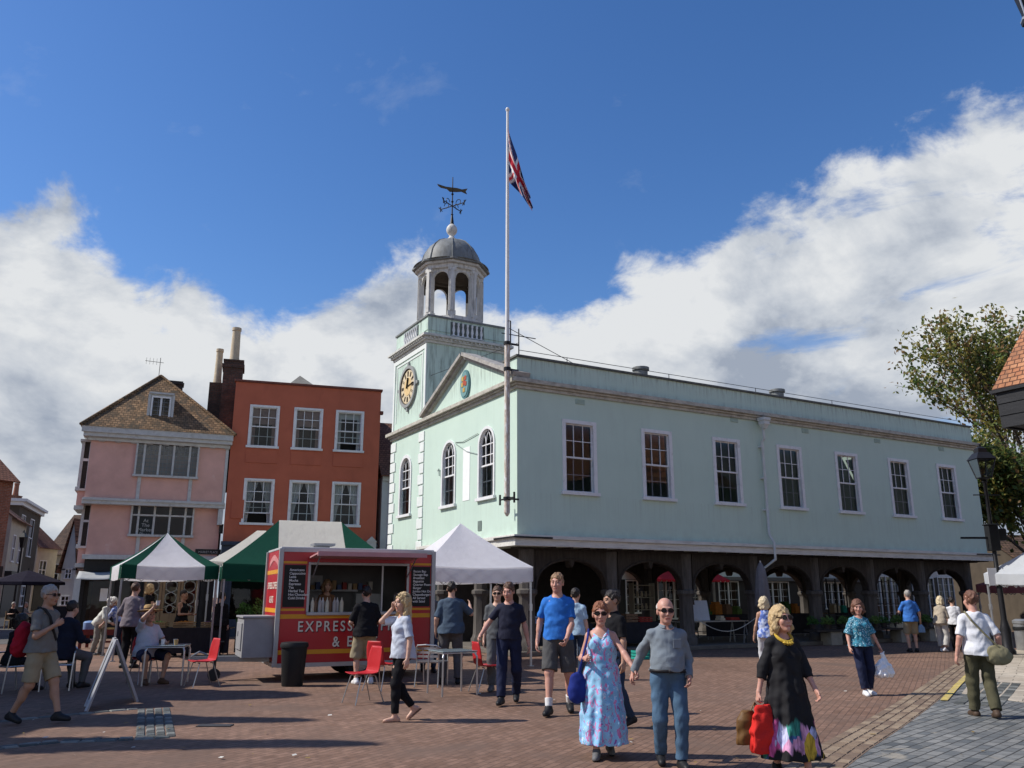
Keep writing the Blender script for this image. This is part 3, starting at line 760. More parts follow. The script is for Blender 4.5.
mb = MB(); stones(mb, [Vector((*gxy(*p), 0)) for p in [(944,704),(962,692),(975,682)]], 4, .17, .3, .02, 3, -.8); structure(mb.build('corner_setts', gst, fix=False))
yel = mat('yellow_paint', (.55,.43,.12), .7, .25, 5, .2, 80, stain=((.33,.27,.2), (1,1,1), 9, .5, .62))
yl = [Vector((*gxy(*p), .022)) for p in [(938,702),(953,686),(968,672),(975,664)]]
mb = MB()
for i in range(len(yl)-1):
    dv = (yl[i+1]-yl[i]).normalized(); nv = Vector((-dv.y, dv.x, 0))*.055; o = Vector((.12,.05,0))
    mb.add([yl[i]-nv+o, yl[i]+nv+o, yl[i+1]+nv+o, yl[i+1]-nv+o], [(0,1,2,3)])
structure(mb.build('yellow_line', yel))
drain = MB()
for px, py in ((215,726),):
    g = ground(px, py)
    drain.bx(g.x-.22, g.x+.22, g.y-.09, g.y+.09, .001, .012)
structure(drain.build('drain_cover_ground', mat('cast_iron', (.05,.05,.052), .6, .2, 10, .5, 40)))

lit_m = [mat('litter_pale', (.6,.58,.52), .8, .1, 9, 0), mat('litter_leaf', (.25,.17,.06), .8, .2, 9, 0)]
mb = MB(); rl = random.Random(5)
for k in range(70):
    g = ground(rl.uniform(20, 1000), rl.uniform(672, 765)); s_ = rl.uniform(.012, .035); M = Matrix.Translation((g.x, g.y, .022)) @ Matrix.Rotation(rl.uniform(0, 6), 4, 'Z') @ Matrix.Rotation(rl.uniform(-.3,.3), 4, 'X')
    mb.add([(-s_,-s_*.5,0),(s_,-s_*.5,.003),(s_*1.2,s_*.5,.006),(-s_*.6,s_*.6,.002)], [(0,1,2,3)], 0 if rl.random() < .3 else 1, M)
o = mb.build('litter', lit_m, fix=False); o['kind'] = 'stuff'; o['label'] = 'scattered leaves and scraps on the brick paving'
# ---------------------------------------------------------------- shared building helpers
def xf(M): return M
MGAB = Matrix(((0,1,0,0),(-1,0,0,0),(0,0,1,0),(0,0,0,1)))      # (u, d, z) -> (d, -u, z): faces -x, u runs to the viewer's right
IDM = Matrix.Identity(4)
def wallpanel(mb, x0, x1, z0, z1, holes=(), depth=.16, M=None, mi=0, y=0):
    """sheet in the plane y with openings (hx0, hx1, hz0, hz1[, 'arch']) and their reveals"""
    xs = sorted({x0, x1, *[h[0] for h in holes], *[h[1] for h in holes]}); zs = sorted({z0, z1, *[h[2] for h in holes], *[h[3] for h in holes]})
    for i in range(len(xs)-1):
        for j in range(len(zs)-1):
            cx, cz = (xs[i]+xs[i+1])/2, (zs[j]+zs[j+1])/2
            if any(h[0] < cx < h[1] and h[2] < cz < h[3] for h in holes): continue
            mb.add([(xs[i],y,zs[j]),(xs[i+1],y,zs[j]),(xs[i+1],y,zs[j+1]),(xs[i],y,zs[j+1])], [(0,1,2,3)], mi, M)
    for h in holes:
        a, b, c, d_ = h[:4]
        if len(h) > 4:
            r = (b-a)/2; zc = d_-r; cx = (a+b)/2; n = 12
            arc = [(cx+r*math.cos(t), zc+r*math.sin(t)) for t in np.linspace(0, PI, n+1)]
            for half, cor in ((arc[:n//2+1], (b, d_)), (arc[n//2:], (a, d_))):
                for k in range(len(half)-1):
                    mb.add([(cor[0],y,cor[1]),(half[k][0],y,half[k][1]),(half[k+1][0],y,half[k+1][1])], [(0,1,2)], mi, M)
            for k in range(n):
                p, q = arc[k], arc[k+1]; mb.add([(p[0],y,p[1]),(q[0],y,q[1]),(q[0],y+depth,q[1]),(p[0],y+depth,p[1])], [(0,1,2,3)], mi, M)
            sides = ((a,c,a,zc),(b,c,b,zc),(a,c,b,c))
        else: sides = ((a,c,a,d_),(b,c,b,d_),(a,c,b,c),(a,d_,b,d_))
        for p0, q0, p1, q1 in sides:
            mb.add([(p0,y,q0),(p1,y,q1),(p1,y+depth,q1),(p0,y+depth,q0)], [(0,1,2,3)], mi, M)
def sash(parent, cx, z0, z1, wd, mats_, M=IDM, cols=3, rows=4, arch=False, fr=.12, y=0, glass=None, curtain=None, sill=True, gap=0, bar=.022, proud=.035, name='window', blind=0):
    """sliding sash window filling the opening cx+-wd/2, z0..z1: surround, sashes and bars; the pane is its child"""
    f = MB(); a, b = cx-wd/2, cx+wd/2
    zc = z1-wd/2 if arch else z1
    f.bx(a-fr, a+.01, y-proud, y+.05, z0, zc, 0, M); f.bx(b-.01, b+fr, y-proud, y+.05, z0, zc, 0, M)
    if arch:
        n = 14
        for k in range(n):
            t0, t1 = PI*k/n, PI*(k+1)/n; r0, r1 = wd/2-.01, wd/2+fr
            P = [(cx+r*math.cos(t), zc+r*math.sin(t)) for r, t in ((r0,t0),(r1,t0),(r1,t1),(r0,t1))]
            f.prism(P, y-proud, y+.05, 0, M)
    else: f.bx(a-fr, b+fr, y-proud-.004, y+.05, z1-.01, z1+fr*.9, 0, M)
    if sill: f.bx(a-fr-.06, b+fr+.06, y-proud-.06, y+.06, z0-.09, z0+.006, 0, M)
    mz = z0+(zc-z0)*(.5 if not arch else .60)
    for yy, p, q in ((y+.10, z0, mz+.02), (y+.065, mz-.02, zc)):
        if gap and p == z0:
            p, q = p+gap, q+gap*.0
        f.bx(a, a+.045, yy-.02, yy+.02, p, q, 0, M); f.bx(b-.045, b, yy-.02, yy+.02, p, q, 0, M)
        f.bx(a+.045, b-.045, yy-.02, yy+.02, p, p+.05, 0, M)
        if not (arch and p > z0): f.bx(a+.045, b-.045, yy-.02, yy+.02, q-.045, q, 0, M)
        for i in range(1, cols):
            x = a+wd*i/cols; f.bx(x-bar/2, x+bar/2, yy-.014, yy+.014, p+.05, q-(.045 if not (arch and p > z0) else 0), 0, M)
        for j in range(1, rows//2):
            z = p+(q-p)*j/(rows//2); f.bx(a+.045, b-.045, yy-.012, yy+.012, z-bar/2, z+bar/2, 0, M)
    if arch:
        yy = y+.065; f.bx(a+.045, b-.045, yy-.02, yy+.02, zc-.02, zc+.012, 0, M)
        R_ = wd/2
        # interlacing gothic bars in the arched head, as on the photo
        for i in (1, 2):
            x = a+wd*i/3
            for sgn in (1, -1):
                pts = []
                for k in range(7):
                    t = k/6*.95; c = x+sgn*wd*.62; rr = wd*.62
                    px, pz = c-sgn*rr*math.cos(t), zc+rr*math.sin(t)
                    if (px-cx)**2+(pz-zc)**2 < (R_*.99)**2: pts.append(M @ Vector((px, yy, pz)))
                if len(pts) > 1: f.tube(pts, bar*.55, 6)
        pts = [M @ Vector((cx+(R_-.02)*math.cos(t), yy, zc+(R_-.02)*math.sin(t))) for t in np.linspace(0, PI, 13)]
        f.tube(pts, .026, 6)
    fo = f.build(name, mats_[0], parent, auto=30)
    g = MB()
    if arch:
        P = [(a, z0), (b, z0)]+[(cx+wd/2*math.cos(t), zc+wd/2*math.sin(t)) for t in np.linspace(0, PI, 13)]
        g.add([(p[0], y+.085, p[1]) for p in P], [tuple(range(len(P)))], 0, M)
    else:
        g.add([(a,y+.085,z0+gap),(b,y+.085,z0+gap),(b,y+.085,z1),(a,y+.085,z1)], [(0,1,2,3)], 0, M)
    g.build('pane', glass or glassmat(), fo)
    if curtain:
        c = MB(); kind, cm = curtain
        for s_ in (-1, 1):
            def cf(u, v, s_=s_):
                zz = z0+(z1-z0)*v
                if kind == 'tied':
                    wv = .46-.30*math.sin(PI*min(1, max(0, (1-v)*1.15)))**1.2*(1 if v < .98 else 0)
                    wv = .12+.36*(v**1.6)
                else: wv = .17
                x = cx+s_*wd*(.5-wv*u)
                return M @ Vector((x, y+.2+.02*math.sin(u*26), zz))
            c.grid(cf, 18, 10)
        if blind: c.add([(a,y+.17,z1-blind),(b,y+.17,z1-blind),(b,y+.17,z1),(a,y+.17,z1)], [(0,1,2,3)], 0, M)
        c.build('curtain', cm, fo, True)
    return fo
WHITE = mat('white_paint', (.74,.75,.75), .5, .06, 4, .1, 50, stain=((.45,.44,.42), (1,1,1), 5, .55, .85))
GLASS = glassmat()
GLASSD = glassmat('dim_glass', (.45,.47,.5))
INNER = mat('dark_interior', (.05,.045,.04), .9, .2, 3, 0)  # near-black backing stands in for the unlit rooms behind the glass
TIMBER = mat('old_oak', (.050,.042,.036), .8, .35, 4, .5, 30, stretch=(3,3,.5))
LEAD = mat('lead_sheet', (.21,.22,.215), .55, .22, 3, .2, 25, stain=((.13,.13,.12), (2,2,.5), 4, .45, .75))
STONE = mat('weathered_stone', (.47,.45,.385), .85, .18, 6, .35, 40, stain=((.17,.155,.13), (1,1,2.5), 3.5, .50, .78))
IRON = mat('black_iron', (.018,.018,.02), .45, .2, 10, .1, 60)
# mint render of the hall: streaks under the coping, grime
t = NT('mint_render'); co = t.coord(); f = t.noise(co, .8, 6, .6)
c = t.ramp(f, [(.3, (.505,.64,.55)), (.7, (.545,.68,.585))])
g = t.noise(t.coord((2.6,2.6,.22)), 3.2, 8, .7, .3); gz = t.n('ShaderNodeSeparateXYZ'); tcn = t.n('ShaderNodeTexCoord'); t.l(tcn.outputs['Object'], gz.inputs[0])
zr = t.n('ShaderNodeMapRange'); zr.inputs['From Min'].default_value = 8.15; zr.inputs['From Max'].default_value = 8.7; t.l(gz.outputs[2], zr.inputs[0])
zlow = t.n('ShaderNodeMapRange'); zlow.inputs['From Min'].default_value = 8.22; zlow.inputs['From Max'].default_value = 7.95; t.l(gz.outputs[2], zlow.inputs[0])
zc_ = t.n('ShaderNodeMath'); zc_.operation = 'GREATER_THAN'; t.l(gz.outputs[2], zc_.inputs[0]); zc_.inputs[1].default_value = 7.9
amt = t.math('MULTIPLY', t.math('MULTIPLY', t.math('ADD', zr.outputs[0], t.math('MULTIPLY', zlow.outputs[0], .9)), zc_.outputs[0]), t.ramp(g, [(.47, (0,0,0)), (.68, (1,1,1))]))
c = t.mix(t.math('MULTIPLY', amt, .75), c, (.12,.14,.115))
zs1 = t.n('ShaderNodeMapRange'); zs1.inputs['From Min'].default_value = 3.5; zs1.inputs['From Max'].default_value = 4.6; t.l(gz.outputs[2], zs1.inputs[0]); zs2 = t.math('LESS_THAN', gz.outputs[2], 4.6)
gs = t.noise(t.coord((6,6,.12)), 1.7, 5, .7); c = t.mix(t.math('MULTIPLY', t.math('MULTIPLY', t.math('MULTIPLY', zs1.outputs[0], zs2), t.ramp(gs, [(.5, (0,0,0)), (.7, (1,1,1))])), .30), c, (.27,.32,.27))
zb1 = t.n('ShaderNodeMapRange'); zb1.inputs['From Min'].default_value = 3.8; zb1.inputs['From Max'].default_value = 3.36; t.l(gz.outputs[2], zb1.inputs[0])
c = t.mix(t.math('MULTIPLY', t.math('MULTIPLY', zb1.outputs[0], t.ramp(t.noise(co, 2.6, 6, .7), [(.42, (0,0,0)), (.65, (1,1,1))])), .35), c, (.28,.31,.26))
g2 = t.noise(t.coord((1.2,1.2,.35)), 1.4, 8, .65); c = t.mix(t.math('MULTIPLY', t.ramp(g2, [(.52, (0,0,0)), (.8, (1,1,1))]), .35), c, (.41,.51,.45))
st = t.noise(t.coord((2.2,2.2,.2)), 2.0, 6, .7, .2); c = t.mix(t.math('MULTIPLY', t.ramp(st, [(.55, (0,0,0)), (.75, (1,1,1))]), .15), c, (.33,.42,.35))
t.bump(t.noise(co, 26, 5, .6), .22, .01); MINT = t.set(c, .75)

# ---------------------------------------------------------------- the market hall
HANG = R(29.25); HO = Vector((.15, 24.1, 0)); LX, GW, TW, TL = 22.4, 6.9, 3.3, 3.4
HL = Vector((math.cos(HANG), math.sin(HANG), 0)); HG = Vector((-math.sin(HANG), math.cos(HANG), 0))
hall = empty('market_hall', HO, HANG, 'pale mint green market hall raised on dark timber arches with clock tower', 'market hall')
def HW(x, y, z=0): return HO+HL*x+HG*y+Vector((0,0,z))      # hall coordinates -> world
def onlong(px, py, y=0):
    r = ray(px, py); o = Vector((0,0,CAMH))-HO-HG*y; k = -o.dot(HG)/r.dot(HG); p = o+r*k; return p.dot(HL), p.z
ZB, ZF, ZC, ZC2, ZP = 3.04, 3.37, 7.77, 7.97, 8.66
WXS = [2.2+3.02*k for k in range(7)]
m = MB()
wallpanel(m, 0, LX, ZB, ZP, [(x-.515, x+.515, 4.69, 6.80) for x in WXS])
wallpanel(m, -GW, 0, ZB, ZC2, [(-1.93-.49, -1.93+.49, 4.62, 6.78, 1), (-4.72-.49, -4.72+.49, 4.62, 6.78, 1)], .16, MGAB)
m.add([(0,0,ZC2),(0,GW,ZC2),(0,GW/2,9.52)], [(0,1,2)])                       # pediment field
m.add([(LX,0,ZB),(LX,GW,ZB),(LX,GW,ZP),(LX,0,ZP)], [(0,1,2,3)]); m.add([(0,GW,ZB),(LX,GW,ZB),(LX,GW,ZP),(0,GW,ZP)], [(0,1,2,3)])
m.bx(.01, .9, .006, .8, ZC2, ZP-.01); m.bx(.9, LX-.01, .2, .32, ZC2, ZP-.01)
m.add([(0,0,ZB+.004),(LX,0,ZB+.004),(LX,GW,ZB+.004),(0,GW,ZB+.004)], [(0,1,2,3)])
m.build('wall', MINT, hall, fix=False)
m = MB()   # coping
m.bx(-.05, LX+.05, -.06, .34, ZP, ZP+.07); m.bx(-.05, .36, .34, .85, ZP, ZP+.07); m.bx(LX-.3, LX+.05, .34, GW, ZP, ZP+.07)
m.build('coping', mat('dark_coping', (.12,.125,.115), .8, .3, 4, .3, 40), hall, bevel=.01)
m = MB()
for (y_, z0, z1) in ((-.07, ZC-.1, ZC-.001), (-.13, ZC, ZC+.07), (-.22, ZC+.071, ZC2)):
    m.bx(y_, LX-y_, y_, -.001, z0, z1); m.bx(LX+.001, LX-y_, 0, 2, z0, z1)
    m.bx(y_, -.001, 0, GW+TW-y_, z0, z1)
m.build('cornice', STONE, hall, bevel=.012)
m = MB()   # raking cornices of the pediment
ap = Vector((0, GW/2, 9.5))
for ye in (-.15, GW-.02):
    a = Vector((0, ye, ZC2+.02)); d = (ap-a)
    for (pr, lo, hi) in ((.12, -.06, .04), (.24, .041, .16)):
        n = Vector((0, -d.z, d.y)).normalized(); n = n if n.z > 0 else -n
        P = [a+n*lo, ap+n*lo+Vector((0,0,0)), ap+n*hi, a+n*hi]
        e = Vector((pr+.0,0,0)); vs = [p-e for p in P]+[p+Vector((.35,0,0)) for p in P]
        m.add(vs, [(0,1,2,3),(7,6,5,4),(0,4,5,1),(1,5,6,2),(2,6,7,3),(3,7,4,0)])
m.build('pediment_cornice', mat('grey_stone', (.38,.36,.33), .85, .22, 5, .35, 40, stain=((.17,.165,.15), (1,1,1), 4, .5, .75)), hall)
m = MB()   # low roof
r0 = [(.3,.32,8.5),(LX-.3,.32,8.5),(LX-.3,GW-.2,8.5),(.3,GW-.2,8.5),(.3,GW/2,9.5),(LX-6.5,GW/2,9.72),(3,GW/2,9.72)]
m.add(r0, [(0,1,5,6,4),(1,2,5),(2,3,4,6,5),(0,4,3)])
for x in np.arange(1.2, LX-1, .9): m.bar((x,.4,8.55), (x,GW/2,9.73 if 3 < x < LX-6.5 else 9.3), .04, .05)
m.build('roof', LEAD, hall, fix=False)
for px, py in ((641,378), (777,392)):
    p = HW(*[onlong(px, py, 2.6)[0], 2.6, 0]); x = onlong(px, py, 2.6)[0]
    m = MB(); m.lathe([(.26,9.3),(.26,9.72),(.32,9.74),(.32,9.84),(.1,9.9)], (x,2.6,0), 14); m.build('roof_vent', LEAD, hall, auto=40)
m = MB()   # hand line and stays along the roof edge
for x in (.15, 1.9, 6, 10, 14, 18, 22): m.tube([(x,.15,ZP+.05),(x,.15,ZP+.28)], .012, 6)
m.tube([(.15,.15,ZP+.27),(22,.15,ZP+.27)], .010, 6)
m.tube([(.15,.15,ZP+.05),(.15,.15,ZP+.95)], .018, 6); m.tube([(-.45,.15,ZP+.72),(.75,.15,ZP+.72)], .014, 6); m.tube([(-.3,.15,ZP+.95),(2.9,1.2,ZP+.45)], .011, 5)
m.tube([(.15,.15,ZP+.5),(.2,6.9,9.7)], .009, 5)
m.build('roof_handline', IRON, hall)
m = MB()   # white fascia
m.bx(-.16, LX+.16, -.16, -.003, ZB, ZB+.2); m.bx(-.22, LX+.22, -.22, -.003, ZB+.201, ZF-.02); m.bx(-.16, -.003, 0, GW+.0, ZB, ZB+.2); m.bx(-.22, -.003, 0, GW, ZB+.201, ZF-.02)
m.bx(LX+.003, LX+.16, 0, GW, ZB, ZB+.2)
m.build('fascia', mat('white_fascia', (.66,.65,.60), .6, .08, 3, .2, 40, stain=((.35,.33,.29), (.4,3,5), 4, .5, .8)), hall, bevel=.008)
m = MB(); m.bx(-.24, 1.05, -.24, -.225, ZF-.12, ZF-.07); m.bx(-.24,-.225,-.225,1.0,ZF-.12,ZF-.07); m.build('fascia_strip', IRON, hall); m = MB(); m.bx(21.3, LX+.5, -.24,-.225, ZF-.1, ZF-.05); m.build('fascia_strip', IRON, hall)
# windows
for x in WXS: sash(hall, x, 4.69, 6.80, 1.03, [WHITE], cols=3, rows=4, fr=.115, glass=glassmat('hall_glass', (.5,.52,.55), .5))
for y in (1.93, 4.72): sash(hall, -y, 4.62, 6.78, .98, [WHITE], MGAB, 3, 4, True, .075, bar=.03)
# vents under the cornice
ventm = mat('vent_terracotta', (.40,.52,.46), .8, .1, 8, .3, 40)
for px, py in ((580,402), (734,420), (805,431), (877,441), (941,449)):
    x, z = onlong(px, py); v = MB(); v.bx(x-.17, x+.17, -.018, .01, z-.08, z+.08)
    for k in range(4): v.bx(x-.15, x+.15, -.028, -.018, z-.06+.036*k, z-.045+.036*k)
    v.build('vent', ventm, hall)
v = MB(); v.bx(-2.35-.12, -2.35+.12, -.02, .01, 3.62, 3.92, 0, MGAB); v.build('vent', mat('dark_vent', (.16,.2,.18), .8, .1, 8, 0), hall)
# faint white painted panel between the gable windows
v = MB(); v.bx(-3.60, -3.10, -.012, .005, 4.65, 6.4, 0, MGAB); v.build('wall_panel', mat('white_panel', (.82,.84,.82), .6, .05, 4, .05), hall)
w_ = MB(); w_.tube([MGAB @ Vector(p) for p in ((-4.2,-.02,6.7),(-3.6,-.03,6.62),(-2.5,-.03,6.72))], .012, 5); w_.tube([MGAB @ Vector(p) for p in ((-4.2,-.03,6.66),(-3.3,-.03,6.25),(-2.5,-.03,6.05))], .010, 5); w_.tube([MGAB @ Vector(p) for p in ((-5.6,-.02,5.9),(-5.45,-.05,5.95),(-5.4,-.05,5.7))], .02, 5); w_.build('wall_cable', mat('cable_grey', (.3,.35,.33), .6, .1, 9, 0), hall)
# downpipe
m = MB(); x = 9.85
m.lathe([(.09,7.35),(.13,7.45),(.19,7.5),(.19,7.62),(.23,7.64),(.23,7.74)], (x,-.28,0), 4, 0, PI/4)
m.tube([(x,-.22,7.4),(x,-.22,7.0),(x,-.12,6.9),(x,-.12,3.7),(x,-.32,3.4),(x,-.32,2.85),(x-.25,.1,2.5),(x-.27,.12,.2)], .048, 10)
for z in (6.7, 5.6, 4.5): m.bx(x-.1, x+.1, -.12, 0, z, z+.06)
m.build('downpipe', mat('grey_white_pipe', (.60,.63,.61), .45, .08, 4, .05), hall, auto=35)
# tower
m = MB()
wallpanel(m, -(GW+TW), -GW, 0, 11.16, [(-8.62-.49, -8.62+.49, 4.62, 6.80, 1)], .16, MGAB)
m.add([(0,GW,0),(TL,GW,0),(TL,GW,11.16),(0,GW,11.16)], [(0,1,2,3)]); m.add([(TL,GW,0),(TL,GW+TW,0),(TL,GW+TW,11.16),(TL,GW,11.16)], [(0,1,2,3)])
m.add([(0,GW+TW,0),(TL,GW+TW,0),(TL,GW+TW,11.16),(0,GW+TW,11.16)], [(0,1,2,3)])
y0, y1 = GW, GW+TW
for (a, b, c, d) in ((.03,.19,y0+.03,y1-.03),(TL-.19,TL-.03,y0+.03,y1-.03),(.19,TL-.19,y0+.03,y0+.19),(.19,TL-.19,y1-.19,y1-.03)):
    m.bx(a, b, c, d, 11.3, 12.05)
m.add([(0,y0,11.5),(TL,y0,11.5),(TL,y1,11.5),(0,y1,11.5)], [(0,1,2,3)])
m.build('tower_wall', MINT, hall, fix=False)
m = MB()
for e, z0, z1 in ((.06,10.98,11.08),(.14,11.081,11.2),(.24,11.201,11.3)): m.bx(-e, TL+e, y0-e, y1+e, z0, z1)
for k in range(20):
    m.bx(-.2, -.1, y0+.02+k*(TW-.1)/19, y0+.09+k*(TW-.1)/19, 11.13, 11.2); m.bx(.02+k*(TL-.1)/19, .09+k*(TL-.1)/19, y0-.2, y0-.1, 11.13, 11.2)
m.build('tower_cornice', mat('pale_cornice', (.58,.585,.54), .7, .15, 5, .3, 40, stain=((.24,.24,.21), (1,1,2), 4, .52, .72)), hall, bevel=.01)
m = MB(); 
for (a, b, c, d) in ((-.02,.24,y0-.02,y1+.02),(TL-.24,TL+.02,y0-.02,y1+.02),(.24,TL-.24,y0-.02,y0+.24),(.24,TL-.24,y1-.24,y1+.02)): m.bx(a, b, c, d, 12.051, 12.12)
m.build('tower_coping', LEAD, hall)
m = MB()   # balustrade panels: turned balusters with flat dark sheets behind
m2 = MB()
for k in range(7):
    x = TL/2-.6+k*.2
    m.lathe([(.045,11.42),(.045,11.47),(.03,11.5),(.062,11.62),(.03,11.82),(.045,11.86),(.045,11.94)], (x, y0-.005, 0), 10)
    m2.lathe([(.045,11.42),(.045,11.47),(.03,11.5),(.062,11.62),(.03,11.82),(.045,11.86),(.045,11.94)], (-.005, y0+TW/2-.6+k*.2, 0), 10)
m.bx(TL/2-.70, TL/2+.70, y0-.03, y0+.015, 11.40, 11.425); m2.bx(-.03, .015, y0+TW/2-.70, y0+TW/2+.70, 11.40, 11.425); m.build('balustrade', WHITE, hall, auto=40); m2.build('balustrade', WHITE, hall, auto=40)
m = MB(); m.bx(TL/2-.72, TL/2+.72, y0+.018, y0+.028, 11.4, 11.96); m.build('balustrade_shade', mat('baluster_shade_grey', (.12,.14,.13), .9, .1, 5, 0), hall); m = MB(); m.bx(.018, .028, y0+TW/2-.72, y0+TW/2+.72, 11.4, 11.96); m.build('balustrade_shade', mat('baluster_shade_grey', (.12,.14,.13), .9, .1, 5, 0), hall)  # flat dark sheets stand in for the shade behind the balusters
# white framing boards of the clock face and quoins
m = MB(); u0, u1 = -(GW+TW), -GW
for (a, b, c, d) in ((u0,u0+.16,8.0,10.97),(u1-.16,u1,8.0,10.97),(u0+.16,u1-.16,10.78,10.97)): m.bx(a, b, -.03, .002, c, d, 0, MGAB)
m.bx(u0+.32, u0+.38, -.02, .002, 8.35, 10.7, 0, MGAB); m.bx(u1-.38, u1-.32, -.02, .002, 8.35, 10.7, 0, MGAB); m.bx(u0+.38, u1-.38, -.02, .002, 10.64, 10.7, 0, MGAB)
m.build('clock_surround', mat('offwhite_board', (.70,.74,.71), .6, .05, 4, .1), hall)
m = MB(); m2 = MB(); k = 0; z = .4
while z < 7.6:
    L_ = .5 if k % 2 else .36
    m.bx(u0-.03, u0+L_, -.035, .002, z, z+.36, 0, MGAB); m2.bx(u1-L_, u1+.02, -.035, .002, z, z+.36, 0, MGAB); z += .40; k += 1
[q_.build('quoins', mat('white_quoin', (.72,.76,.73), .65, .05, 4, .2, 40), hall, bevel=.012) for q_ in (m, m2)]
sash(hall, -8.62, 4.62, 6.80, .98, [WHITE], MGAB, 3, 4, True, .11)
# clock
cu, cz = -8.58, 9.60
clk = MB()
def disc(mb, r0, r1, d0, d1, mi=0, n=40, sz=1.0):
    for i in range(n):
        a, b = 2*PI*i/n, 2*PI*(i+1)/n
        P = [(cu+r*math.cos(t), cz+r*math.sin(t)*sz) for r, t in ((r0,a),(r1,a),(r1,b),(r0,b))]
        mb.prism(P, d0, d1, mi, MGAB) if r0 > 0 else mb.prism([P[1], P[2], (cu, cz)], d0, d1, mi, MGAB)
disc(clk, .72, .84, -.10, 0, 0); disc(clk, 0, .72, -.05, -.002, 1)
for ang in (0, PI/2, PI, 3*PI/2):
    P = [(cu+r*math.cos(ang+o), cz+r*math.sin(ang+o)) for r, o in ((.84,-.09),(1.0,-.05),(1.0,.05),(.84,.09))]; clk.prism(P, -.08, 0, 0, MGAB)
clko = clk.build('clock', [mat('clock_grey', (.30,.31,.30), .6, .1, 5, .1), mat('clock_cream', (.66,.56,.38), .5, .08, 5, 0)], hall)
gold = mat('gold_leaf', (.72,.53,.26), .45, .12, 8, .1); dial = MB(); disc(dial, 0, .36, -.062, -.05); disc(dial, .675, .712, -.062, -.05, 1)
for k in range(12):
    a = k*PI/6
    for o in (-.06, .06) if k % 3 else (-.09, 0, .09):
        P = [(cu+r*math.cos(a+q), cz+r*math.sin(a+q)) for r, q in ((.42,o-.024),(.62,o*.8-.016),(.62,o*.8+.016),(.42,o+.024))]; dial.prism(P, -.066, -.05, 1, MGAB)
dial.build('clock_dial', [gold, mat('numeral_brown', (.07,.05,.03), .5, .1, 5, 0)], clko)
hd_ = MB(); hd_.bar(MGAB @ Vector((cu-.1, -.075, cz-.01)), MGAB @ Vector((cu+.58, -.075, cz+.07)), .05, .015); hd_.bar(MGAB @ Vector((cu-.03, -.09, cz-.08)), MGAB @ Vector((cu+.08, -.09, cz+.34)), .07, .015)
hd_.build('clock_hands', mat('black_hand', (.02,.02,.02), .4, .1, 5, 0), clko)
# crest on the pediment
cr_ = MB(); yc, zc0 = GW/2+.02, 8.56
def oval(r, d0, d1, mi): cr_.prism([(-yc+r*.68*math.cos(t), zc0+r*math.sin(t)) for t in np.linspace(0, 2*PI, 29)[:-1]], d0, d1, mi, MGAB)
oval(.50, -.06, 0, 0); oval(.43, -.08, -.061, 1)
for k, (du, dz) in enumerate(((-.1,.2),(.1,.2),(-.12,0),(.12,0),(0,-.2),(0,.05))): cr_.prism([(-yc+du-.07, zc0+dz-.07),(-yc+du+.07, zc0+dz-.07),(-yc+du+.08, zc0+dz+.06),(-yc+du, zc0+dz+.09),(-yc+du-.08, zc0+dz+.06)], -.095, -.081, 2 if k % 2 else 3, MGAB)
cr_.build('crest', [mat('crest_blue', (.10,.22,.24), .6, .1, 5, .1), mat('crest_teal', (.16,.30,.30), .6, .15, 9, .1), mat('crest_red', (.42,.09,.05), .5, .1, 5, .1), mat('crest_gold', (.5,.34,.1), .5, .1, 5, .1)], hall)
# cupola
CX, CY = TL/2+.0, GW+TW/2
def octa(r, a0=PI/8): return [(CX+r*math.cos(a0+k*PI/4), CY+r*math.sin(a0+k*PI/4)) for k in range(8)]
CUP = mat('cupola_paint', (.62,.61,.57), .6, .1, 5, .2, 40, stain=((.26,.25,.23), (2,2,.5), 4, .5, .78))
m = MB(); m.slab(octa(1.45), 12.0, 12.25); m.slab(octa(1.36), 12.251, 12.42); m.build('cupola_base', CUP, hall, bevel=.01)
for k in range(8):
    a = PI/8+k*PI/4; c = (CX+1.2*math.cos(a), CY+1.2*math.sin(a))
    m = MB(); M = Matrix.Translation((c[0], c[1], 0)) @ Matrix.Rotation(a, 4, 'Z')
    m.bx(-.11, .11, -.13, .13, 12.42, 14.45, 0, M); m.bx(-.14, .14, -.16, .16, 12.42, 12.6, 0, M); m.bx(-.145, .145, -.165, .165, 14.3, 14.45, 0, M); m.bx(.11, .16, -.07, .07, 12.6, 14.3, 0, M)
    m.build('cupola_column', CUP, hall, bevel=.008)
m = MB()   # arches between the columns
for k in range(8):
    a = k*PI/4+PI/4; ap_ = 1.2*math.cos(PI/8); M = Matrix.Translation((CX+ap_*math.cos(a), CY+ap_*math.sin(a), 0)) @ Matrix.Rotation(a+PI/2, 4, 'Z')
    hw = 1.2*math.sin(PI/8)-.13; rr = hw*.96; zs = 14.44-rr-.10
    arc = [(rr*math.cos(t), zs+rr*math.sin(t)) for t in np.linspace(0, PI, 13)]
    m.prism([(hw, zs), *arc[:7], (0, 14.448), (hw, 14.448)][0:1]+arc[:7]+[(0, 14.448), (hw, 14.448)], -.06, .06, 0, M)
    m.prism([*arc[6:], (-hw, zs), (-hw, 14.448), (0, 14.448)], -.06, .06, 0, M)
m.build('cupola_arches', CUP, hall, fix=True)
CDK = mat('cupola_shade_brown', (.075,.06,.045), .85, .25, 6, .3, 30)  # dark lining put in to shade the cupola inside; beam and bell share it
m = MB()
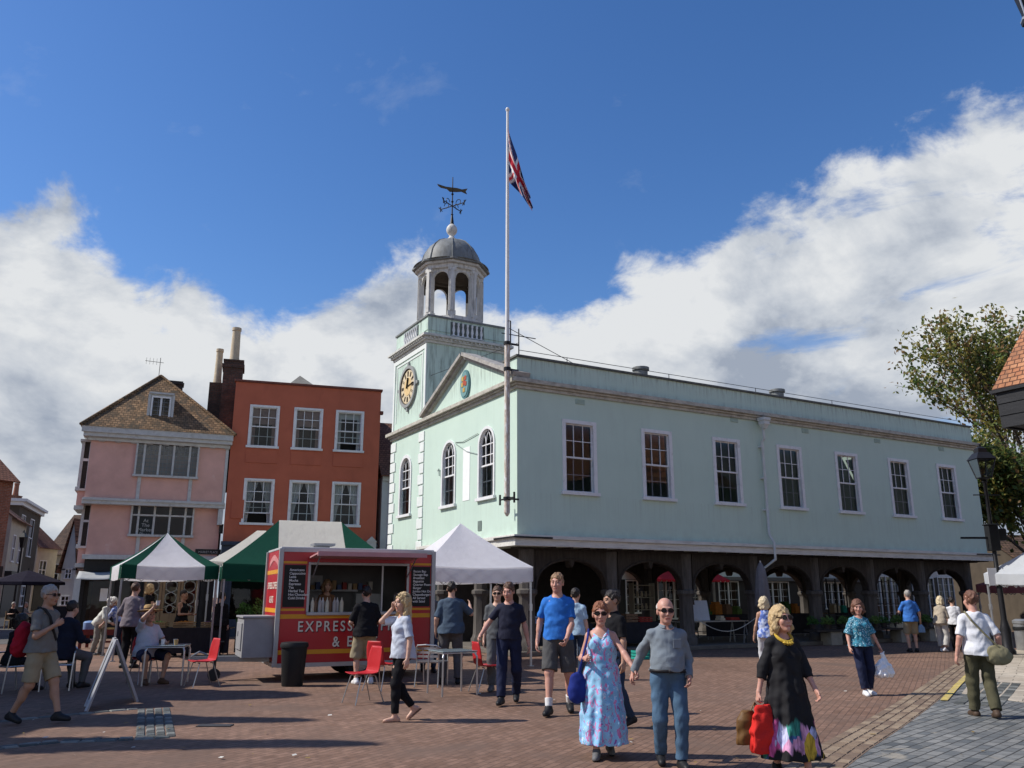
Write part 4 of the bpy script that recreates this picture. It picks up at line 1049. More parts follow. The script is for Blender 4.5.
for k in range(8):
    a = k*PI/4+PI/4; ap_ = 1.2*math.cos(PI/8)-.11; M = Matrix.Translation((CX+ap_*math.cos(a), CY+ap_*math.sin(a), 0)) @ Matrix.Rotation(a+PI/2, 4, 'Z')
    hw = ap_*math.tan(PI/8)-.005; rr = hw*.80; zs = 14.44-rr-.13
    arc = [(rr*math.cos(t), zs+rr*math.sin(t)) for t in np.linspace(0, PI, 13)]
    m.prism([(hw, zs-.3), (rr, zs-.3)]+arc[:7]+[(0, 14.40), (hw, 14.40)], -.02, .02, 0, M); m.prism(arc[6:]+[(-rr, zs-.3), (-hw, zs-.3), (-hw, 14.40), (0, 14.40)], -.02, .02, 0, M)
m.slab(octa(1.05), 14.401, 14.447); m.bx(CX-.9, CX+.9, CY-.05, CY+.05, 14.05, 14.15); m.lathe([(.02,13.98),(.05,13.9),(.12,13.75),(.15,13.6),(.19,13.55)], (CX,CY,0), 14)
m.build('cupola_shade_lining', CDK, hall)
m = MB(); m.slab(octa(1.38), 14.45, 14.62); m.slab(octa(1.5), 14.621, 14.72); m.build('cupola_entablature', CUP, hall, bevel=.012)
m = MB(); m.slab(octa(1.62), 14.721, 14.79)
prof = [(1.30,14.79),(1.24,15.0),(1.22,15.12),(1.14,15.42),(.98,15.70),(.74,15.93),(.45,16.08),(.2,16.16),(.12,16.2)]
m.lathe([(1.58,14.791),(1.34,14.88),(1.24,14.93),(1.21,15.1),(1.13,15.42),(.97,15.70),(.73,15.93),(.44,16.08),(.2,16.15)], (CX,CY,0), 40)
for k in range(8):
    a = PI/8+k*PI/4; m.tube([(CX+(r+.012)*math.cos(a), CY+(r+.012)*math.sin(a), z) for r, z in ((1.25,14.92),(1.21,15.1),(1.13,15.42),(.97,15.70),(.73,15.93),(.44,16.08),(.15,16.16))], .028, 6)
m.build('dome', LEAD, hall, auto=40)
m = MB(); m.lathe([(.16,16.14),(.2,16.2),(.15,16.26),(.1,16.33),(.11,16.4),(.17,16.46),(.22,16.55),(.235,16.64),(.21,16.75),(.14,16.85),(.05,16.92)], (CX,CY,0), 24); m.build('ball_finial', CUP, hall, True)
vane = MB(); vane.tube([(CX,CY,16.9),(CX,CY,19.1)], [.035,.02], 8); vane.lathe([(.09,16.9),(.03,17.4)], (CX,CY,0), 8)
for a in (0, PI/2):
    dx, dy = math.cos(a+.5)*.62, math.sin(a+.5)*.62
    vane.tube([(CX-dx,CY-dy,17.75),(CX+dx,CY+dy,17.75)], .02, 6)
    for s_ in (-1, 1):
        c = Vector((CX+s_*dx, CY+s_*dy, 17.75)); vane.tube([c+Vector((0,0,.12)), c+Vector((0,0,-.12))], .02, 6); vane.tube([c+Vector((s_*dx*.15,s_*dy*.15,.11)), c+Vector((-s_*dx*.15,-s_*dy*.15,-.11))], .02, 6)
        q = Vector((CX+s_*dx*.5, CY+s_*dy*.5, 17.75)); vane.tube([q+Vector((.12*math.cos(t)*math.cos(a+.5), .12*math.cos(t)*math.sin(a+.5), .12*math.sin(t)+.1)) for t in np.linspace(0, 5, 12)], .016, 5)
for z in (17.35, 17.95, 18.3): vane.lathe([(.02,z-.06),(.06,z),(.02,z+.06)], (CX,CY,0), 8)
vane.build('weathervane_arms', IRON, hall)
fi = MB()   # gilded ship/fish pointer
P = [(-.62,.10),(-.5,.02),(-.25,-.02),(-.12,-.14),(.15,-.13),(.38,-.10),(.62,-.2),(.56,-.08),(.64,.06),(.4,.0),(.2,.05),(-.05,.06),(-.3,.08),(-.66,.18)]
fi.prism(P, -.02, .02, 0, Matrix.Translation((CX,CY,18.55)) @ Matrix.Rotation(-HANG+.15, 4, 'Z')); fi.build('weathervane_fish', mat('tarnished_gilt', (.09,.07,.035), .5, .2, 8, .1), hall)
# the open ground floor
COLX = [.63+2.985*k for k in range(8)]
def arcade(y, xs, z1=2.98, name='arcade_arch', d=.13, zs=1.75, top=2.68):
    for k in range(len(xs)-1):
        a, b = xs[k]+.22, xs[k+1]-.22; c = (a+b)/2; r = (b-a)/2
        arc = [(c+r*math.cos(t), zs+(top-zs)*math.sin(t)**.8) for t in np.linspace(0, PI, 17)]
        q = MB()
        q.prism(arc[:9]+[(c, z1), (b, z1)], y-d, y+d); q.prism(arc[8:]+[(a, z1), (c, z1)], y-d, y+d)
        q.prism([(c-.10, top+.02), (c+.10, top+.02), (c+.05, top-.14), (c, top-.2), (c-.05, top-.14)], y-d*1.15, y+d*1.15)
        q.tube([(c+(r+.0)*math.cos(t), y-d-.01, zs+(top-zs)*math.sin(t)**.8+.05) for t in np.linspace(.02, PI-.02, 17)], .035, 6)
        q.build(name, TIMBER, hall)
def post(x, y):
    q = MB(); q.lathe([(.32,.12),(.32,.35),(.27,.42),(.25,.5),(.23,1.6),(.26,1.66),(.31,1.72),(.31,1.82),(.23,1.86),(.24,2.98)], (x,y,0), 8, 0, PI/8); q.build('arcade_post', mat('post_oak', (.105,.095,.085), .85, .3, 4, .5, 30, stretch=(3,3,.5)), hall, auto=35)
for y in (.55, 6.35):
    for x in COLX: post(x, y)
    arcade(y, COLX)
m = MB(); m.bx(.2, LX-.2, .35, .75, 2.985, ZB); m.bx(.2, LX-.2, 6.15, 6.55, 2.985, ZB)
for x in COLX: m.bx(x-.14, x+.14, .76, 6.14, 2.78, ZB)
for x in np.arange(1.2, LX, .6): m.bx(x-.05, x+.05, -.1, 6.8, ZB-.03, ZB+.002)
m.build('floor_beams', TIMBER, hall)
for x in (.63, 21.525):
    q = MB(); 
    for (a, b) in ((.75, 3.3), (3.6, 6.15)):
        c = (a+b)/2; r = (b-a)/2; arc = [(c+r*math.cos(t), 1.75+.93*math.sin(t)**.8) for t in np.linspace(0, PI, 17)]
        Mx = Matrix(((0,1,0,0),(1,0,0,0),(0,0,1,0),(0,0,0,1)))
        q.prism(arc[:9]+[(c, 2.98), (b, 2.98)], x-.12, x+.12, 0, Mx); q.prism(arc[8:]+[(a, 2.98), (c, 2.98)], x-.12, x+.12, 0, Mx)
    q.build('arcade_arch', TIMBER, hall); post(x, 3.45)
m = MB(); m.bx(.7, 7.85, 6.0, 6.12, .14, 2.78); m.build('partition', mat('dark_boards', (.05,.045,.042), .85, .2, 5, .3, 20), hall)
m = MB(); m.bx(.05, LX-.05, .1, 6.8, .002, .13); m.build('plinth', mat('plinth_stone', (.15,.135,.115), .85, .2, 4, .3, 40), hall, bevel=.015)

# ---------------------------------------------------------------- flagpole and flag
fp = HW(-.38, -.08, 0); pole = empty('flagpole', (fp.x, fp.y, 3.8), HANG, 'tall white flagpole with a drooping flag bracketed to the gable', 'flagpole')
m = MB(); m.tube([(0,0,.15),(0,0,5.2)], .085, 14, 1); m.tube([(0,0,5.2),(0,0,13.05)], [.068,.04], 14, 0); m.lathe([(.05,13.05),(.07,13.11),(.05,13.17),(.02,13.19)], (0,0,0), 12)
m.lathe([(.03,.05),(.085,.15)], (0,0,0), 12, 1); m.build('pole', [mat('pole_white', (.74,.74,.72), .45, .05, 5, 0), mat('pole_worn', (.50,.42,.34), .7, .25, 8, .3, 30, stain=((.72,.72,.7), (3,3,.6), 6, .5, .6))], pole, auto=35)
for z in (.55, 4.4, 5.2):
    m = MB()
    m.lathe([(.1,z-.05),(.11,z-.05),(.11,z+.05),(.1,z+.05)], (0,0,0), 14)
    m.bar((.05,0,z), (.38,0,z), .05)
    if z > 1: m.build('bracket', IRON, pole); continue
    m.bar((.0,-.42,.55), (.0,.42,.55), .04)
    for q in (-.42, .42): m.tube([(0,q,.40),(0,q,.70)], .03, 6)
    m.build('bracket', IRON, pole)
m = MB(); m.tube([(0,-.2,5.15),(0,-.2,5.85)], .02, 6); m.tube([(0,-.2,5.85),(0,-.05,5.9)], .015, 6)
m.build('halyard_cleat', IRON, pole)
red, wht, nvy = mat('flag_red', (.62,.03,.05), .8, .1, 6, .1), mat('flag_white', (.75,.74,.72), .8, .05, 6, .1), mat('flag_navy', (.03,.04,.14), .8, .1, 6, .1)
def flagcol(u, v):
    x, y = u*2-1, v*2-1
    if abs(x) < .1 or abs(y) < .2: return 0
    if abs(x) < .17 or abs(y) < .33: return 1
    dd = abs(abs(x)-abs(y)); return 0 if dd < .07 else 1 if dd < .2 else 2
cb_ = Vector((math.cos(-HANG), math.sin(-HANG), 0))
def flagpt(u, v):
    # hoist v (0 bottom .. 1 top) on the pole; the fly end hangs down in folds to the right
    hz = 12.55-2.0*(1-v)*(1-.2*u)
    drop = 2.55*u**1.05; sw_ = .74*u**1.35+.12*math.sin(u*PI)*(1-v); f_ = .11*math.sin(u*7+v*5)*min(1, u*2.5)+.06*math.sin(v*13+u*3)*min(1, u*3)
    rise = (1-v)*1.15*u
    return cb_*(.06+sw_+f_*.5-.25*(1-v)*u*0)+Vector((-.06+f_*.5, f_, hz-drop+rise))
m = MB(); m.grid(flagpt, 48, 30, flagcol); m.build('flag', [red, wht, nvy], pole, True, fix=False)
# ---------------------------------------------------------------- houses
class Frame:
    """facade frame: origin at the left foot, x along the facade, y into the house"""
    def __init__(s, A, B):
        s.A = Vector((A[0], A[1], 0)); d = Vector((B[0]-A[0], B[1]-A[1], 0)); s.w = d.length; s.x = d.normalized(); s.y = Vector((-s.x.y, s.x.x, 0)); s.rz = math.atan2(d.y, d.x)
    def pix(s, px, py, y=0):
        r = ray(px, py); o = Vector((0,0,CAMH))-s.A-s.y*y; k = -o.dot(s.y)/r.dot(s.y); p = o+r*k; return p.dot(s.x), p.z
    def root(s, name, label, cat='house'): return empty(name, s.A, s.rz, label, cat)
def casement(parent, x0, x1, z0, z1, cols, m, y=0, camem=None, rows=1, transom=None, leaded=0, glass=None, M=IDM, fr=.07, proud=.05, name='window'):
    f = MB(); f.bx(x0-fr, x0, y-proud, y+.06, z0-fr, z1+fr, 0, M); f.bx(x1, x1+fr, y-proud, y+.06, z0-fr, z1+fr, 0, M)
    f.bx(x0, x1, y-proud, y+.06, z1, z1+fr, 0, M); f.bx(x0-fr*1.6, x1+fr*1.6, y-proud-.05, y+.06, z0-fr-.02, z0, 0, M)
    xs = cols if isinstance(cols, (list, tuple)) else [x0+(x1-x0)*k/cols for k in range(1, cols)]
    for x in xs: f.bx(x-.04, x+.04, y-.03, y+.05, z0, z1, 0, M)
    if transom: f.bx(x0, x1, y-.032, y+.05, transom-.035, transom+.035, 0, M)
    fo = f.build(name, m, parent)
    g = MB(); g.add([(x0,y+.03,z0),(x1,y+.03,z0),(x1,y+.03,z1),(x0,y+.03,z1)], [(0,1,2,3)], 0, M)
    if leaded:
        n = int((x1-x0)/leaded)
        for k in range(1, n): x = x0+(x1-x0)*k/n; g.bx(x-.009, x+.009, y+.02, y+.034, z0, z1, 1, M)
        n = int((z1-z0)/leaded)
        for k in range(1, n): z = z0+(z1-z0)*k/n; g.bx(x0, x1, y+.02, y+.034, z-.009, z+.009, 1, M)
    g.build('pane', [glass or GLASS, camem or mat('lead_came', (.20,.21,.22), .5, .1, 9, 0)], fo)
    return fo
def tilemat(name, c1, c2, rot=0, plane='xz', patch=None): return brickmat(name, c1, c2, sh(c1, .35), .17, .12, .012, plane, 0, .8, .9, .6, patch, .5, .3)
def potstack(parent, x, y, z0, z1, w, d, pots, m, potm, cap=True, pname='chimney'):
    q = MB(); q.bx(x-w/2, x+w/2, y-d/2, y+d/2, z0, z1)
    if cap: q.bx(x-w/2-.06, x+w/2+.06, y-d/2-.06, y+d/2+.06, z1-.3, z1-.14); q.bx(x-w/2-.03, x+w/2+.03, y-d/2-.03, y+d/2+.03, z1, z1+.08)
    o = q.build(pname, m, parent)
    for (dx, r, h) in pots:
        p = MB(); p.lathe([(r*1.15,z1+.05),(r*1.1,z1+.2),(r,z1+.3),(r*.86,z1+h-.15),(r*1.0,z1+h-.14),(r*1.0,z1+h),(r*.7,z1+h)], (x+dx,y,0), 14); p.build('chimney_pot', potm, o, auto=40)
    return o
# --- pink jettied house
PF = Frame((-17.45, 33.9), (-12.42, 36.0)); W_ = PF.w
pink = PF.root('pink_house', 'pink jettied house with hipped tile roof, dormer and long leaded windows')
PINK = mat('pink_render', (.66,.395,.335), .85, .12, 1.2, .3, 24, stain=((.70,.48,.42), (1,1,1), 2.4, .6, .72))
GREYW = mat('grey_white_wood', (.52,.53,.52), .65, .1, 5, .15, 30, stain=((.33,.32,.30), (1,1,1), 4, .55, .8))
D = 6.5; za, zb, zt, ze = 3.25, 5.5, 7.9, 8.42
wl0, wr0 = PF.pix(137,460)[0], PF.pix(197,460)[0]; wb, wt = PF.pix(167,476)[1], PF.pix(167,443)[1]
vl0, vr0 = PF.pix(132,520,.3)[0], PF.pix(192,520,.3)[0]; vb, vt = PF.pix(162,535,.3)[1], PF.pix(162,503,.3)[1]
m = MB()
wallpanel(m, .02, W_, zb, ze, [(wl0, wr0, wb, wt)], .1)
wallpanel(m, .30, W_-.1, za, zb, [(vl0, vr0, vb, vt)], .1, None, 0, .3)
for x_, z0, z1, y_ in ((.02, zb, ze, 0), (.30, za, zb, .3)):
    m.add([(x_,y_,z0),(x_,D,z0),(x_,D,z1),(x_,y_,z1)], [(0,1,2,3)]); m.add([(W_-.02,y_,z0),(W_-.02,D,z0),(W_-.02,D,z1),(W_-.02,y_,z1)], [(0,1,2,3)])
m.add([(0,D,0),(W_,D,0),(W_,D,ze),(0,D,ze)], [(0,1,2,3)]); m.add([(.02,0,zb),(W_,0,zb),(W_,D,zb),(.02,D,zb)], [(0,1,2,3)]); m.add([(.3,.3,za),(W_,.3,za),(W_,D,za),(.3,D,za)], [(0,1,2,3)])
m.build('wall', PINK, pink, fix=False)
m = MB()
m.bx(-.28, W_+.1, -.30, -.01, zt+.14, ze); m.bx(-.36, W_+.12, -.38, -.301, zt+.30, ze+.03); m.bx(-.1, W_+.04, -.14, -.01, zt, zt+.139); m.bx(-.28, -.01, -.01, D, zt+.14, ze)
for x in np.arange(.3, W_, .62): m.bx(x, x+.22, -.10, -.01, zt-.03, zt)
m.build('eaves_board', GREYW, pink, bevel=.01)
m = MB(); 
m.bx(-.05, W_+.03, -.08, .30, zb-.20, zb+.02); m.bx(-.02, W_, -.13, -.081, zb-.06, zb+.05); m.bx(.2, W_, .18, .5, za-.15, za+.03)
for x_ in (wl0+.1, wr0-.25): m.bx(x_, x_+.14, -.05, .01, zb+.05, wb-.08)
for x_ in (vl0+.25, vr0-.35): m.bx(x_, x_+.14, .24, .31, za+.03, vb-.08)
m.bx(W_-.22, W_-.02, -.05, .3, zb-.9, zb-.21); m.bx(W_-.12, W_+.0, -.03, .0, zb+.05, zt)
m.build('jetty_board', GREYW, pink, bevel=.008)
wd = wr0-wl0
casement(pink, wl0, wr0, wb, wt, [wl0+wd*.11, wl0+wd*.36, wl0+wd*.60, wl0+wd*.87], GREYW, 0, leaded=.16, proud=.12, glass=glassmat('leaded_glass', (.6,.65,.68), 3.0))
wd = vr0-vl0
casement(pink, vl0, vr0, vb, vt, [vl0+wd*.10, vl0+wd*.36, vl0+wd*.62, vl0+wd*.88], GREYW, .3, transom=vb+(vt-vb)*.60, proud=.12)
sgn_ = MB(); sx0, sx1 = vl0+wd*.12, vl0+wd*.34; sgn_.bx(sx0, sx1, .305, .318, vb+.02, vb+(vt-vb)*.55); so_ = sgn_.build('window_sign', mat('sign_black', (.03,.035,.035), .6, .1, 5, 0), pink)
text('lettering', 'At\nThe\nMarket\nPlace', .20, mat('sign_grey', (.42,.43,.42), .6, .05, 5, 0), so_, ((sx0+sx1)/2, .302, vb+(vt-vb)*.55-.22), (PI/2,0,0), 'CENTER', lead=.95)
# left return: oriel windows catching the sun
for z0, z1, y_, x_ in ((6.0, 7.8, .25, .02), (3.7, 5.2, .5, .3)):
    q = MB(); q.bx(x_-.30, x_-.001, y_+.1, y_+2.1, z0-.75, z0-.06); q.build('oriel_base', PINK, pink)
    MS = Matrix(((0,1,0,x_-.3),(-1,0,0,0),(0,0,1,0),(0,0,0,1)))
    casement(pink, -(y_+2.05), -(y_+.15), z0, z1, 3, GREYW, 0, transom=z0+(z1-z0)*.62, M=MS)
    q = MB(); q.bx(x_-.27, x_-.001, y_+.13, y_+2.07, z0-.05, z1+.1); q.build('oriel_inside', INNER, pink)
    q = MB(); q.bx(x_-.30, x_-.24, y_+.1, y_+.128, z0-.06, z1+.1); q.bx(x_-.05, x_+.0, y_+.1, y_+.128, z0-.06, z1+.1); q.bx(x_-.24, x_-.05, y_+.1, y_+.128, z0+(z1-z0)*.6, z0+(z1-z0)*.66); q.build('oriel_frame', WHITE, pink)
    q = MB(); q.bx(x_-.42, x_-.001, y_, y_+2.2, z1+.08, z1+.18); q.build('oriel_board', GREYW, pink); q = MB(); q.bx(x_-.40, x_-.001, y_, y_+2.2, z0-.16, z0-.07); q.build('oriel_board', GREYW, pink); q = MB(); q.bx(x_-.36, x_-.001, y_+.05, y_+2.15, z0-.92, z0-.76); q.build('oriel_board', GREYW, pink)
TILE1 = tilemat('brown_tile', (.17,.105,.055), (.36,.22,.115), patch=((.085,.065,.042), 2.6, .46, .62))
apx = PF.pix(161,377,3.1); AX, AZ = apx[0], apx[1]
m = MB(); P0 = [(-.42,-.42,ze+.03),(W_+.2,-.42,ze+.03),(W_+.2,D+.3,ze+.03),(-.42,D+.3,ze+.03),(AX,3.0,AZ),(AX+.0,4.0,AZ)]
m.add(P0, [(0,1,4),(1,2,5,4),(2,3,5),(3,0,4,5),(0,3,2,1)]); m.build('roof', TILE1, pink, fix=False)
m = MB(); 
for a, b in ((0,4),(1,4)): m.tube([Vector(P0[a])+Vector((0,0,.03)), Vector(P0[b])+Vector((0,0,.03))], .07, 6)
m.tube([Vector(P0[4]), Vector(P0[5])], .08, 6); m.build('ridge_tiles', TILE1, pink)
dl, dz0 = PF.pix(149,421,.6); dr, dz1 = PF.pix(172,398,.6)
m = MB(); wallpanel(m, dl-.08, dr+.08, dz0-.1, dz1+.08, [(dl+.08, dr-.08, dz0+.1, dz1-.08)], .1, None, 0, .45)
m.bx(dl-.1, dr+.1, .35, 2.6, dz1+.081, dz1+.16); m.bx(dl-.12, dl-.02, .40, 2.4, dz0-.1, dz1+.08); m.bx(dr+.02, dr+.12, .40, 2.4, dz0-.1, dz1+.08); m.bx(dl-.15, dr+.15, .3, .45, dz0-.16, dz0-.02)
dm = m.build('dormer', GREYW, pink); casement(dm, dl+.08, dr-.08, dz0+.1, dz1-.08, 2, WHITE, .45, leaded=.17, glass=GLASS)
m = MB(); m.bx(AX+.35, AX+1.0, 4.1, 4.7, AZ-1.2, AZ+.12); m.bx(AX+.3, AX+1.05, 4.05, 4.75, AZ-.05, AZ+.04); m.build('chimney', mat('dark_brick', (.06,.05,.045), .9, .2, 5, .3, 30), pink)
m = MB(); m.tube([(AX-.1,3.2,AZ),(AX-.1,3.2,AZ+.95)], .015, 6); m.tube([(AX-.75,3.1,AZ+.72),(AX+.05,3.2,AZ+.72)], .012, 5)
for k in range(5): m.tube([(AX-.7+.15*k,3.1,AZ+.56),(AX-.7+.15*k,3.1,AZ+.88)], .006, 4)
m.build('aerial', IRON, pink)
# ground-floor front of the pink house
DARKW = mat('dark_shop_wood', (.022,.022,.022), .5, .15, 6, .1, 40)
m = MB(); wallpanel(m, .35, W_-.1, 0, za-.15, [(.55, 1.5, .7, 2.5), (1.75, 2.25, .15, 2.5), (2.6, 4.75, .1, 2.45)], .12, None, 0, .55); m.add([(.35,.55,0),(.35,D,0),(.35,D,za),(.35,.55,za)], [(0,1,2,3)])
m.bx(.3, W_, .35, .56, 2.62, 3.08)
for x in (.32, 1.6, 2.42, 4.9): m.bx(x-.07, x+.07, .42, .55, 0, 2.62)
m.build('shopfront', DARKW, pink, fix=False)
m = MB(); m.add([(.55,.62,.7),(1.5,.62,.7),(1.5,.62,2.5),(.55,.62,2.5)], [(0,1,2,3)]); m.add([(1.75,.62,.15),(2.25,.62,.15),(2.25,.62,2.5),(1.75,.62,2.5)], [(0,1,2,3)]); m.build('shop_glass', GLASSD, pink)
OAKL = mat('light_oak', (.33,.215,.11), .6, .2, 5, .2, 40, stretch=(3,3,.4))
m = MB()
for k in range(3):
    x0 = 2.62+k*.71; x1 = x0+.69
    m.bx(x0, x0+.1, .58, .66, .1, 2.44); m.bx(x1-.1, x1, .58, .66, .1, 2.44); m.bx(x0+.1, x1-.1, .58, .66, .1, .95); m.bx(x0+.1, x1-.1, .58, .66, 2.34, 2.44)
dro = m.build('door', OAKL, pink)
m = MB()
for k in range(3):
    cxd = 2.62+k*.71+.345; cream = .011
    for zc, r in ((1.55,.22), (2.05,.22), (1.12,.14)):
        m.tube([(cxd+r*math.cos(t), .6, zc+r*1.1*math.sin(t)) for t in np.linspace(0, 2*PI, 21)[:-1]], .014, 5, closed=True)
    for zc in (1.3, 1.8, 2.28):
        m.tube([(cxd-.24,.6,zc+.12),(cxd,.6,zc),(cxd+.24,.6,zc+.12)], .012, 5); m.tube([(cxd-.24,.6,zc-.12),(cxd,.6,zc),(cxd+.24,.6,zc-.12)], .012, 5)
m.build('door_tracery', mat('cream_wood', (.5,.46,.36), .6, .05, 6, 0), dro)
m = MB()
for k in range(3): x0 = 2.62+k*.71; m.add([(x0+.1,.63,.95),(x0+.59,.63,.95),(x0+.59,.63,2.34),(x0+.1,.63,2.34)], [(0,1,2,3)])
m.build('door_glass', GLASSD, dro)
PAPER = mat('paper', (.86,.86,.85), .8, .03, 6, 0)
m = MB(); m.bx(1.0, 1.28, .53, .54, 1.45, 1.95); m.build('notice', PAPER, pink)
# awning tarpaulin at the shop corner, and the street name plate
m = MB(); m.grid(lambda u, v: (.15+1.25*u, .34-1.0*v, 2.62-.32*v-.03*math.sin(u*PI)), 8, 4); m.build('awning', mat('grey_awning', (.36,.37,.37), .85, .1, 5, .2, 30), pink, True, solid=.012)
x0, z0 = PF.pix(195,553,.3); x1, z1 = PF.pix(221,550,.3)
m = MB(); m.bx(x0, x1, .262, .28, z0-.05, z1+.02); np_ = m.build('street_nameplate', mat('plate_black', (.02,.02,.02), .4, .05, 5, 0), pink)
text('lettering', 'MARKET PLACE', .13, mat('plate_white', (.4,.4,.4), .5, .02, 5, 0), np_, ((x0+x1)/2, .258, z0+.0), (PI/2,0,0), 'CENTER', spacing=1.05, xs=.82)
m = MB(); q0 = PF.pix(221,529,.3); m.bx(q0[0]-.08, q0[0]+.08, .14, .29, q0[1]-.2, q0[1]+.2); m.build('wall_lamp', IRON, pink)
# --- red house
RF = Frame((-12.36, 36.0), (-6.15, 37.95)); W2 = RF.w
redh = RF.root('red_house', 'terracotta red house with flat parapet and six white sash windows')
RED = mat('terracotta_render', (.47,.135,.078), .8, .09, 1.0, .2, 30, stain=((.38,.11,.065), (1,1,.4), 1.6, .55, .8))
ztop = RF.pix(300,386)[1]
wins = []
for (a, b, c, d_) in ((252,406,276,446),(297,410,319,449),(339,412,360,452)):
    x0, z1 = RF.pix(a, b); x1, z0 = RF.pix(c, d_); wins.append(((x0+x1)/2, z0, z1, x1-x0))
low = []
for (a, b, c, d_) in ((246,480,270,523),(292,482,314,524),(335,484,356,526)):
    x0, z1 = RF.pix(a, b); x1, z0 = RF.pix(c, d_); low.append(((x0+x1)/2, z0, z1, x1-x0))
avg = lambda L, i: sum(q[i] for q in L)/3
wz0, wz1, ww = avg(wins,1), avg(wins,2), avg(wins,3); lz0, lz1 = avg(low,1), avg(low,2); cxs = [(wins[k][0]+low[k][0])/2 for k in range(3)]
m = MB(); wallpanel(m, 0, W2, 3.9, ztop, [(x-ww/2, x+ww/2, wz0, wz1) for x in cxs]+[(x-ww/2, x+ww/2, lz0, lz1) for x in cxs], .13)
for x_ in (0, W2): m.add([(x_,0,0),(x_,7,0),(x_,7,ztop),(x_,0,ztop)], [(0,1,2,3)])
m.add([(0,7,0),(W2,7,0),(W2,7,ztop-1),(0,7,ztop-1)], [(0,1,2,3)]); m.add([(0,.0,ztop-.9),(W2,.0,ztop-.9),(W2,7,ztop-.9),(0,7,ztop-.9)], [(0,1,2,3)]); m.bx(0, W2, .13, .25, ztop-.9, ztop-.02)
for x in cxs:
    m.bx(x-ww/2-.12, x+ww/2+.12, -.03, -.002, wz0-.75, wz0-.16); m.bx(x-ww/2+.02, x+ww/2-.02, -.012, .005, lz1+.2, wz0-.78)
m.bx(.25, .75, -.05, .01, 4.9, 5.7)
m.build('wall', RED, redh, fix=False)
m = MB(); m.bx(-.06, W2+.06, -.08, .3, ztop, ztop+.1); m.bx(W2-.02, W2+.12, -.12, .12, ztop-1.1, ztop-.95); m.build('coping', mat('dark_red_coping', (.16,.06,.045), .7, .15, 4, .2, 30), redh, bevel=.015)
NET = t_ = None
t = NT('net_curtain'); t.set((.62,.62,.62), .9); t.b.inputs['Alpha'].default_value = .85; NETM = t.m
PNK = mat('curtain_pink', (.45,.30,.27), .9, .1, 6, .2, 20)
for k, x in enumerate(cxs):
    sash(redh, x, wz0, wz1, ww, [WHITE], cols=3, rows=4, fr=.10, bar=.03, gap=.32 if k == 2 else 0, curtain=('straight', PNK if k < 2 else NETM), blind=.75 if k < 2 else .3)
    sash(redh, x, lz0, lz1, ww, [WHITE], cols=3, rows=4, fr=.10, bar=.03, gap=.42 if k == 0 else 0, curtain=('tied', NETM))
m = MB(); m.bx(.1, W2-.1, .9, .95, 4.1, ztop-1); m.build('dark_backing', INNER, redh)
NAVY = mat('navy_shopfront', (.035,.05,.08), .45, .12, 5, .1, 30)
m = MB(); wallpanel(m, 0, W2, 0, 3.9, [(.5, 2.6, .7, 2.9), (2.9, 3.8, .1, 2.9), (4.1, 6.0, .7, 2.9)], .15, None, 0, -.02); m.bx(-.02, W2+.02, -.24, -.021, 3.05, 3.75); m.bx(-.05, W2+.05, -.36, -.021, 3.751, 3.9)
for x in (.2, 2.75, 3.95, W2-.2): m.bx(x-.13, x+.13, -.12, -.021, 0, 3.05)
m.build('shopfront', NAVY, redh, fix=False)
m = MB(); m.bx(W2-.42, W2-.02, -.42, -.025, 3.5, 3.98); m.prism([(W2-.46,3.98),(W2+.02,3.98),(W2-.22,4.22)], -.44, -.02); m.build('cornice_bracket', GREYW, redh)
m = MB()
for a, b in ((.5,2.6),(2.9,3.8),(4.1,6.0)): m.add([(a,.06,.1),(b,.06,.1),(b,.06,2.9),(a,.06,2.9)], [(0,1,2,3)])
m.build('shop_glass', GLASSD, redh)
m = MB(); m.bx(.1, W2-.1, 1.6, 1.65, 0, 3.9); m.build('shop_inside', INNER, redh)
m = MB(); x0, z0 = RF.pix(283,384,3); x1, _ = RF.pix(322,387,3); xm, zm = RF.pix(300,376,3)
m.add([(x0-.35,.7,ztop-.3),(x1+.35,.7,ztop-.3),(xm+.0,3.0,zm+.02),(x0-.35,5,ztop-.3),(x1+.35,5,ztop-.3)], [(0,1,2),(1,4,2),(4,3,2),(3,0,2)]); m.build('roof', mat('grey_slate', (.22,.21,.18), .8, .2, 5, .3, 30), redh, fix=False)
BRK = brickmat('sooty_brick', (.10,.05,.035), (.17,.08,.055), (.09,.08,.07), .22, .075, .012, 'walls', 0, .5, .9, .8, ((.03,.025,.022), .8, .45, .7))
POT = mat('buff_pot', (.52,.43,.30), .8, .15, 5, .2, 30)
xa, za1 = RF.pix(217,385,2.2); potstack(redh, xa, 2.2, 6.2, za1, .62, 1.0, [(0,.17,1.75)], BRK, POT, False)
xb, zb1 = RF.pix(234,364,1.4); potstack(redh, xb, 1.4, 6.2, zb1, .85, 1.0, [(0,.21,1.75)], BRK, POT, True)
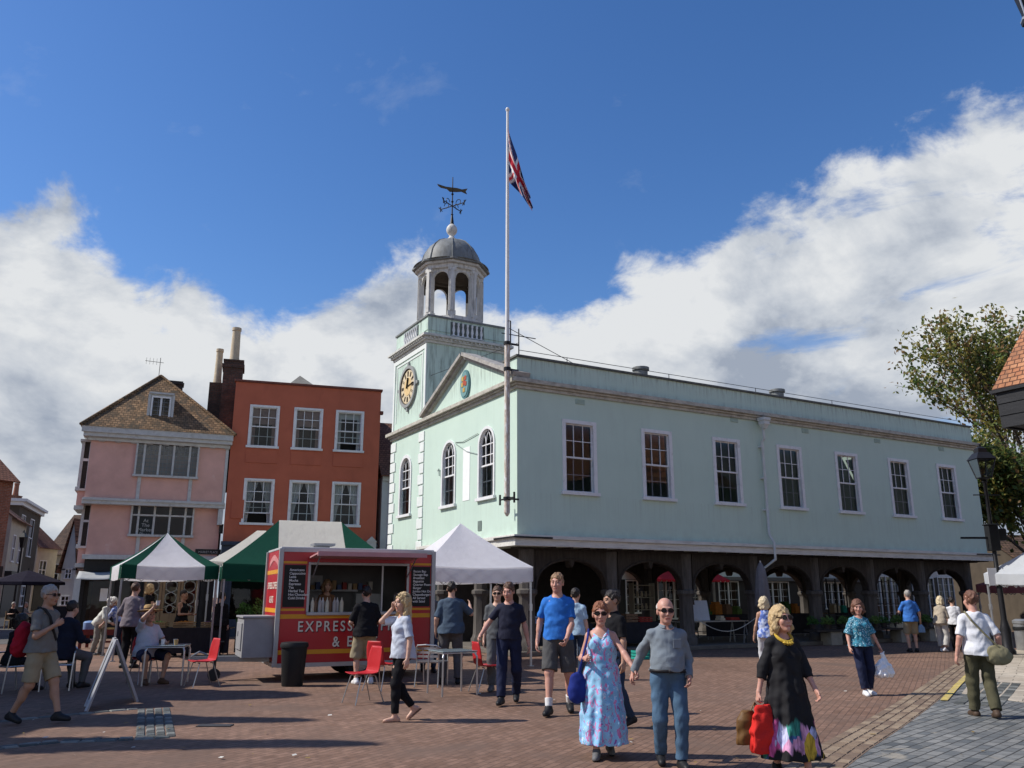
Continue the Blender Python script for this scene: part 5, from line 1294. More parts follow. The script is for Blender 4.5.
# --- pale house to the right of the red one
SF = Frame((-6.0, 38.2), (-1.5, 39.9)); pale = SF.root('pale_house', 'pale grey rendered house with brown tiled roof beside the red house')
PALE = mat('pale_render', (.50,.53,.55), .8, .08, 2, .15, 30)
m = MB(); wallpanel(m, .02, SF.w, 0, 7.0, [(.75, 1.5, 4.4, 5.6), (.9, 1.7, .9, 2.6)], .12); m.add([(.02,0,0),(.02,7,0),(.02,7,7),(.02,0,7)], [(0,1,2,3)]); m.build('wall', PALE, pale, fix=False)
m = MB(); m.add([(-.1,-.3,7.0),(SF.w,-.3,7.0),(SF.w,3.4,10.2),(-.1,3.4,10.2),(-.1,7,7),(SF.w,7,7)], [(0,1,2,3),(3,2,5,4)]); m.add([(0,0,7),(0,7,7),(0,3.4,10.1)], [(0,1,2)]); m.build('roof', tilemat('red_brown_tile', (.15,.075,.05), (.24,.12,.08)), pale, fix=False, solid=.05)
casement(pale, .75, 1.5, 4.4, 5.6, 2, mat('blue_frame', (.05,.09,.16), .5, .1, 5, 0), .02); casement(pale, .9, 1.7, .9, 2.6, 2, NAVY, .02)
m = MB(); m.bx(.0, SF.w, -.12, -.002, 3.3, 3.6); m.bx(.02, SF.w, -.1, -.002, 6.8, 7.0); m.tube([(.35,-.12,6.9),(.35,-.12,3.6)], .05, 8); m.build('string_course', GREYW, pale)
m = MB(); m.lathe([(.02,0),(.26,.1),(.28,.12)], (0,0,0), 16, 0, 0, Matrix.Translation((1.05,-.14,4.05)) @ Matrix.Rotation(PI/2, 4, 'X')); m.build('satellite_dish', mat('dish_grey', (.55,.55,.55), .5, .05, 5, 0), pale, True)
# --- the street running away at the far left
def street_house(A, B, h, label, wallm, roofm, rtype='eaves', rh=2.5, D=7, wins=(), name='street_house', chim=(), shop=None, winm=None):
    f = Frame(A, B); r = f.root(name, label); w_ = f.w
    m = MB(); wallpanel(m, 0, w_, 0, h, [(a, b, c, d) for a, b, c, d in wins], .12)
    for x_ in (0, w_): m.add([(x_,0,0),(x_,D,0),(x_,D,h),(x_,0,h)], [(0,1,2,3)])
    m.add([(0,D,0),(w_,D,0),(w_,D,h),(0,D,h)], [(0,1,2,3)])
    if rtype == 'gable': m.add([(0,0,h),(w_,0,h),(w_/2,0,h+rh)], [(0,1,2)]); m.add([(0,D,h),(w_,D,h),(w_/2,D,h+rh)], [(0,1,2)])
    if rtype == 'eaves':
        for x_ in (0, w_): m.add([(x_,0,h),(x_,D,h),(x_,D/2,h+rh)], [(0,1,2)])
    m.build('wall', wallm, r, fix=False)
    m = MB(); o = .3
    if rtype == 'gable': m.add([(-o,-.2,h-.25),(w_/2,-.2,h+rh+.05),(w_/2,D,h+rh+.05),(-o,D,h-.25),(w_+o,-.2,h-.25),(w_+o,D,h-.25)], [(0,1,2,3),(1,4,5,2)])
    elif rtype == 'eaves': m.add([(-.15,-o,h-.2),(w_+.15,-o,h-.2),(w_+.15,D/2,h+rh+.05),(-.15,D/2,h+rh+.05),(-.15,D+o,h-.2),(w_+.15,D+o,h-.2)], [(0,1,2,3),(3,2,5,4)])
    else: m.bx(-.25, w_+.25, -.4, D, h, h+.18); m.bx(-.12, w_+.12, -.2, D, h-.25, h)
    m.build('roof', roofm, r, fix=False, solid=.06 if rtype != 'flat' else 0)
    for a, b, c, d in wins: casement(r, a, b, c, d, 2 if b-a < 1.5 else 3, winm or WHITE, .02, transom=c+(d-c)*.5)
    for (x, y, z0, z1, w2, pots) in chim: potstack(r, x, y, z0, z1, w2, .6, pots, BRK2, mat('clay_pot', (.30,.13,.08), .8, .1, 5, 0))
    if shop:
        q = MB(); q.bx(.1, w_-.1, -.35, -.003, 2.5, 3.0); q.bx(.2, w_-.2, -.05, -.004, .5, 2.5); q.build('shopfront', shop, r)
    return r, f
BRK2 = brickmat('red_brick', (.22,.085,.05), (.30,.13,.08), (.25,.22,.18), .22, .075, .01, 'walls', 0, .4, .9, .6)
CREAM = mat('cream_render', (.50,.46,.37), .85, .1, 2, .2, 30); DKBR = mat('dark_brown_render', (.085,.068,.05), .85, .15, 2, .2, 30); WHR = mat('white_render', (.62,.62,.58), .85, .08, 2, .2, 30)
TILE2 = tilemat('rust_tile', (.17,.075,.045), (.26,.12,.075)); TILE3 = tilemat('dark_tile', (.09,.06,.045), (.16,.10,.07))
SHOPD = mat('shop_dark', (.035,.035,.035), .5, .1, 5, 0)
q = at(14,480,40); street_house((-27.5, 33.5), (q.x, 40), 7.15, 'red brick house at the left edge with a sloping parapet', BRK2, TILE2, 'eaves', 2.2, 7, [(1.2,2.2,4,5.6),(4.6,5.6,4,5.6)], shop=SHOPD)
A1, B1 = at(6,560,47), at(22,560,52); street_house((A1.x, 47), (B1.x, 52), 6.0, 'cream house with a red chimney behind the red brick house', CREAM, TILE2, 'eaves', 2.2, 6, [(1.2,2.0,3.6,5.0),(3.4,4.2,3.6,5.0)], chim=[(4.2,2.2,6,8.6,1.3,[(0,.15,.5)])], shop=SHOPD)
A1, B1 = at(12,560,55), at(35,560,63); street_house((A1.x, 55), (B1.x, 63), 7.7, 'dark brown house with white overhanging cornice and tall window', DKBR, WHITE, 'flat', 0, 7, [(4.6,6.0,4.4,6.9),(1.2,2.4,4.4,6.9),(1.2,2.4,1.0,2.3),(4.6,6.0,1.0,2.3)], shop=None)
A1, B1 = at(36,560,68), at(50,560,70); street_house((A1.x, 68), (B1.x, 71), 5.6, 'small cream house with tall brick chimney and rusty roof', CREAM, TILE2, 'eaves', 2.6, 6, [(.6,1.5,3.0,4.4)], chim=[(.6,2.8,6.5,9.6,.9,[(0,.2,1.1)])], shop=SHOPD)
A1, B1 = at(46,560,74), at(73,560,74); street_house((A1.x, 74), (B1.x, 74), 5.3, 'cream house under a wide dark tiled roof with square brick chimney', CREAM, TILE3, 'eaves', 3.6, 8, [(.5,1.2,2.8,4.3),(1.6,2.1,2.8,4.3)], chim=[(2.35,3.8,6,11.0,1.0,[(0,.14,1.0)])], shop=SHOPD)
A1, B1 = at(63,560,66), at(77,560,66); street_house((A1.x, 66), (B1.x, 66), 3.6, 'narrow white house with a steep pointed gable', WHR, TILE2, 'gable', 3.9, 8, [(.35,.75,3.0,3.7),(.3,.8,1.0,1.6)])
A1, B1 = at(75,560,70), at(96,560,70); street_house((A1.x, 70), (B1.x, 70), 5.5, 'brown tiled house between the white gable and the pink house', CREAM, TILE2, 'eaves', 2.4, 7, [(.3,1.2,1.0,2.4)], shop=SHOPD)
q1 = at(1030,560,40); street_house((q1.x, 40), (q1.x+9, 41), 3.0, 'low dark brown house under the trees behind the pale grey gazebo', DKBR, TILE3, 'eaves', 1.6, 6, [(.8,2.0,.9,2.3),(3,4.4,.9,2.3)])
# --- terrace along the left side of the square: its shadow lies over the left foreground
tf, tr_ = None, None
tr_, tf = street_house((-14.2, 8.4), (-14.2, 19.4), 7.6, 'brick terrace beside the left edge of the square', BRK2, TILE2, 'flat', 0, 6, [(1+2.6*k,2+2.6*k,4.0,5.8) for k in range(4)], shop=SHOPD)
# --- shops on the far side of the hall, seen through the arches
def back_shop(x0, x1, y, h, label, wallm, wins, awn=None, name='shop_building', fascia=None, roofm=None, barcols=4):
    o = HW(x0, y); r = empty(name, o, HANG, label, 'shop'); w_ = x1-x0
    m = MB(); wallpanel(m, 0, w_, 0, h, [(a, b, c, d) for a, b, c, d in wins], .15)
    for x_ in (0, w_): m.add([(x_,0,0),(x_,8,0),(x_,8,h),(x_,0,h)], [(0,1,2,3)])
    m.add([(0,8,0),(w_,8,0),(w_,8,h),(0,8,h)], [(0,1,2,3)]); m.build('wall', wallm, r, fix=False)
    m = MB(); m.add([(-.1,-.3,h-.1),(w_+.1,-.3,h-.1),(w_+.1,4,h+2.6),(-.1,4,h+2.6),(-.1,8.3,h-.1),(w_+.1,8.3,h-.1)], [(0,1,2,3),(3,2,5,4)]); m.build('roof', roofm or TILE2, r, fix=False)
    for a, b, c, d in wins:
        n = max(2, round((b-a)/.55)); f = casement(r, a, b, c, d, n, BARW, .02 if c > 3 else -.03, camem=BARW, leaded=.36 if c < 3 else 0, glass=GLASSD, fr=.06)
    m = MB(); m.bx(.1, w_-.1, .9, 1.0, 0, h-.3); m.build('dark_backing', INNER, r)
    m = MB(); wallpanel(m, .45 if awn else .05, w_-.05, 0, 2.43, [q for q in wins if q[2] < 3], .05, None, 0, -.05); m.build('shopfront', DARKW, r, fix=False)
    if fascia: m = MB(); m.bx(.05, w_-.05, -.3, -.003, fascia[0], fascia[1]); m.build('fascia', fascia[2], r)
    if awn:
        a, b, z0, z1, mm = awn; m = MB(); m.add([(a,-.02,z1),(b,-.02,z1),(b,-1.4,z0),(a,-1.4,z0)], [(0,1,2,3)])
        n = int((b-a)/.3)
        for k in range(n): m.add([(a+(b-a)*k/n,-1.4,z0),(a+(b-a)*(k+1)/n,-1.4,z0),(a+(b-a)*(k+.85)/n,-1.4,z0-.10),(a+(b-a)*(k+.15)/n,-1.4,z0-.10)], [(0,1,2,3)])
        m.build('awning', mm, r, fix=False, solid=.01)
    return r
SHW2 = mat('dull_white_render', (.60,.60,.57), .85, .1, 2, .2, 30); BARW = mat('dull_white_bars', (.68,.69,.67), .6, .06, 4, 0); REDA = clothmat('red_awning', (.36,.02,.035)); GREYF = mat('grey_fascia', (.12,.12,.115), .6, .1, 5, .1)
BY = 12.5
back_shop(10.4, 18.7, BY, 6.4, 'shop with red awning seen through the arches of the hall', SHW2, [(2.75,4.1,.9,2.35),(4.7,6.2,.6,2.35),(6.7,7.9,.8,2.35),(1.0,2.0,4.2,5.6),(5.5,6.5,4.2,5.6)], (2.6, 8.2, 2.42, 2.95, REDA))
back_shop(18.8, 30.6, BY, 6.6, 'white shop with barred windows and grey fascia seen through the arches', SHW2, [(.3,1.6,.6,2.35),(2.4,5.3,.9,2.35),(6.2,7.6,.5,2.35),(8.2,10.4,1.0,2.35),(1.0,2.0,4.2,5.6),(5.5,6.5,4.2,5.6)], None, fascia=(2.44,2.62,GREYF))
back_shop(30.7, 41.5, BY, 6.2, 'white shop with tall glazed front at the far right end of the arches', SHW2, [(.5,3.2,.3,2.75),(4.0,6.0,.4,2.7),(6.5,9.6,.3,2.75),(1.0,2.0,4.2,5.6),(5.5,6.5,4.2,5.6)], None)
# --- tiled roof corner cutting into the right edge
e0 = at(1000,410,20.5)
tb = empty('tiled_building', (e0.x, e0.y, 0), R(-62), 'building corner at right edge with orange tiled roof over black eaves boards', 'building')
BLKW = mat('black_weatherboard', (.022,.023,.026), .55, .25, 3, .4, 30, stretch=(.4,.4,4))
zt_, zb_ = at(996,393,20.5).z, at(996,428,20.5).z
m = MB(); m.bx(.35, 8, 1.2, 9, 0, zb_+.4); m.build('wall', BLKW, tb)  # unseen wall, made black to darken its reflection in the hall windows
m = MB(); hgt = zt_-zb_
for k in range(3): m.bx(-.0, 8, -.03-.02*k, .04, zb_+hgt*k/3, zb_+hgt*(k+1)/3-.008); m.bx(-.03-.02*k, .04, .04, 9, zb_+hgt*k/3, zb_+hgt*(k+1)/3-.008)
m.bx(.02, 8, .04, 9, zb_+.05, zt_-.05); m.bx(-.12, 8, -.14, .3, zt_-.02, zt_+.06); m.bx(-.12, .3, .3, 9, zt_-.02, zt_+.06)
m.build('eaves_board', BLKW, tb)
TILE4 = brickmat('orange_tile', (.36,.15,.075), (.50,.25,.13), (.10,.045,.03), .19, .125, .014, 'xz', 0, .9, .9, .8, ((.20,.11,.07), 1.8, .5, .75), .5, .3)
m = MB(); m.add([(-.05,-.1,zt_+.06),(8,-.1,zt_+.06),(8,3.6,zt_+6),(1.5,3.6,zt_+6.0),(-.05,9,zt_+.06),(8,9,zt_+.06)], [(0,1,2,3),(0,3,4),(3,2,5,4)]); m.build('roof', TILE4, tb, fix=False, solid=.06)
# ---------------------------------------------------------------- stalls, trailer, furniture
def canvas(name, col, tl_=.35):
    m_ = clothmat(name, col, var=.05); nt_ = m_.node_tree; o = [n for n in nt_.nodes if n.type == 'OUTPUT_MATERIAL'][0]; b_ = [n for n in nt_.nodes if n.type == 'BSDF_PRINCIPLED'][0]
    for b2 in nt_.nodes:
        if b2.type == 'BUMP': b2.inputs['Strength'].default_value = .25
    t_ = nt_.nodes.new('ShaderNodeBsdfTranslucent'); t_.inputs[0].default_value = (*col, 1); mx = nt_.nodes.new('ShaderNodeMixShader'); mx.inputs[0].default_value = tl_
    nt_.links.new(b_.outputs[0], mx.inputs[1]); nt_.links.new(t_.outputs[0], mx.inputs[2]); nt_.links.new(mx.outputs[0], o.inputs[0]); return m_
GRN = canvas('green_canvas', (.012,.075,.048), .2); WCAN = canvas('white_canvas', (.90,.90,.92), .45); CCAN = canvas('cream_canvas', (.86,.83,.73), .4); GCAN = canvas('pale_grey_canvas', (.62,.65,.68))
ALU = mat('aluminium', (.55,.56,.57), .32, .06, 6, .05, 40, metal=.85); STEEL = mat('grey_steel', (.33,.34,.35), .42, .1, 6, .05, 40, metal=.5)
def gazebo(c, rz, wx, wy, he, hp, label, cols, ridge=0, group='market stall gazebos', val=.32, strip=.16, cream=0, legm=None, sides=None, sag=.10):
    """cols = (corner colour, middle colour): every slope is a middle panel between two corner strips"""
    r = empty('market_gazebo', c, rz, label, 'gazebo', group)
    hx, hy = wx/2, wy/2; m = MB()
    cor = [(-hx,-hy), (hx,-hy), (hx,hy), (-hx,hy)]
    def peak(i): return Vector((-ridge/2 if i in (0, 3) else ridge/2, 0, hp))
    for i in range(4):
        j = (i+1) % 4; a, b = Vector((*cor[i], he)), Vector((*cor[j], he)); pa, pb = peak(i), peak(j)
        def fn(u, v, a=a, b=b, pa=pa, pb=pb):
            p = a.lerp(b, u).lerp(pa.lerp(pb, u), v); p.z -= sag*4*v*(1-v)*(.55+.45*math.cos((u-.5)*PI))+.05*math.sin(u*PI)*(1-v); return p
        def cf(u, v, i=i):
            if cream and i in (1, 3): return 1
            return 0 if (u < strip or u > 1-strip) else 1
        if cream and i in (0, 2):
            hwv = lambda v: wx/2*(1-v)+ridge/2*v; e0 = lambda v: .5*(1-(cream*(1-v)+ridge/2*v)/hwv(v)); e1 = lambda v: 1-e0(v)
            m.grid(lambda u, v: fn(u*e0(v), v), 8, 10, 0); m.grid(lambda u, v: fn(e0(v)+(e1(v)-e0(v))*u, v), 12, 10, 1); m.grid(lambda u, v: fn(e1(v)+(1-e1(v))*u, v), 8, 10, 0)
        else: m.grid(fn, 20, 10, cf)
        nrm = Vector((b.y-a.y, -(b.x-a.x), 0)).normalized()
        m.grid(lambda u, v, a=a, b=b, nrm=nrm: a.lerp(b, u)+nrm*(.012+.012*math.sin(u*23)*(1-v))+Vector((0,0,-val*(1-v)-.05*math.sin(u*PI)*1)), 20, 3, lambda u, v: 0 if (u < strip or u > 1-strip or cream) else 1)
    m.build('canopy', list(cols), r, True, fix=False)
    for x, y in cor:
        q = MB(); s_ = .97; q.bar((x*s_,y*s_,0), (x*s_,y*s_,he-.03), .045); q.bar((x*s_,y*s_,.0), (x*s_,y*s_,.02), .12); q.bx(x*s_-.035, x*s_+.035, y*s_-.035, y*s_+.035, he*.55, he*.62); q.build('leg', legm or STEEL, r)
    q = MB()
    for i in range(4):
        j = (i+1) % 4; a, b = Vector((*cor[i], he-.08))*1, Vector((*cor[j], he-.08)); a.xy *= .97; b.xy *= .97; n = 3
        for k in range(n*2):
            p, s2 = a.lerp(b, k/(2*n)), a.lerp(b, (k+1)/(2*n)); dz = Vector((0,0,-.32))
            q.bar(p+(dz if k % 2 else Vector()), s2+(Vector() if k % 2 else dz), .02); q.bar(p+(Vector() if k % 2 else dz), s2+(dz if k % 2 else Vector()), .02)
    q.build('truss', legm or STEEL, r)
    return r
gazebo((-9.95, 24.3, 0), R(31), 2.5, 2.5, 2.48, 3.42, 'green gazebo with white middle panels over the seated man', (GRN, WCAN), val=.37, strip=.13)
gazebo((-6.1, 25.4, 0), R(20), 4.9, 3.0, 2.52, 3.85, 'large green gazebo with cream middle panel behind the red trailer', (GRN, CCAN), ridge=1.85, val=.42, cream=.98)
gazebo((-8.7, 29.2, 0), R(14), 3.0, 3.0, 2.75, 3.85, 'cream gazebo standing behind the two green gazebos', (CCAN, CCAN), ridge=.3, val=.3, legm=ALU)
gazebo((-1.35, 22.0, 0), R(22), 2.85, 2.9, 2.36, 3.5, 'plain white gazebo between the red trailer and the hall corner', (WCAN, WCAN), val=.36, legm=ALU)
gazebo((16.1, 24.8, 0), R(30), 3.0, 3.0, 2.3, 3.5, 'pale grey gazebo at the right edge behind the lamp post', (GCAN, GCAN), val=.3, legm=ALU)
gazebo((20.6, 33.5, 0), R(20), 3.0, 3.0, 2.1, 2.85, 'dull red gazebo behind the pale grey gazebo', (clothmat('faded_red_canvas', (.30,.10,.09)),)*2, val=.3)
# --- catering trailer
TRA = R(24); TRZ = at(278.5, 600, 17.3); TRZ.z = 0
TFR = Frame((TRZ.x, TRZ.y), (TRZ.x+math.cos(TRA), TRZ.y+math.sin(TRA)))
TH_ = 2.58; tr = empty('catering_trailer', (TRZ.x, TRZ.y, 0), TRA, 'red catering trailer with open serving hatch, gold stripes and white lettering', 'food trailer')
TW_, TD_ = TFR.pix(432.5, 600)[0], 1.8
RP = mat('red_trailer_paint', (.47,.014,.022), .28, .06, 2, .03, 20, spec=.5); AMB = mat('gold_stripe', (.72,.33,.03), .35, .05, 5, 0); GTR = mat('grey_trim', (.42,.42,.42), .4, .08, 5, 0, metal=.3)
m = MB(); z0, z1 = .30, TH_
hx0, hx1 = TFR.pix(309, 600)[0], TFR.pix(406, 600)[0]; hz0, hz1 = TFR.pix(330, 612)[1], TFR.pix(330, 565)[1]
wallpanel(m, 0, TW_, z0, z1, [(hx0, hx1, hz0, hz1)], .06)
m.add([(0,0,z0),(0,TD_,z0),(0,TD_,z1),(0,0,z1)], [(0,1,2,3)]); m.add([(TW_,0,z0),(TW_,TD_,z0),(TW_,TD_,z1),(TW_,0,z1)], [(0,1,2,3)]); m.add([(0,TD_,z0),(TW_,TD_,z0),(TW_,TD_,z1),(0,TD_,z1)], [(0,1,2,3)])
m.add([(0,0,z0),(TW_,0,z0),(TW_,TD_,z0),(0,TD_,z0)], [(0,1,2,3)])
m.build('body', RP, tr, fix=False)
m = MB(); m.bx(-.01, TW_+.01, -.01, TD_+.01, z1, z1+.05); m.build('roof', mat('trailer_roof', (.5,.5,.5), .5, .08, 4, .05), tr, bevel=.012)
for x in (0, TW_):
    for y in (0, TD_): m = MB(); m.bx(x-.045, x+.045, y-.045, y+.045, z0-.02, z1+.02); m.build('corner_post', GTR, tr, bevel=.012)
m = MB(); m.bx(.045, TW_-.045, -.03, -.002, z0-.03, z0+.05); m.build('corner_trim', GTR, tr); m = MB(); m.bx(.045, TW_-.045, -.028, -.002, z1-.05, z1+.02); m.build('corner_trim', GTR, tr); m = MB(); m.bx(-.03, -.002, .045, TD_-.045, z0-.03, z0+.05)
m.build('corner_trim', GTR, tr, bevel=.008)
m = MB()
sz1, sz2 = TFR.pix(310, 618.5)[1], TFR.pix(310, 654)[1]
for z in (sz1, sz2): m.bx(.05, TW_-.05, -.006, -.001, z, z+.085)
mt_, mb_ = TFR.pix(296, 565)[1], TFR.pix(296, 607)[1]
for a, b in ((.05,hx0-.08),(hx1+.08,TW_-.05)): m.bx(a, b, -.006, -.001, mt_+.03, mt_+.075); m.bx(a, b, -.006, -.001, mb_-.075, mb_-.03)
for z, h_ in ((2.10,.085),(1.32,.085)): m.bx(-.006, -.001, .05, TD_-.05, z, z+h_)
m.build('stripe', AMB, tr)
m = MB(); m.bx(.08, TW_-.08, .06, .10, z0+.02, hz0-.12); m.build('lining', mat('steel_lining', (.25,.25,.26), .4, .05, 5, 0), tr)
m = MB(); m.bx(.05, TW_-.05, TD_-.12, TD_-.06, z0, z1-.03); m.bx(.05,TW_-.05,.1,TD_-.1,z1-.06,z1-.03); m.bx(.05,.1,.1,TD_-.1,z0,z1-.06); m.bx(TW_-.1,TW_-.05,.1,TD_-.1,z0,z1-.06); m.build('inside_lining', mat('inside_grey', (.16,.155,.15), .6, .1, 5, 0), tr)
m = MB(); m.bx(.3, TW_-.3, TD_-.55, TD_-.13, 1.15, 1.20); m.bx(hx0+.2, hx1-.7, TD_-.35, TD_-.13, 1.75, 1.79); m.bx(1.9, 2.5, TD_-.5, TD_-.13, 1.20, 1.7); m.bx(.75, 1.2, TD_-.14, TD_-.125, 1.45, 2.1); m.bx(.4,.75,TD_-.5,TD_-.2,1.2,1.42); m.build('inside_shelf', mat('inside_steel', (.4,.4,.4), .35, .1, 5, 0), tr)
m = MB(); m.bx(hx0-.05, hx1+.05, -.10, .28, hz0-.06, hz0); m.bx(hx0-.05, hx0, -.02, .05, hz0, hz1); m.bx(hx1, hx1+.05, -.02, .05, hz0, hz1); m.bx(hx0-.05, hx1+.05, -.02, .05, hz1, hz1+.05); xm_ = TFR.pix(381, 600)[0]; m.bx(xm_, xm_+.035, .0, .05, hz0, hz1); m.build('hatch_counter', GTR, tr, bevel=.006)
m = MB(); m.add([(hx0-.05,-.03,hz1+.14),(hx1+.12,-.03,hz1+.14),(hx1+.12,-.95,hz1+.20),(hx0-.05,-.95,hz1+.20)], [(0,1,2,3)]); m.bx(hx0-.05, hx1+.12, -.97, -.93, hz1+.15, hz1+.22)
m.build('hatch_flap', mat('flap_pink', (.52,.27,.28), .5, .08, 4, .05), tr, fix=False, solid=.03)
m = MB()
for x in (hx0+.05, hx1): m.tube([(x,.0,hz1-.25),(x,-.7,hz1+.17)], .014, 6)
m.build('flap_strut', ALU, tr)
BLK = mat('menu_black', (.012,.012,.014), .4, .05, 5, 0); LET = mat('menu_white', (.72,.72,.70), .5, .02, 5, 0)
for (a, b, body, zz) in ((.08, hx0-.10, 'Americano\nCappuccino\nLatte\nMocha\nEspresso\nTea\nHerbal Tea\nHot Chocolate\nCold Drinks', .068), (hx1+.10, TW_-.07, 'Bacon Bap\nSausage Bap\nBreakfast\nBaguette\nQuarter Pound\nBurger\nJumbo Hot Dog\nCheeseburgers\nAll Served\nwith Salad', .068)):
    m = MB(); m.bx(a, b, -.02, -.002, mb_, mt_); bo = m.build('menu_board', BLK, tr)
    text('lettering', body, zz, LET, bo, (a+.10 if a < 1 else a+.04, -.024, mt_-.12), (PI/2,0,0), 'LEFT', lead=1.03, ext=.001, bold=.0012)
LW = mat('sign_cream', (.74,.70,.60), .45, .02, 5, 0); LS = mat('letter_shadow', (.05,.01,.01), .5, .02, 5, 0)
for (mm, off, dy) in ((LS, .016, -.004), (LW, 0, -.009)):
    lx_, lz_ = TFR.pix(297, 631.5); text('lettering', 'EXPRESS COFFEE', .285, mm, tr, (lx_+off, dy, lz_-off), (PI/2,0,0), 'LEFT', spacing=1.36, ext=.001, xs=.82, bold=.004)
    lx_, lz_ = TFR.pix(332, 646.5); text('lettering', '& EATS', .285, mm, tr, (lx_+off, dy, lz_-off), (PI/2,0,0), 'LEFT', spacing=1.36, ext=.001, xs=.82, bold=.004)
text('lettering', 'EXPRESS COFFEE\n& EATS', .19, LW, tr, (-.012, TD_/2, 1.80), (PI/2,0,-PI/2), 'CENTER', spacing=1.0, ext=.001, lead=1.5, xs=.88, bold=.003)
m = MB(); m.grid(lambda u, v: (-.008, TD_/2-.6+1.2*u, 2.24+.14*math.sin(u*PI)+.12*v), 12, 2); m.build('arched_emblem', mat('emblem_pink', (.62,.25,.25), .5, .2, 8, 0), tr, fix=False)
for y in (.12, TD_-.12):
    q = MB()
    Mw = Matrix.Translation((1.75,y,.30)) @ Matrix.Rotation(PI/2, 4, 'X'); q.lathe([(.19,-.09),(.27,-.09),(.30,-.06),(.30,.06),(.27,.09),(.19,.09)], (0,0,0), 28, 0, 0, Mw); wo = q.build('wheel', mat('tyre_rubber', (.02,.02,.021), .8, .1, 8, .2, 40), tr, auto=40)
    q = MB(); q.lathe([(.05,-.095),(.19,-.085),(.2,-.06),(.2,.06),(.19,.085),(.05,.1)], (0,0,0), 20, 0, 0, Mw); q.build('rim', ALU, wo, auto=40)
m = MB(); m.bx(1.2, 2.3, .2, TD_-.2, .25, .31); m.bar((-.02,TD_/2-.35,.40), (-1.25,TD_/2,.42), .07, .1); m.bar((-.02,TD_/2+.35,.40), (-1.25,TD_/2,.42), .07, .1); m.bx(-1.55, -1.2, TD_/2-.05, TD_/2+.05, .38, .47); m.tube([(-1.5,TD_/2,.47),(-1.35,TD_/2,.56),(-1.2,TD_/2,.5)], .02, 6)
m.build('tow_bar', STEEL, tr)
m = MB(); m.tube([(-1.05,TD_/2-.12,.2),(-1.05,TD_/2-.12,.75)], .03, 8); m.tube([(-1.05,TD_/2-.12,.75),(-.9,TD_/2-.12,.75)], .014, 6); Mw = Matrix.Translation((-1.05,TD_/2-.12,.12)) @ Matrix.Rotation(PI/2, 4, 'X'); m.lathe([(.05,-.05),(.12,-.045),(.12,.045),(.05,.05)], (0,0,0), 18, 0, 0, Mw); m.build('jockey_wheel', mat('dark_wheel', (.03,.03,.03), .6, .1, 8, .1), tr)
m = MB(); m.bx(-.62, -.03, .15, TD_-.55, .46, 1.22); m.bx(-.65, -.02, .12, TD_-.52, 1.22, 1.26); m.bx(-.645, -.62, .3, TD_-.7, .6, 1.12); m.bx(-.66, -.645, .75, .85, .86, .96); m.build('gas_locker', mat('locker_grey', (.30,.30,.31), .5, .08, 5, .1), tr, bevel=.01)
m = MB(); m.bx(.75, 1.2, .5, .95, TH_+.12, TH_+.17); m.bx(.8, 1.1, .6, .85, TH_+.05, TH_+.12); m.build('roof_vent', STEEL, tr)
m = MB(); rg_ = random.Random(8)
for k in range(14):
    x = hx0+.1+k*.12; h_ = rg_.uniform(.08,.2); m.bx(x-.045, x+.045, TD_-.33, TD_-.22, 1.79, 1.79+h_, k % 4)
GM_ = [mat('box_%s' % n, c, .5, .1, 8, 0) for n, c in (('red', (.3,.04,.03)), ('pale', (.5,.47,.4)), ('tan', (.35,.22,.1)), ('blue', (.08,.12,.25)))]; m.build('shelf_goods', GM_, tr); m = MB()
for k in range(6): x = .5+k*.2; m.bx(x-.06, x+.06, TD_-.45, TD_-.3, 1.2, 1.2+rg_.uniform(.1,.25), (k+1) % 4)
m.build('inside_goods', [mat('box_%s' % n, c, .5, .1, 8, 0) for n, c in (('red', (.3,.04,.03)), ('pale', (.5,.47,.4)), ('tan', (.35,.22,.1)), ('blue', (.08,.12,.25)))], tr)
# sauce bottles on the counter: one group of single things
cups = [mat('bottle_%s' % n, c, .4, .1, 8, 0) for n, c in (('cream', (.62,.58,.45)), ('white', (.68,.68,.66)), ('grey', (.42,.4,.38)), ('brown', (.28,.18,.12)))]
for k in range(9):
    x = hx0+.08+k*.075; c = Vector((TRZ.x, TRZ.y, 0))+Vector((math.cos(TRA)*x-math.sin(TRA)*.02*(1+(k % 2)*4), math.sin(TRA)*x+math.cos(TRA)*.02*(1+(k % 2)*4), hz0+.001))
    q = MB(); q.lathe([(.038,0),(.04,.02),(.04,.18),(.03,.22),(.012,.25),(.008,.29)], (0,0,0), 10); o = q.build('sauce_bottle', cups[(k*7) % 4], None, auto=40, loc=c)
    tag(o, 'small sauce or cup bottle in the row on the trailer counter', 'bottle', 'bottles standing on the trailer counter')
# --- litter bin
g = ground(292, 686); b_ = empty('litter_bin', g, 0, 'black plastic litter bin in front of the red trailer', 'bin')
BP = mat('bin_black', (.018,.019,.02), .5, .1, 8, .1); m = MB(); m.lathe([(.19,0),(.2,.02),(.245,.70),(.24,.70),(.2,.06)], (0,0,0), 20, 0, PI/4, None, 1, .9); m.build('bin_body', BP, b_, auto=40)
m = MB(); m.lathe([(.265,.70),(.27,.74),(.25,.79),(.19,.80)], (0,0,0), 20, 0, 0, None, 1, .9); m.build('bin_lid', BP, b_, auto=40)
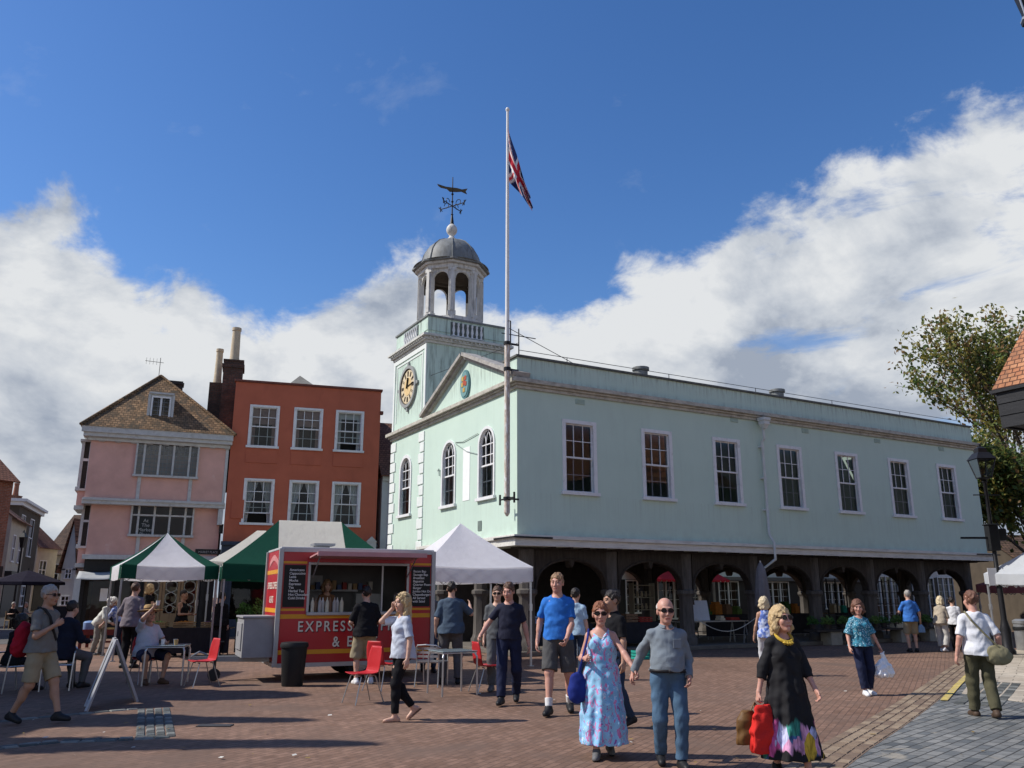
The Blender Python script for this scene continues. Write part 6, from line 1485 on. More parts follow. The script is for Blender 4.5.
# --- red shell chairs
RSH = mat('red_shell', (.44,.025,.03), .42, .06, 5, .03, 30); CHR = mat('chrome_leg', (.42,.41,.40), .3, .08, 6, 0, metal=.8)
def red_chair():
    r = empty('red_chair', (0,0,0)); prof = [(-.22,.452),(-.20,.447),(-.1,.44),(.05,.435),(.14,.445),(.185,.475),(.205,.53),(.215,.62),(.235,.75),(.255,.86)]
    hw = [.19,.205,.215,.21,.20,.195,.195,.20,.19,.15]
    m = MB()
    def fn(u, v):
        k = v*(len(prof)-1); i = min(int(k), len(prof)-2); f = k-i; y = prof[i][0]*(1-f)+prof[i+1][0]*f; z = prof[i][1]*(1-f)+prof[i+1][1]*f; w_ = hw[i]*(1-f)+hw[i+1]*f; s_ = u*2-1
        return (s_*w_, y-.02*s_*s_*(v > .5), z+.018*s_*s_*(v < .5))
    m.grid(fn, 10, 27); m.build('seat_shell', RSH, r, True, fix=False, solid=.012)
    for sx in (-1, 1):
        for y0, y1 in ((-.12,-.24), (.12,.27)):
            q = MB(); q.tube([(sx*.06,y0,.42),(sx*.14,y0,.425),(sx*.165,y0*1.08,.41),(sx*.215,y1,.0)], .010, 7); q.build('leg', CHR, r)
    return r
proto = red_chair(); first = [True]
def place_chair(px, py, rz, label):
    o = proto if first[0] else copy_tree(proto); first[0] = False
    g = ground(px, py); o.location = g; o.rotation_euler = (0, 0, R(rz)); tag(o, label, 'chair', 'red shell chairs on the square'); return o
place_chair(362, 703, -50, 'red chair with its back to the woman on the phone, seat towards the bin')
place_chair(381, 690, 150, 'red chair behind the woman on the phone, near the aluminium chair')
place_chair(487, 692, 115, 'red chair half hidden behind the young man in the navy shirt')
place_chair(201, 686, -48, 'red chair at the table of the seated man in a straw hat')
place_chair(168, 683, 85, 'red chair on which the man in the straw hat sits')
# --- aluminium chairs and tables
def alu_chair():
    r = empty('aluminium_chair', (0,0,0))
    for sx in (-1, 1):
        q = MB(); q.tube([(sx*.24,-.25,0),(sx*.25,-.22,.45),(sx*.255,-.19,.64),(sx*.25,-.12,.665),(sx*.245,.1,.67)], .013, 8); q.build('leg', ALU, r)
        q = MB(); q.tube([(sx*.23,.27,0),(sx*.22,.2,.45)], .013, 8); q.build('leg', ALU, r)
    q = MB(); q.tube([(.245,.1,.67),(.24,.2,.70),(.19,.27,.745),(0,.30,.76),(-.19,.27,.745),(-.24,.2,.70),(-.245,.1,.67)], .014, 8); q.tube([(.22,.2,.45),(.225,.235,.6),(.2,.27,.73)], .012, 6); q.tube([(-.22,.2,.45),(-.225,.235,.6),(-.2,.27,.73)], .012, 6)
    for z in (.55, .62, .69): q.grid(lambda u, v, z=z: (.215*(2*u-1), .225+.05*math.cos((u-.5)*PI), z-.022+.044*v), 8, 1)
    q.build('backrest', ALU, r)
    q = MB(); q.tube([(.24,-.22,.44),(.22,.2,.44),(-.22,.2,.44),(-.24,-.22,.44),(.24,-.22,.44)], .012, 6)
    for k in range(7): y = -.2+k*.066; q.bx(-.22, .22, y-.024, y+.024, .448, .456)
    q.build('seat', ALU, r); return r
ap_ = alu_chair(); af = [True]
def place_alu(px, py, rz, label):
    o = ap_ if af[0] else copy_tree(ap_); af[0] = False; g = ground(px, py); o.location = g; o.rotation_euler = (0,0,R(rz)); tag(o, label, 'chair', 'aluminium café chairs'); return o
place_alu(431, 686, 165, 'aluminium chair pushed to the round table right of the trailer')
place_alu(56, 690, 20, 'aluminium chair with a dark jacket behind the walking man in grey shirt')
place_alu(8, 692, -30, 'aluminium chair at the left edge under the seated dark figure')
place_alu(572, 655, 160, 'aluminium chair standing far back near the dark arcade')
def cafe_table(px, py, rz, label, r_=.35, h=.73, top=None):
    g = ground(px, py); r = empty('cafe_table', g, R(rz), label, 'table', 'square-legged café tables')
    q = MB(); q.bx(-r_, r_, -r_, r_, h-.02, h); q.build('table_top', top or mat('glass_top', (.22,.27,.29), .12, .05, 5, 0), r, bevel=.008)
    q = MB(); q.tube([(r_-.02,r_-.02,h-.035),(-r_+.02,r_-.02,h-.035),(-r_+.02,-r_+.02,h-.035),(r_-.02,-r_+.02,h-.035)], .016, 6, closed=True); q.build('table_frame', ALU, r)
    for sx in (-1, 1):
        for sy in (-1, 1): q = MB(); q.tube([(sx*(r_-.04),sy*(r_-.04),h-.03),(sx*(r_-.01),sy*(r_-.01),h-.1),(sx*(r_-.005),sy*(r_-.005),0)], .018, 8); q.build('leg', ALU, r)
    return r, g
cafe_table(452, 694, 28, 'glass-topped aluminium table right of the woman on the phone', .33)
tt, tg = cafe_table(165, 684, 12, 'small table with cups in front of the man in the straw hat', .36)
for k, (dx, dy, c) in enumerate(((-.08,-.1,(.7,.7,.7)), (.1,.05,(.55,.56,.58)), (.2,-.16,(.4,.28,.12)))):
    q = MB(); q.lathe([(.03,0),(.042,.1),(.038,.1),(.028,.012)], (0,0,0), 12); o = q.build('cup', mat('cup%d_mat' % k, c, .4, .05, 8, 0), None, auto=40, loc=(tg.x+dx, tg.y+dy, .731))
    tag(o, ['white paper cup on the table of the man in the straw hat', 'grey paper cup on the table of the man in the straw hat', 'amber glass on the table of the man in the straw hat'][k], 'cup')
# --- A-board seen edge-on
g1, g2, ga = ground(86, 712), ground(137, 702), at(116, 640, (ground(86,712).y+ground(137,702).y)/2)
r = empty('sandwich_board', ((g1+g2)/2), 0, 'folding sandwich board seen edge-on with pale grey frame', 'sandwich board')
PF_ = mat('pale_frame', (.42,.42,.43), .45, .08, 5, .05)
c0 = (g1+g2)/2; dpt = Vector((-.455,.89,0))*.62
for gg, nm in ((g1, 0), (g2, 1)):
    q = MB(); a0, t0 = gg-c0, ga-c0
    for o in (Vector(), dpt): q.bar(a0+o, t0+o, .035, .05)
    for f in (.08, .96): q.bar(a0.lerp(t0, f), a0.lerp(t0, f)+dpt, .03, .04)
    po = q.build('board_frame', PF_, r)
    p1, p2 = a0.lerp(t0, .12), a0.lerp(t0, .95); e = Vector((.012,0,0))
    q = MB(); q.add([p1-e, p2-e, p2-e+dpt, p1-e+dpt, p1+e, p2+e, p2+e+dpt, p1+e+dpt], [(0,1,2,3),(7,6,5,4),(0,4,5,1),(1,5,6,2),(2,6,7,3),(3,7,4,0)]); q.build('board_panel', mat('board_black', (.03,.03,.03), .5, .1, 5, 0), po)
# --- lamp post on the right, with box and notices
g = ground(1009, 655); lt = at(983, 446, g.y)
lp = empty('lamp_post', (g.x, g.y, 0), 0, 'black cast iron lamp post with four-sided lantern and two white notices', 'lamp post')
lx, lz = lt.x-g.x, lt.z
q = MB(); q.lathe([(.2,0),(.2,.12),(.14,.2),(.15,.7),(.11,.85),(.08,1.0),(.075,2.2)], (0,0,0), 12); q.lathe([(.075,2.2),(.10,2.24),(.10,2.3),(.062,2.36),(.05,lz-1.15),(.085,lz-1.1),(.05,lz-1.05)], (0,0,0), 12); q.tube([(-.4,0,lz-1.5),(.4,0,lz-1.5)], .018, 6); q.build('post', IRON, lp, auto=40)
q = MB(); hb, ht, zb2, zt2 = .15, .27, lz-.98, lz-.42
for sx, sy in ((-1,-1),(1,-1),(1,1),(-1,1)): q.bar((sx*hb,sy*hb,zb2), (sx*ht,sy*ht,zt2), .028)
for k in range(4):
    s4 = [(-1,-1),(1,-1),(1,1),(-1,1)]; a, b = s4[k], s4[(k+1) % 4]
    q.bar((a[0]*hb,a[1]*hb,zb2), (b[0]*hb,b[1]*hb,zb2), .03); q.bar((a[0]*ht,a[1]*ht,zt2), (b[0]*ht,b[1]*ht,zt2), .035)
q.lathe([(.43,zt2),(.24,zt2+.2),(.2,zt2+.21),(.17,zt2+.34),(.05,zt2+.40),(.03,zt2+.48)], (0,0,0), 4, 0, PI/4); q.tube([(0,0,lz-1.06),(0,0,zb2)], .05, 8); q.lathe([(.05,lz-1.06),(.18,zb2-.01)], (0,0,0), 4, 0, PI/4)
lo = q.build('lantern', IRON, lp)
q = MB(); q.add([(-hb,-hb,zb2),(hb,-hb,zb2),(ht,-ht,zt2),(-ht,-ht,zt2),(hb,hb,zb2),(ht,ht,zt2),(-hb,hb,zb2),(-ht,ht,zt2)], [(0,1,2,3),(1,4,5,2),(4,6,7,5),(6,0,3,7)]); q.build('lantern_glass', glassmat('lantern_pane', (.8,.82,.84), 1.3), lo)
q = MB(); q.bx(-.15, .15, -.13, .13, 2.95, 3.7); q.bx(-.18, .18, -.16, .16, 3.7, 3.74); q.bx(.16, .42, -.05, .2, 3.25, 3.6); q.build('control_box', BP, lp, bevel=.02)
q = MB(); q.bx(-.95, -.1, -.02, .02, 3.30, 3.36); q.build('side_arm', IRON, lp)
for sx in (-1, 1): q = MB(); q.bx(sx*.21-.13, sx*.21+.13, -.1, -.09, 1.95, 2.45); q.build('notice', PAPER, lp)
q = MB(); q.bx(-.3, .3, -.088, -.06, 2.3, 2.36); q.build('notice_clip', IRON, lp)
# litter bin and a small table at the right
g = ground(1012, 652); b_ = empty('street_bin', (g.x+.75, g.y+.6, 0), 0, 'grey cylindrical street bin right of the lamp post', 'bin'); q = MB(); q.lathe([(.2,0),(.22,.03),(.22,.8),(.24,.82),(.24,.9),(.15,.95)], (0,0,0), 20); q.build('bin_body', STEEL, b_, auto=40); q = MB(); q.lathe([(.245,.62),(.25,.64),(.25,.7),(.245,.72)], (0,0,0), 20); q.build('bin_band', BP, b_)
# --- closed parasol, hanging in front of the arcade
p = HW(8.9, -.55); pr = empty('closed_parasol', (p.x, p.y, 0), 0, 'closed grey parasol standing by the downpipe', 'parasol')
q = MB(); prof = [(.03,2.72),(.06,2.68),(.14,2.5),(.17,2.2),(.20,1.8),(.23,1.35),(.18,1.28),(.05,1.25)]
n = 28; vs = []; 
for r_, z in prof:
    for k in range(n): a = 2*PI*k/n; rr = r_*(1+.22*math.cos(8*a)*min(1,(2.72-z)*1.2)); vs.append((rr*math.cos(a), rr*math.sin(a), z))
q.add(vs, [(i*n+k, i*n+(k+1) % n, (i+1)*n+(k+1) % n, (i+1)*n+k) for i in range(len(prof)-1) for k in range(n)]); q.build('canopy', clothmat('grey_parasol', (.21,.20,.21)), pr, True)
q = MB(); q.tube([(0,0,.05),(0,0,2.78)], .025, 8); q.build('pole', ALU, pr); q = MB(); q.lathe([(.3,0),(.3,.06),(.06,.09),(.05,.3)], (0,0,0), 20); q.build('base', BP, pr)
# --- dark open parasol far left
g = at(28, 575, 36); pr = empty('open_parasol', (g.x, 36, 0), 0, 'open dark parasol over the café seats at far left', 'parasol')
q = MB(); q.lathe([(1.45,2.1),(1.43,2.22),(.8,2.45),(.12,2.68),(.02,2.7)], (0,0,0), 8, 0, PI/8); q.build('canopy', clothmat('dark_parasol', (.012,.010,.02)), pr); q = MB(); q.tube([(0,0,0),(0,0,2.8)], .03, 8); q.build('pole', IRON, pr)
# distant street lamp at left
g = at(20, 560, 46); sl_ = empty('street_lamp', (g.x, 46, 0), 0, 'distant black street lamp before the cream house at left', 'street lamp')
q = MB(); q.lathe([(.14,0),(.12,.8),(.06,.9),(.05,4.2)], (0,0,0), 8); q.build('post', IRON, sl_); q = MB(); q.lathe([(.1,4.2),(.2,4.75),(.26,4.76),(.08,5.0),(.02,5.15)], (0,0,0), 4, 0, PI/4); q.build('lantern', IRON, sl_)
# --- trestle tables, goods
WOOD = mat('trestle_wood', (.26,.19,.12), .7, .2, 5, .2, 40, stretch=(.6,4,4)); CRATE = mat('crate_wood', (.36,.25,.13), .75, .2, 6, .25, 40); DKC = clothmat('dark_cloth', (.03,.03,.035))
def trestle(c, rz, L_, W_2, h, label, topm=None, cloth=None):
    r = empty('trestle_table', c, rz, label, 'table', 'trestle tables of the market stalls'); q = MB(); q.bx(-L_/2, L_/2, -W_2/2, W_2/2, h-.03, h); q.build('table_top', topm or WOOD, r)
    for sx in (-1, 1): q = MB(); x = sx*(L_/2-.25); q.bar((x-.12,-W_2/2+.06,0), (x,-W_2/2+.1,h-.03), .03); q.bar((x+.12,W_2/2-.06,0), (x,W_2/2-.1,h-.03), .03); q.bar((x-.12,W_2/2-.06,0), (x,W_2/2-.1,h-.03), .03); q.bar((x+.12,-W_2/2+.06,0), (x,-W_2/2+.1,h-.03), .03); q.bar((x,-W_2/2+.06,.25), (x,W_2/2-.06,.25), .025); q.build('trestle_leg', STEEL, r)
    if cloth: q = MB(); q.grid(lambda u, v: ((u-.5)*(L_+.02), -W_2/2-.012-.02*abs(math.sin(u*19)), h+.004-(h-.1)*v), 24, 3); q.grid(lambda u, v: ((u-.5)*(L_+.02), -W_2/2-.012+(W_2+.02)*v, h+.004), 6, 2); q.build('tablecloth_skirt', cloth, r, True, fix=False)
    return r
def crate(c, rz, d, label, m_=None, grp='wooden crates on the market stalls', slat=True):
    r = empty('crate', c, rz, label, 'crate', grp); L_, W_2, H_ = d; q = MB()
    for k in range(3):
        z = H_*(k/3)+.01; hh_ = H_/3-.02
        q.bx(-L_/2, L_/2, -W_2/2, -W_2/2+.012, z, z+hh_); q.bx(-L_/2, L_/2, W_2/2-.012, W_2/2, z, z+hh_); q.bx(-L_/2, -L_/2+.012, -W_2/2+.013, W_2/2-.013, z, z+hh_); q.bx(L_/2-.012, L_/2, -W_2/2+.013, W_2/2-.013, z, z+hh_)
    q.bx(-L_/2+.013, L_/2-.013, -W_2/2+.013, W_2/2-.013, .0, .02); q.build('crate_body', m_ or CRATE, r); return r
rr_ = random.Random(11)
GOODC = [mat('goods_%s' % n, c, .7, .25, 14, .2, 40) for n, c in (('green', (.05,.13,.03)), ('leaf', (.10,.17,.04)), ('red', (.32,.04,.03)), ('orange', (.45,.17,.03)), ('cream', (.5,.44,.32)), ('purple', (.12,.05,.1)), ('brown', (.2,.12,.07)), ('teal', (.02,.3,.24)))]
def leafy(name, c, rad, h, n, m_, label, cat='plant', grp=None, pot=True, seed=0, pm=None):
    r = empty(name, c, 0, label, cat, grp); rg = random.Random(seed); q = MB(); z0 = .16 if pot else 0
    for k in range(n):
        a = rg.random()*2*PI; rd = rad*math.sqrt(rg.random()); p = Vector((rd*math.cos(a), rd*math.sin(a), z0+h*(.15+.85*rg.random())*(1-.5*(rd/rad)**2))); s_ = rg.uniform(.03,.06)
        d = Vector((rg.gauss(0,1), rg.gauss(0,1), rg.gauss(.3,.6))).normalized(); u = d.orthogonal().normalized(); w_ = d.cross(u)
        q.add([p-u*s_*.5, p+w_*s_*1.4, p+u*s_*.5, p-w_*s_*1.4], [(0,1,2,3)])
    q.build('foliage', m_, r, fix=False)
    if pot: q = MB(); q.lathe([(.07,0),(.1,.16),(.105,.17),(.085,.15)], (0,0,0), 12); q.build('pot', pm or mat('plant_pot', (.05,.04,.035), .7, .1, 6, 0), r)
    return r
def produce(c, w_, d_, m_, label, n=26, r_=.035, grp='heaps of produce on the stalls', cat='produce'):
    q = MB(); rg = random.Random(n+int(abs(c[0])*50))
    for k in range(n):
        x, y = rg.uniform(-w_/2, w_/2), rg.uniform(-d_/2, d_/2); z = .03+.05*rg.random()*(1-abs(2*x/w_))
        q.lathe([(.4*r_,-.9*r_),(r_,-.3*r_),(r_,.3*r_),(.4*r_,.9*r_)], (x,y,z), 7)
    o = q.build('produce', m_, None, True, loc=c); o['kind'] = 'stuff'; o['label'] = label; return o
# stall under the left gazebo
def on(c, rz, x, y, z): return Vector((c[0]+math.cos(rz)*x-math.sin(rz)*y, c[1]+math.sin(rz)*x+math.cos(rz)*y, z))
T1 = (-9.3, 24.6, 0); trestle(T1, R(8), 2.6, .8, .78, 'dark cloth-covered stall table under the green and white gazebo', cloth=DKC)
lab = ['crate of green vegetables at the left end of the stall table under the white-panelled gazebo', 'crate of oranges in the middle of the stall table under the white-panelled gazebo', 'crate of purple produce at the right end of the stall table under the white-panelled gazebo']
for k in range(3):
    c = on(T1, R(8), -.75+.75*k, -.1, .782); crate(c, R(8), (.55,.38,.16), lab[k]); 
    o = produce((c.x, c.y, .88), .44, .28, GOODC[[1,3,5][k]], 'loose produce filling a crate on the stall', 22)
T2 = (-6.9, 25.3, 0); trestle(T2, R(14), 2.2, .8, .72, 'stall table with plants under the cream-panelled gazebo', cloth=DKC)
for k in range(5):
    c = on(T2, R(14), -.9+.42*k, .0, .722); leafy('potted_plant', c, .26, .62+.15*(k % 2), 240, GOODC[k % 2], 'leafy potted plant on the stall table behind the trailer', grp='potted plants on the stall behind the trailer', seed=k)
c = ground(242, 668); crate((c.x, c.y+3.2, 0), R(20), (.4,.3,.5), 'upright pale wooden crate beside the grey gas locker', mat('pale_crate', (.5,.38,.24), .75, .15, 6, .2, 40))
# flatbed barrow at far left
gb = ground(103, 648); bw = empty('flatbed_barrow', (gb.x, gb.y, 0), R(8), 'dark red flatbed barrow with produce before the old couple', 'barrow')
q = MB(); q.bx(-.75, .75, -.4, .4, .42, .5); q.bx(-.75, .75, -.42, -.4, .42, .6); q.build('bed', mat('barrow_red', (.16,.03,.025), .6, .15, 6, .2), bw)
for sx in (-1, 1):
    for sy in (-1, 1): q = MB(); q.bx(sx*.62-.04, sx*.62+.04, sy*.34-.04, sy*.34+.04, 0, .42); q.build('leg', mat('barrow_red', (0,0,0)), bw)
q = MB(); q.bx(-.6, .6, -.36, -.33, .18, .24); q.build('rail', mat('barrow_red', (0,0,0)), bw)
q = MB(); q.lathe([(.17,0),(.19,.05),(.2,.3),(.16,.34),(.05,.36)], (0,0,0), 16); o = q.build('water_bottle', mat('blue_plastic', (.22,.32,.52), .3, .08, 8, 0), None, auto=40, loc=(gb.x-.5, gb.y-.05, .502)); tag(o, 'pale blue plastic tub on the left end of the red barrow', 'tub')
crate((gb.x+.15, gb.y-.02, .502), R(8), (.7,.5,.14), 'low yellowish crate on the dark red barrow', mat('straw_crate', (.5,.38,.16), .8, .2, 8, .2, 40))
# goods on and under the arcade
TA = HW(8.0, 1.0); trestle((TA.x, TA.y, .13), HANG, 3.0, .8, .72, 'long pale stall table behind the man in the grey shirt', mat('pale_top', (.40,.36,.30), .6, .1, 5, .1))
for k, (x, w_, h_) in enumerate(((7.35,.42,.52),(7.7,.5,.66))):
    c = HW(x, .95+.1*k, .851); q = MB(); q.box((0,0,h_/2), (w_,.02,h_), 0, 0, R(-12)); q.box((0,.12,h_*.45), (.04,.02,h_*.85), 0, 0, R(14)); o = q.build('display_board', mat('pale_board', (.55,.58,.62), .6, .06, 6, 0), None, loc=c, rz=HANG+R(8-16*k)); tag(o, ['small blank pale board propped on the stall table', 'taller blank pale board propped behind the small one on the stall table'][k], 'display board')
gl = [('book stack of mixed colours at the left end of the pale stall table', 6.8, GOODC[6], .35, .14), ('rust coloured box at the right end of the pale stall table', 8.9, GOODC[2], .45, .10), ('cream box in the middle of the pale stall table', 8.35, GOODC[4], .2, .16)]
for lb, x, mm, w_, h_ in gl:
    c = HW(x, .9, .851); q = MB(); q.bx(-w_/2, w_/2, -.14, .14, 0, h_*.5); q.bx(-w_/2+.02, w_/2-.03, -.12, .13, h_*.5+.001, h_); o = q.build('goods_box', mm, None, loc=c, rz=HANG, bevel=.01); tag(o, lb, 'box')
TB = HW(4.7, 1.1); trestle((TB.x, TB.y, .13), HANG, 2.4, .8, .72, 'dark stall table behind the couple holding hands', cloth=DKC)
for k, (x, z, mm, d, lb) in enumerate(((3.95,.85,GOODC[5],(.5,.4,.2),'dark crate on the stall table behind the man in black shirt'), (4.6,.85,GOODC[6],(.45,.4,.26),'brown crate on the stall table behind the couple'), (5.1,.13,CRATE,(.42,.35,.28),'pale wooden crate on the ground behind the couple'), (5.15,.85,GOODC[2],(.5,.4,.16),'red crate at the right end of the table behind the couple'))):
    c = HW(x, 1.0 if z > .5 else .42, z+.002); crate(c, HANG, d, lb, mm)
c = ground(640, 659); crate((c.x, c.y-.1, 0), HANG, (.4,.3,.24), 'teal plastic crate on the paving behind the couple', GOODC[7], grp=None)
TC = HW(1.9, 1.1); trestle((TC.x, TC.y, .13), HANG, 2.2, .8, .72, 'dark stall table in the dark corner bay of the hall', cloth=DKC)
c = HW(1.6, 1.0, .852); crate(c, HANG, (.6,.4,.22), 'navy blue crate on the table in the dark corner bay', mat('navy_crate', (.03,.05,.12), .6, .1, 6, .1))
# shelf with ornaments seen through the second bay
c = HW(8.35, 5.1, .13); sf = empty('display_shelf', c, HANG, 'open white shelf of ornaments inside the hall under the red awning', 'shelf'); q = MB()
for z in (.5, 1.0, 1.45, 1.9): q.bx(-.5, .5, -.15, .15, z, z+.03)
for x in (-.49, .49): q.bx(x-.015, x+.015, -.15, .15, 0, 2.0)
q.build('shelf_frame', mat('cream_wood', (0,0,0)), sf)
q = MB()
for z in (.53, 1.03, 1.48):
    for k in range(5): q.lathe([(.03,0),(.06,.08),(.03,.18),(.04,.22)], (-.4+.2*k, 0, z), 8)
q.build('ornaments', GOODC[4], sf, True)
# plant benches in the right bays
for k, (x, lb) in enumerate(((13.3,'left'), (17.0,'right'))):
    c = HW(x, -.05); r = empty('plant_bench', (c.x, c.y, 0), HANG, ['plank bench on stone blocks with plants, left of the woman in the teal blouse' if k == 0 else 'plank bench on stone blocks behind the man in the blue shirt'][0], 'bench')
    q = MB(); q.bx(-1.75, 1.75, -.3, .3, .46, .52); q.build('plank', TIMBER, r)
    for sx in (-.75, .9): q = MB(); q.bx(sx-.28, sx+.28, -.24, .24, 0, .46); q.build('stone_block', mat('block_stone', (.34,.31,.25), .9, .15, 5, .3, 30), r, bevel=.02)
    for j in range(8):
        p = HW(x-1.5+.42*j, -.05+.12*(-1)**j, .521); leafy('potted_plant', p, .2, .3, 130, GOODC[j % 2], 'small potted plant in the row on the plank bench under the arches', grp='small plants along the plank benches', seed=20+j+10*k)
    o = HW(x+(.35 if k == 0 else -.9), -.1, .521); q = MB(); q.bx(-.25, .25, -.16, .16, 0, .14); q.bx(-.22,.22,-.13,.13,.141,.2); oo = q.build('plant_tray', GOODC[2 if k == 0 else 4], None, loc=o, rz=HANG, bevel=.01); tag(oo, 'red tray among the plants on the left plank bench' if k == 0 else 'cream tray among the plants on the right plank bench', 'tray')
# black shelving ladders in the right bays
for x, lb in ((15.9, 'tall black open rack of plants in the fifth bay of the hall'), (19.2, 'tall black open rack of plants in the last bay of the hall')):
    c = HW(x, 2.6, .13); r = empty('plant_rack', c, HANG, lb, 'rack'); q = MB()
    for sx in (-.55, .55):
        for sy in (-.25, .25): q.bx(sx-.02, sx+.02, sy-.02, sy+.02, 0, 2.2)
    for z in (.3, .75, 1.2, 1.65, 2.1): q.bx(-.55, .55, -.25, .25, z, z+.02)
    q.build('rack_frame', IRON, r)
# dark stalls deeper inside the hall
for k, (x, y, L_2, lb) in enumerate(((10.6, 3.3, 2.3, 'dark draped stall table in the third bay of the hall'), (14.0, 3.6, 2.5, 'dark draped stall table in the fourth bay of the hall'), (17.6, 3.4, 2.4, 'dark draped stall table in the sixth bay of the hall'))):
    c = HW(x, y, .13); trestle(c, HANG, L_2, .9, .85, lb, cloth=DKC)
    for j in range(4):
        c = HW(x-.8+.5*j, y-.1, .987); q = MB(); h_ = .12+.08*((j*3+k) % 4); q.bx(-.18,.18,-.15,.15,0,h_); q.bx(-.12,.14,-.1,.12,h_+.001,h_+.09); o = q.build('goods_box', GOODC[(j*3+k*2) % 8], None, loc=c, rz=HANG+.1*j, bevel=.01); tag(o, 'box of goods in the row on a dark draped table inside the hall', 'box', 'boxes on the dark tables inside the hall')
# rope barrier
for (xa, xb, lb) in ((6.75, 9.4, 'white rope slung between the arcade posts by the stall table'), (.9, 3.5, 'white rope slung between the posts of the corner bay')):
    q = MB(); q.tube([HW(xa+(xb-xa)*k/12, .3, .95-.42*math.sin(PI*k/12)) for k in range(13)], .012, 6); o = q.build('rope', mat('white_rope', (.6,.58,.52), .8, .1, 8, .2), None); tag(o, lb, 'rope')
# hanging iron lantern at the top right corner
c = at(1024, 12, 9.0); r = empty('hanging_lantern', (c.x+.05, c.y, c.z), R(10), 'black iron lantern hanging at the top right corner', 'lantern')
q = MB(); q.lathe([(.0,-.28),(.03,-.25),(.05,-.2),(.09,-.17),(.10,-.12),(.05,-.10)], (0,0,0), 6); q.lathe([(.06,-.10),(.13,.28),(.15,.3),(.16,.33),(.08,.45),(.03,.5)], (0,0,0), 6)
q.tube([(0,0,.5),(0,0,.7),(.3,0,.8),(1.5,0,.8)], .02, 8); q.build('lantern_body', IRON, r)
q = MB(); q.lathe([(.10,-.12),(.105,-.10),(.09,-.08)], (0,0,0), 6); q.tube([(-.075,-.03,-.08),(-.135,-.03,.26)], .012, 6); q.build('lantern_rim', ALU, r)
q = MB(); q.bx(1.4, 1.8, -1, 1, -6, 2); q.build('bracket_wall', BRK2, r)
# --- trees
LEAFM = []
for n, c in (('olive', (.13,.15,.035)), ('green', (.075,.12,.028)), ('yellow', (.24,.21,.05)), ('rust', (.19,.115,.045)), ('dark', (.045,.07,.02))):
    t = NT('leaf_'+n); co = t.coord(); f = t.noise(co, 3, 4); t.set(t.ramp(f, [(.3, sh(c, .75)), (.7, sh(c, 1.3))]), .55, 0, .3)
    tl = t.n('ShaderNodeBsdfTranslucent'); tl.inputs[0].default_value = (*sh(c, 1.6), 1); mx = t.n('ShaderNodeMixShader'); mx.inputs[0].default_value = .3; t.l(t.b.outputs[0], mx.inputs[1]); t.l(tl.outputs[0], mx.inputs[2]); t.l(mx.outputs[0], t.out.inputs[0]); LEAFM.append(t.m)
BARK = mat('bark', (.07,.055,.042), .9, .25, 5, .6, 12, stretch=(4,4,.6))
def tree(base, H_, spread, label, seed, nleaf, dens=1.0, wts=(5,4,3,2,2), crownlow=.2, leaf=.13, levels=4, lean=(0,0), fork=.16):
    rg = random.Random(seed); r = empty('tree', base, 0, label, 'tree'); tips = []; q = MB()
    def grow(p, d, L_, rad, lv):
        pts = [p]; rads = [rad]; n = 4
        for k in range(n):
            d = (d+Vector((rg.gauss(0,.13), rg.gauss(0,.13), rg.gauss(.05,.08)))).normalized(); p = p+d*L_/n; pts.append(p); rads.append(rad*(1-.4*(k+1)/n))
            if lv <= 2: tips.append((p.copy(), lv))
        q.tube(pts, rads, 7 if lv > 2 else 4, cap=False)
        if lv == 0: return
        nb = 3 if lv > 1 else 4
        for k in range(nb):
            a = 2*PI*(k+rg.random()*.7)/nb; u = d.orthogonal().normalized(); w_ = d.cross(u); ang = rg.uniform(.35,.85)*spread
            nd = (d*math.cos(ang)+(u*math.cos(a)+w_*math.sin(a))*math.sin(ang)).normalized(); st = pts[-1] if k < 2 else pts[rg.choice((2,3))]
            grow(st, nd, L_*rg.uniform(.62,.85), rads[-1]*.72, lv-1)
        grow(pts[-1], (d+Vector((0,0,.3))).normalized(), L_*.8, rads[-1]*.8, lv-1)
    grow(Vector((0,0,0)), Vector((lean[0],lean[1],1)).normalized(), H_*.30, H_*.020, levels)
    q.build('trunk', BARK, r, True, fix=False)
    m = MB(); cl = [Vector((rg.uniform(-1,1), rg.uniform(-1,1), rg.uniform(-1,1))) for _ in range(12)]
    tips = [t for t in tips if t[0].z > H_*crownlow]; per = max(1, int(nleaf/len(tips)))
    V_, F_, MI = [], [], []
    for p, lv in tips:
        if rg.random() > dens: continue
        base_m = rg.choices(range(5), wts)[0]
        for k in range(rg.randint(per//2, per*3//2)):
            c = p+Vector((rg.gauss(0,.3), rg.gauss(0,.3), rg.gauss(0,.26)))*(.8+.35*lv); s_ = leaf*rg.uniform(.6,1.3)
            d = Vector((rg.gauss(0,1), rg.gauss(0,1), rg.gauss(.2,.8))).normalized(); u = d.orthogonal().normalized(); w_ = d.cross(u); b = len(V_)
            V_ += [c-u*s_*.45, c+w_*s_*.75+d*s_*.12, c+u*s_*.45, c-w_*s_*.75+d*s_*.12]; F_.append((b,b+1,b+2,b+3)); MI.append(base_m if rg.random() < .7 else rg.choices(range(5), wts)[0])
    me = bpy.data.meshes.new('crown'); me.from_pydata(V_, [], F_); [me.materials.append(x) for x in LEAFM]; me.polygons.foreach_set('material_index', MI); me.update()
    o = bpy.data.objects.new('crown', me); COL.objects.link(o); o.parent = r; return r
b = at(1085, 560, 44); tree((b.x, 44, 0), 17.6, .60, 'tall thinning tree with olive and rusty leaves behind the hall', 5, 16000, .86, (6,4,5,2,1), .28, .17, lean=(-.06,0))
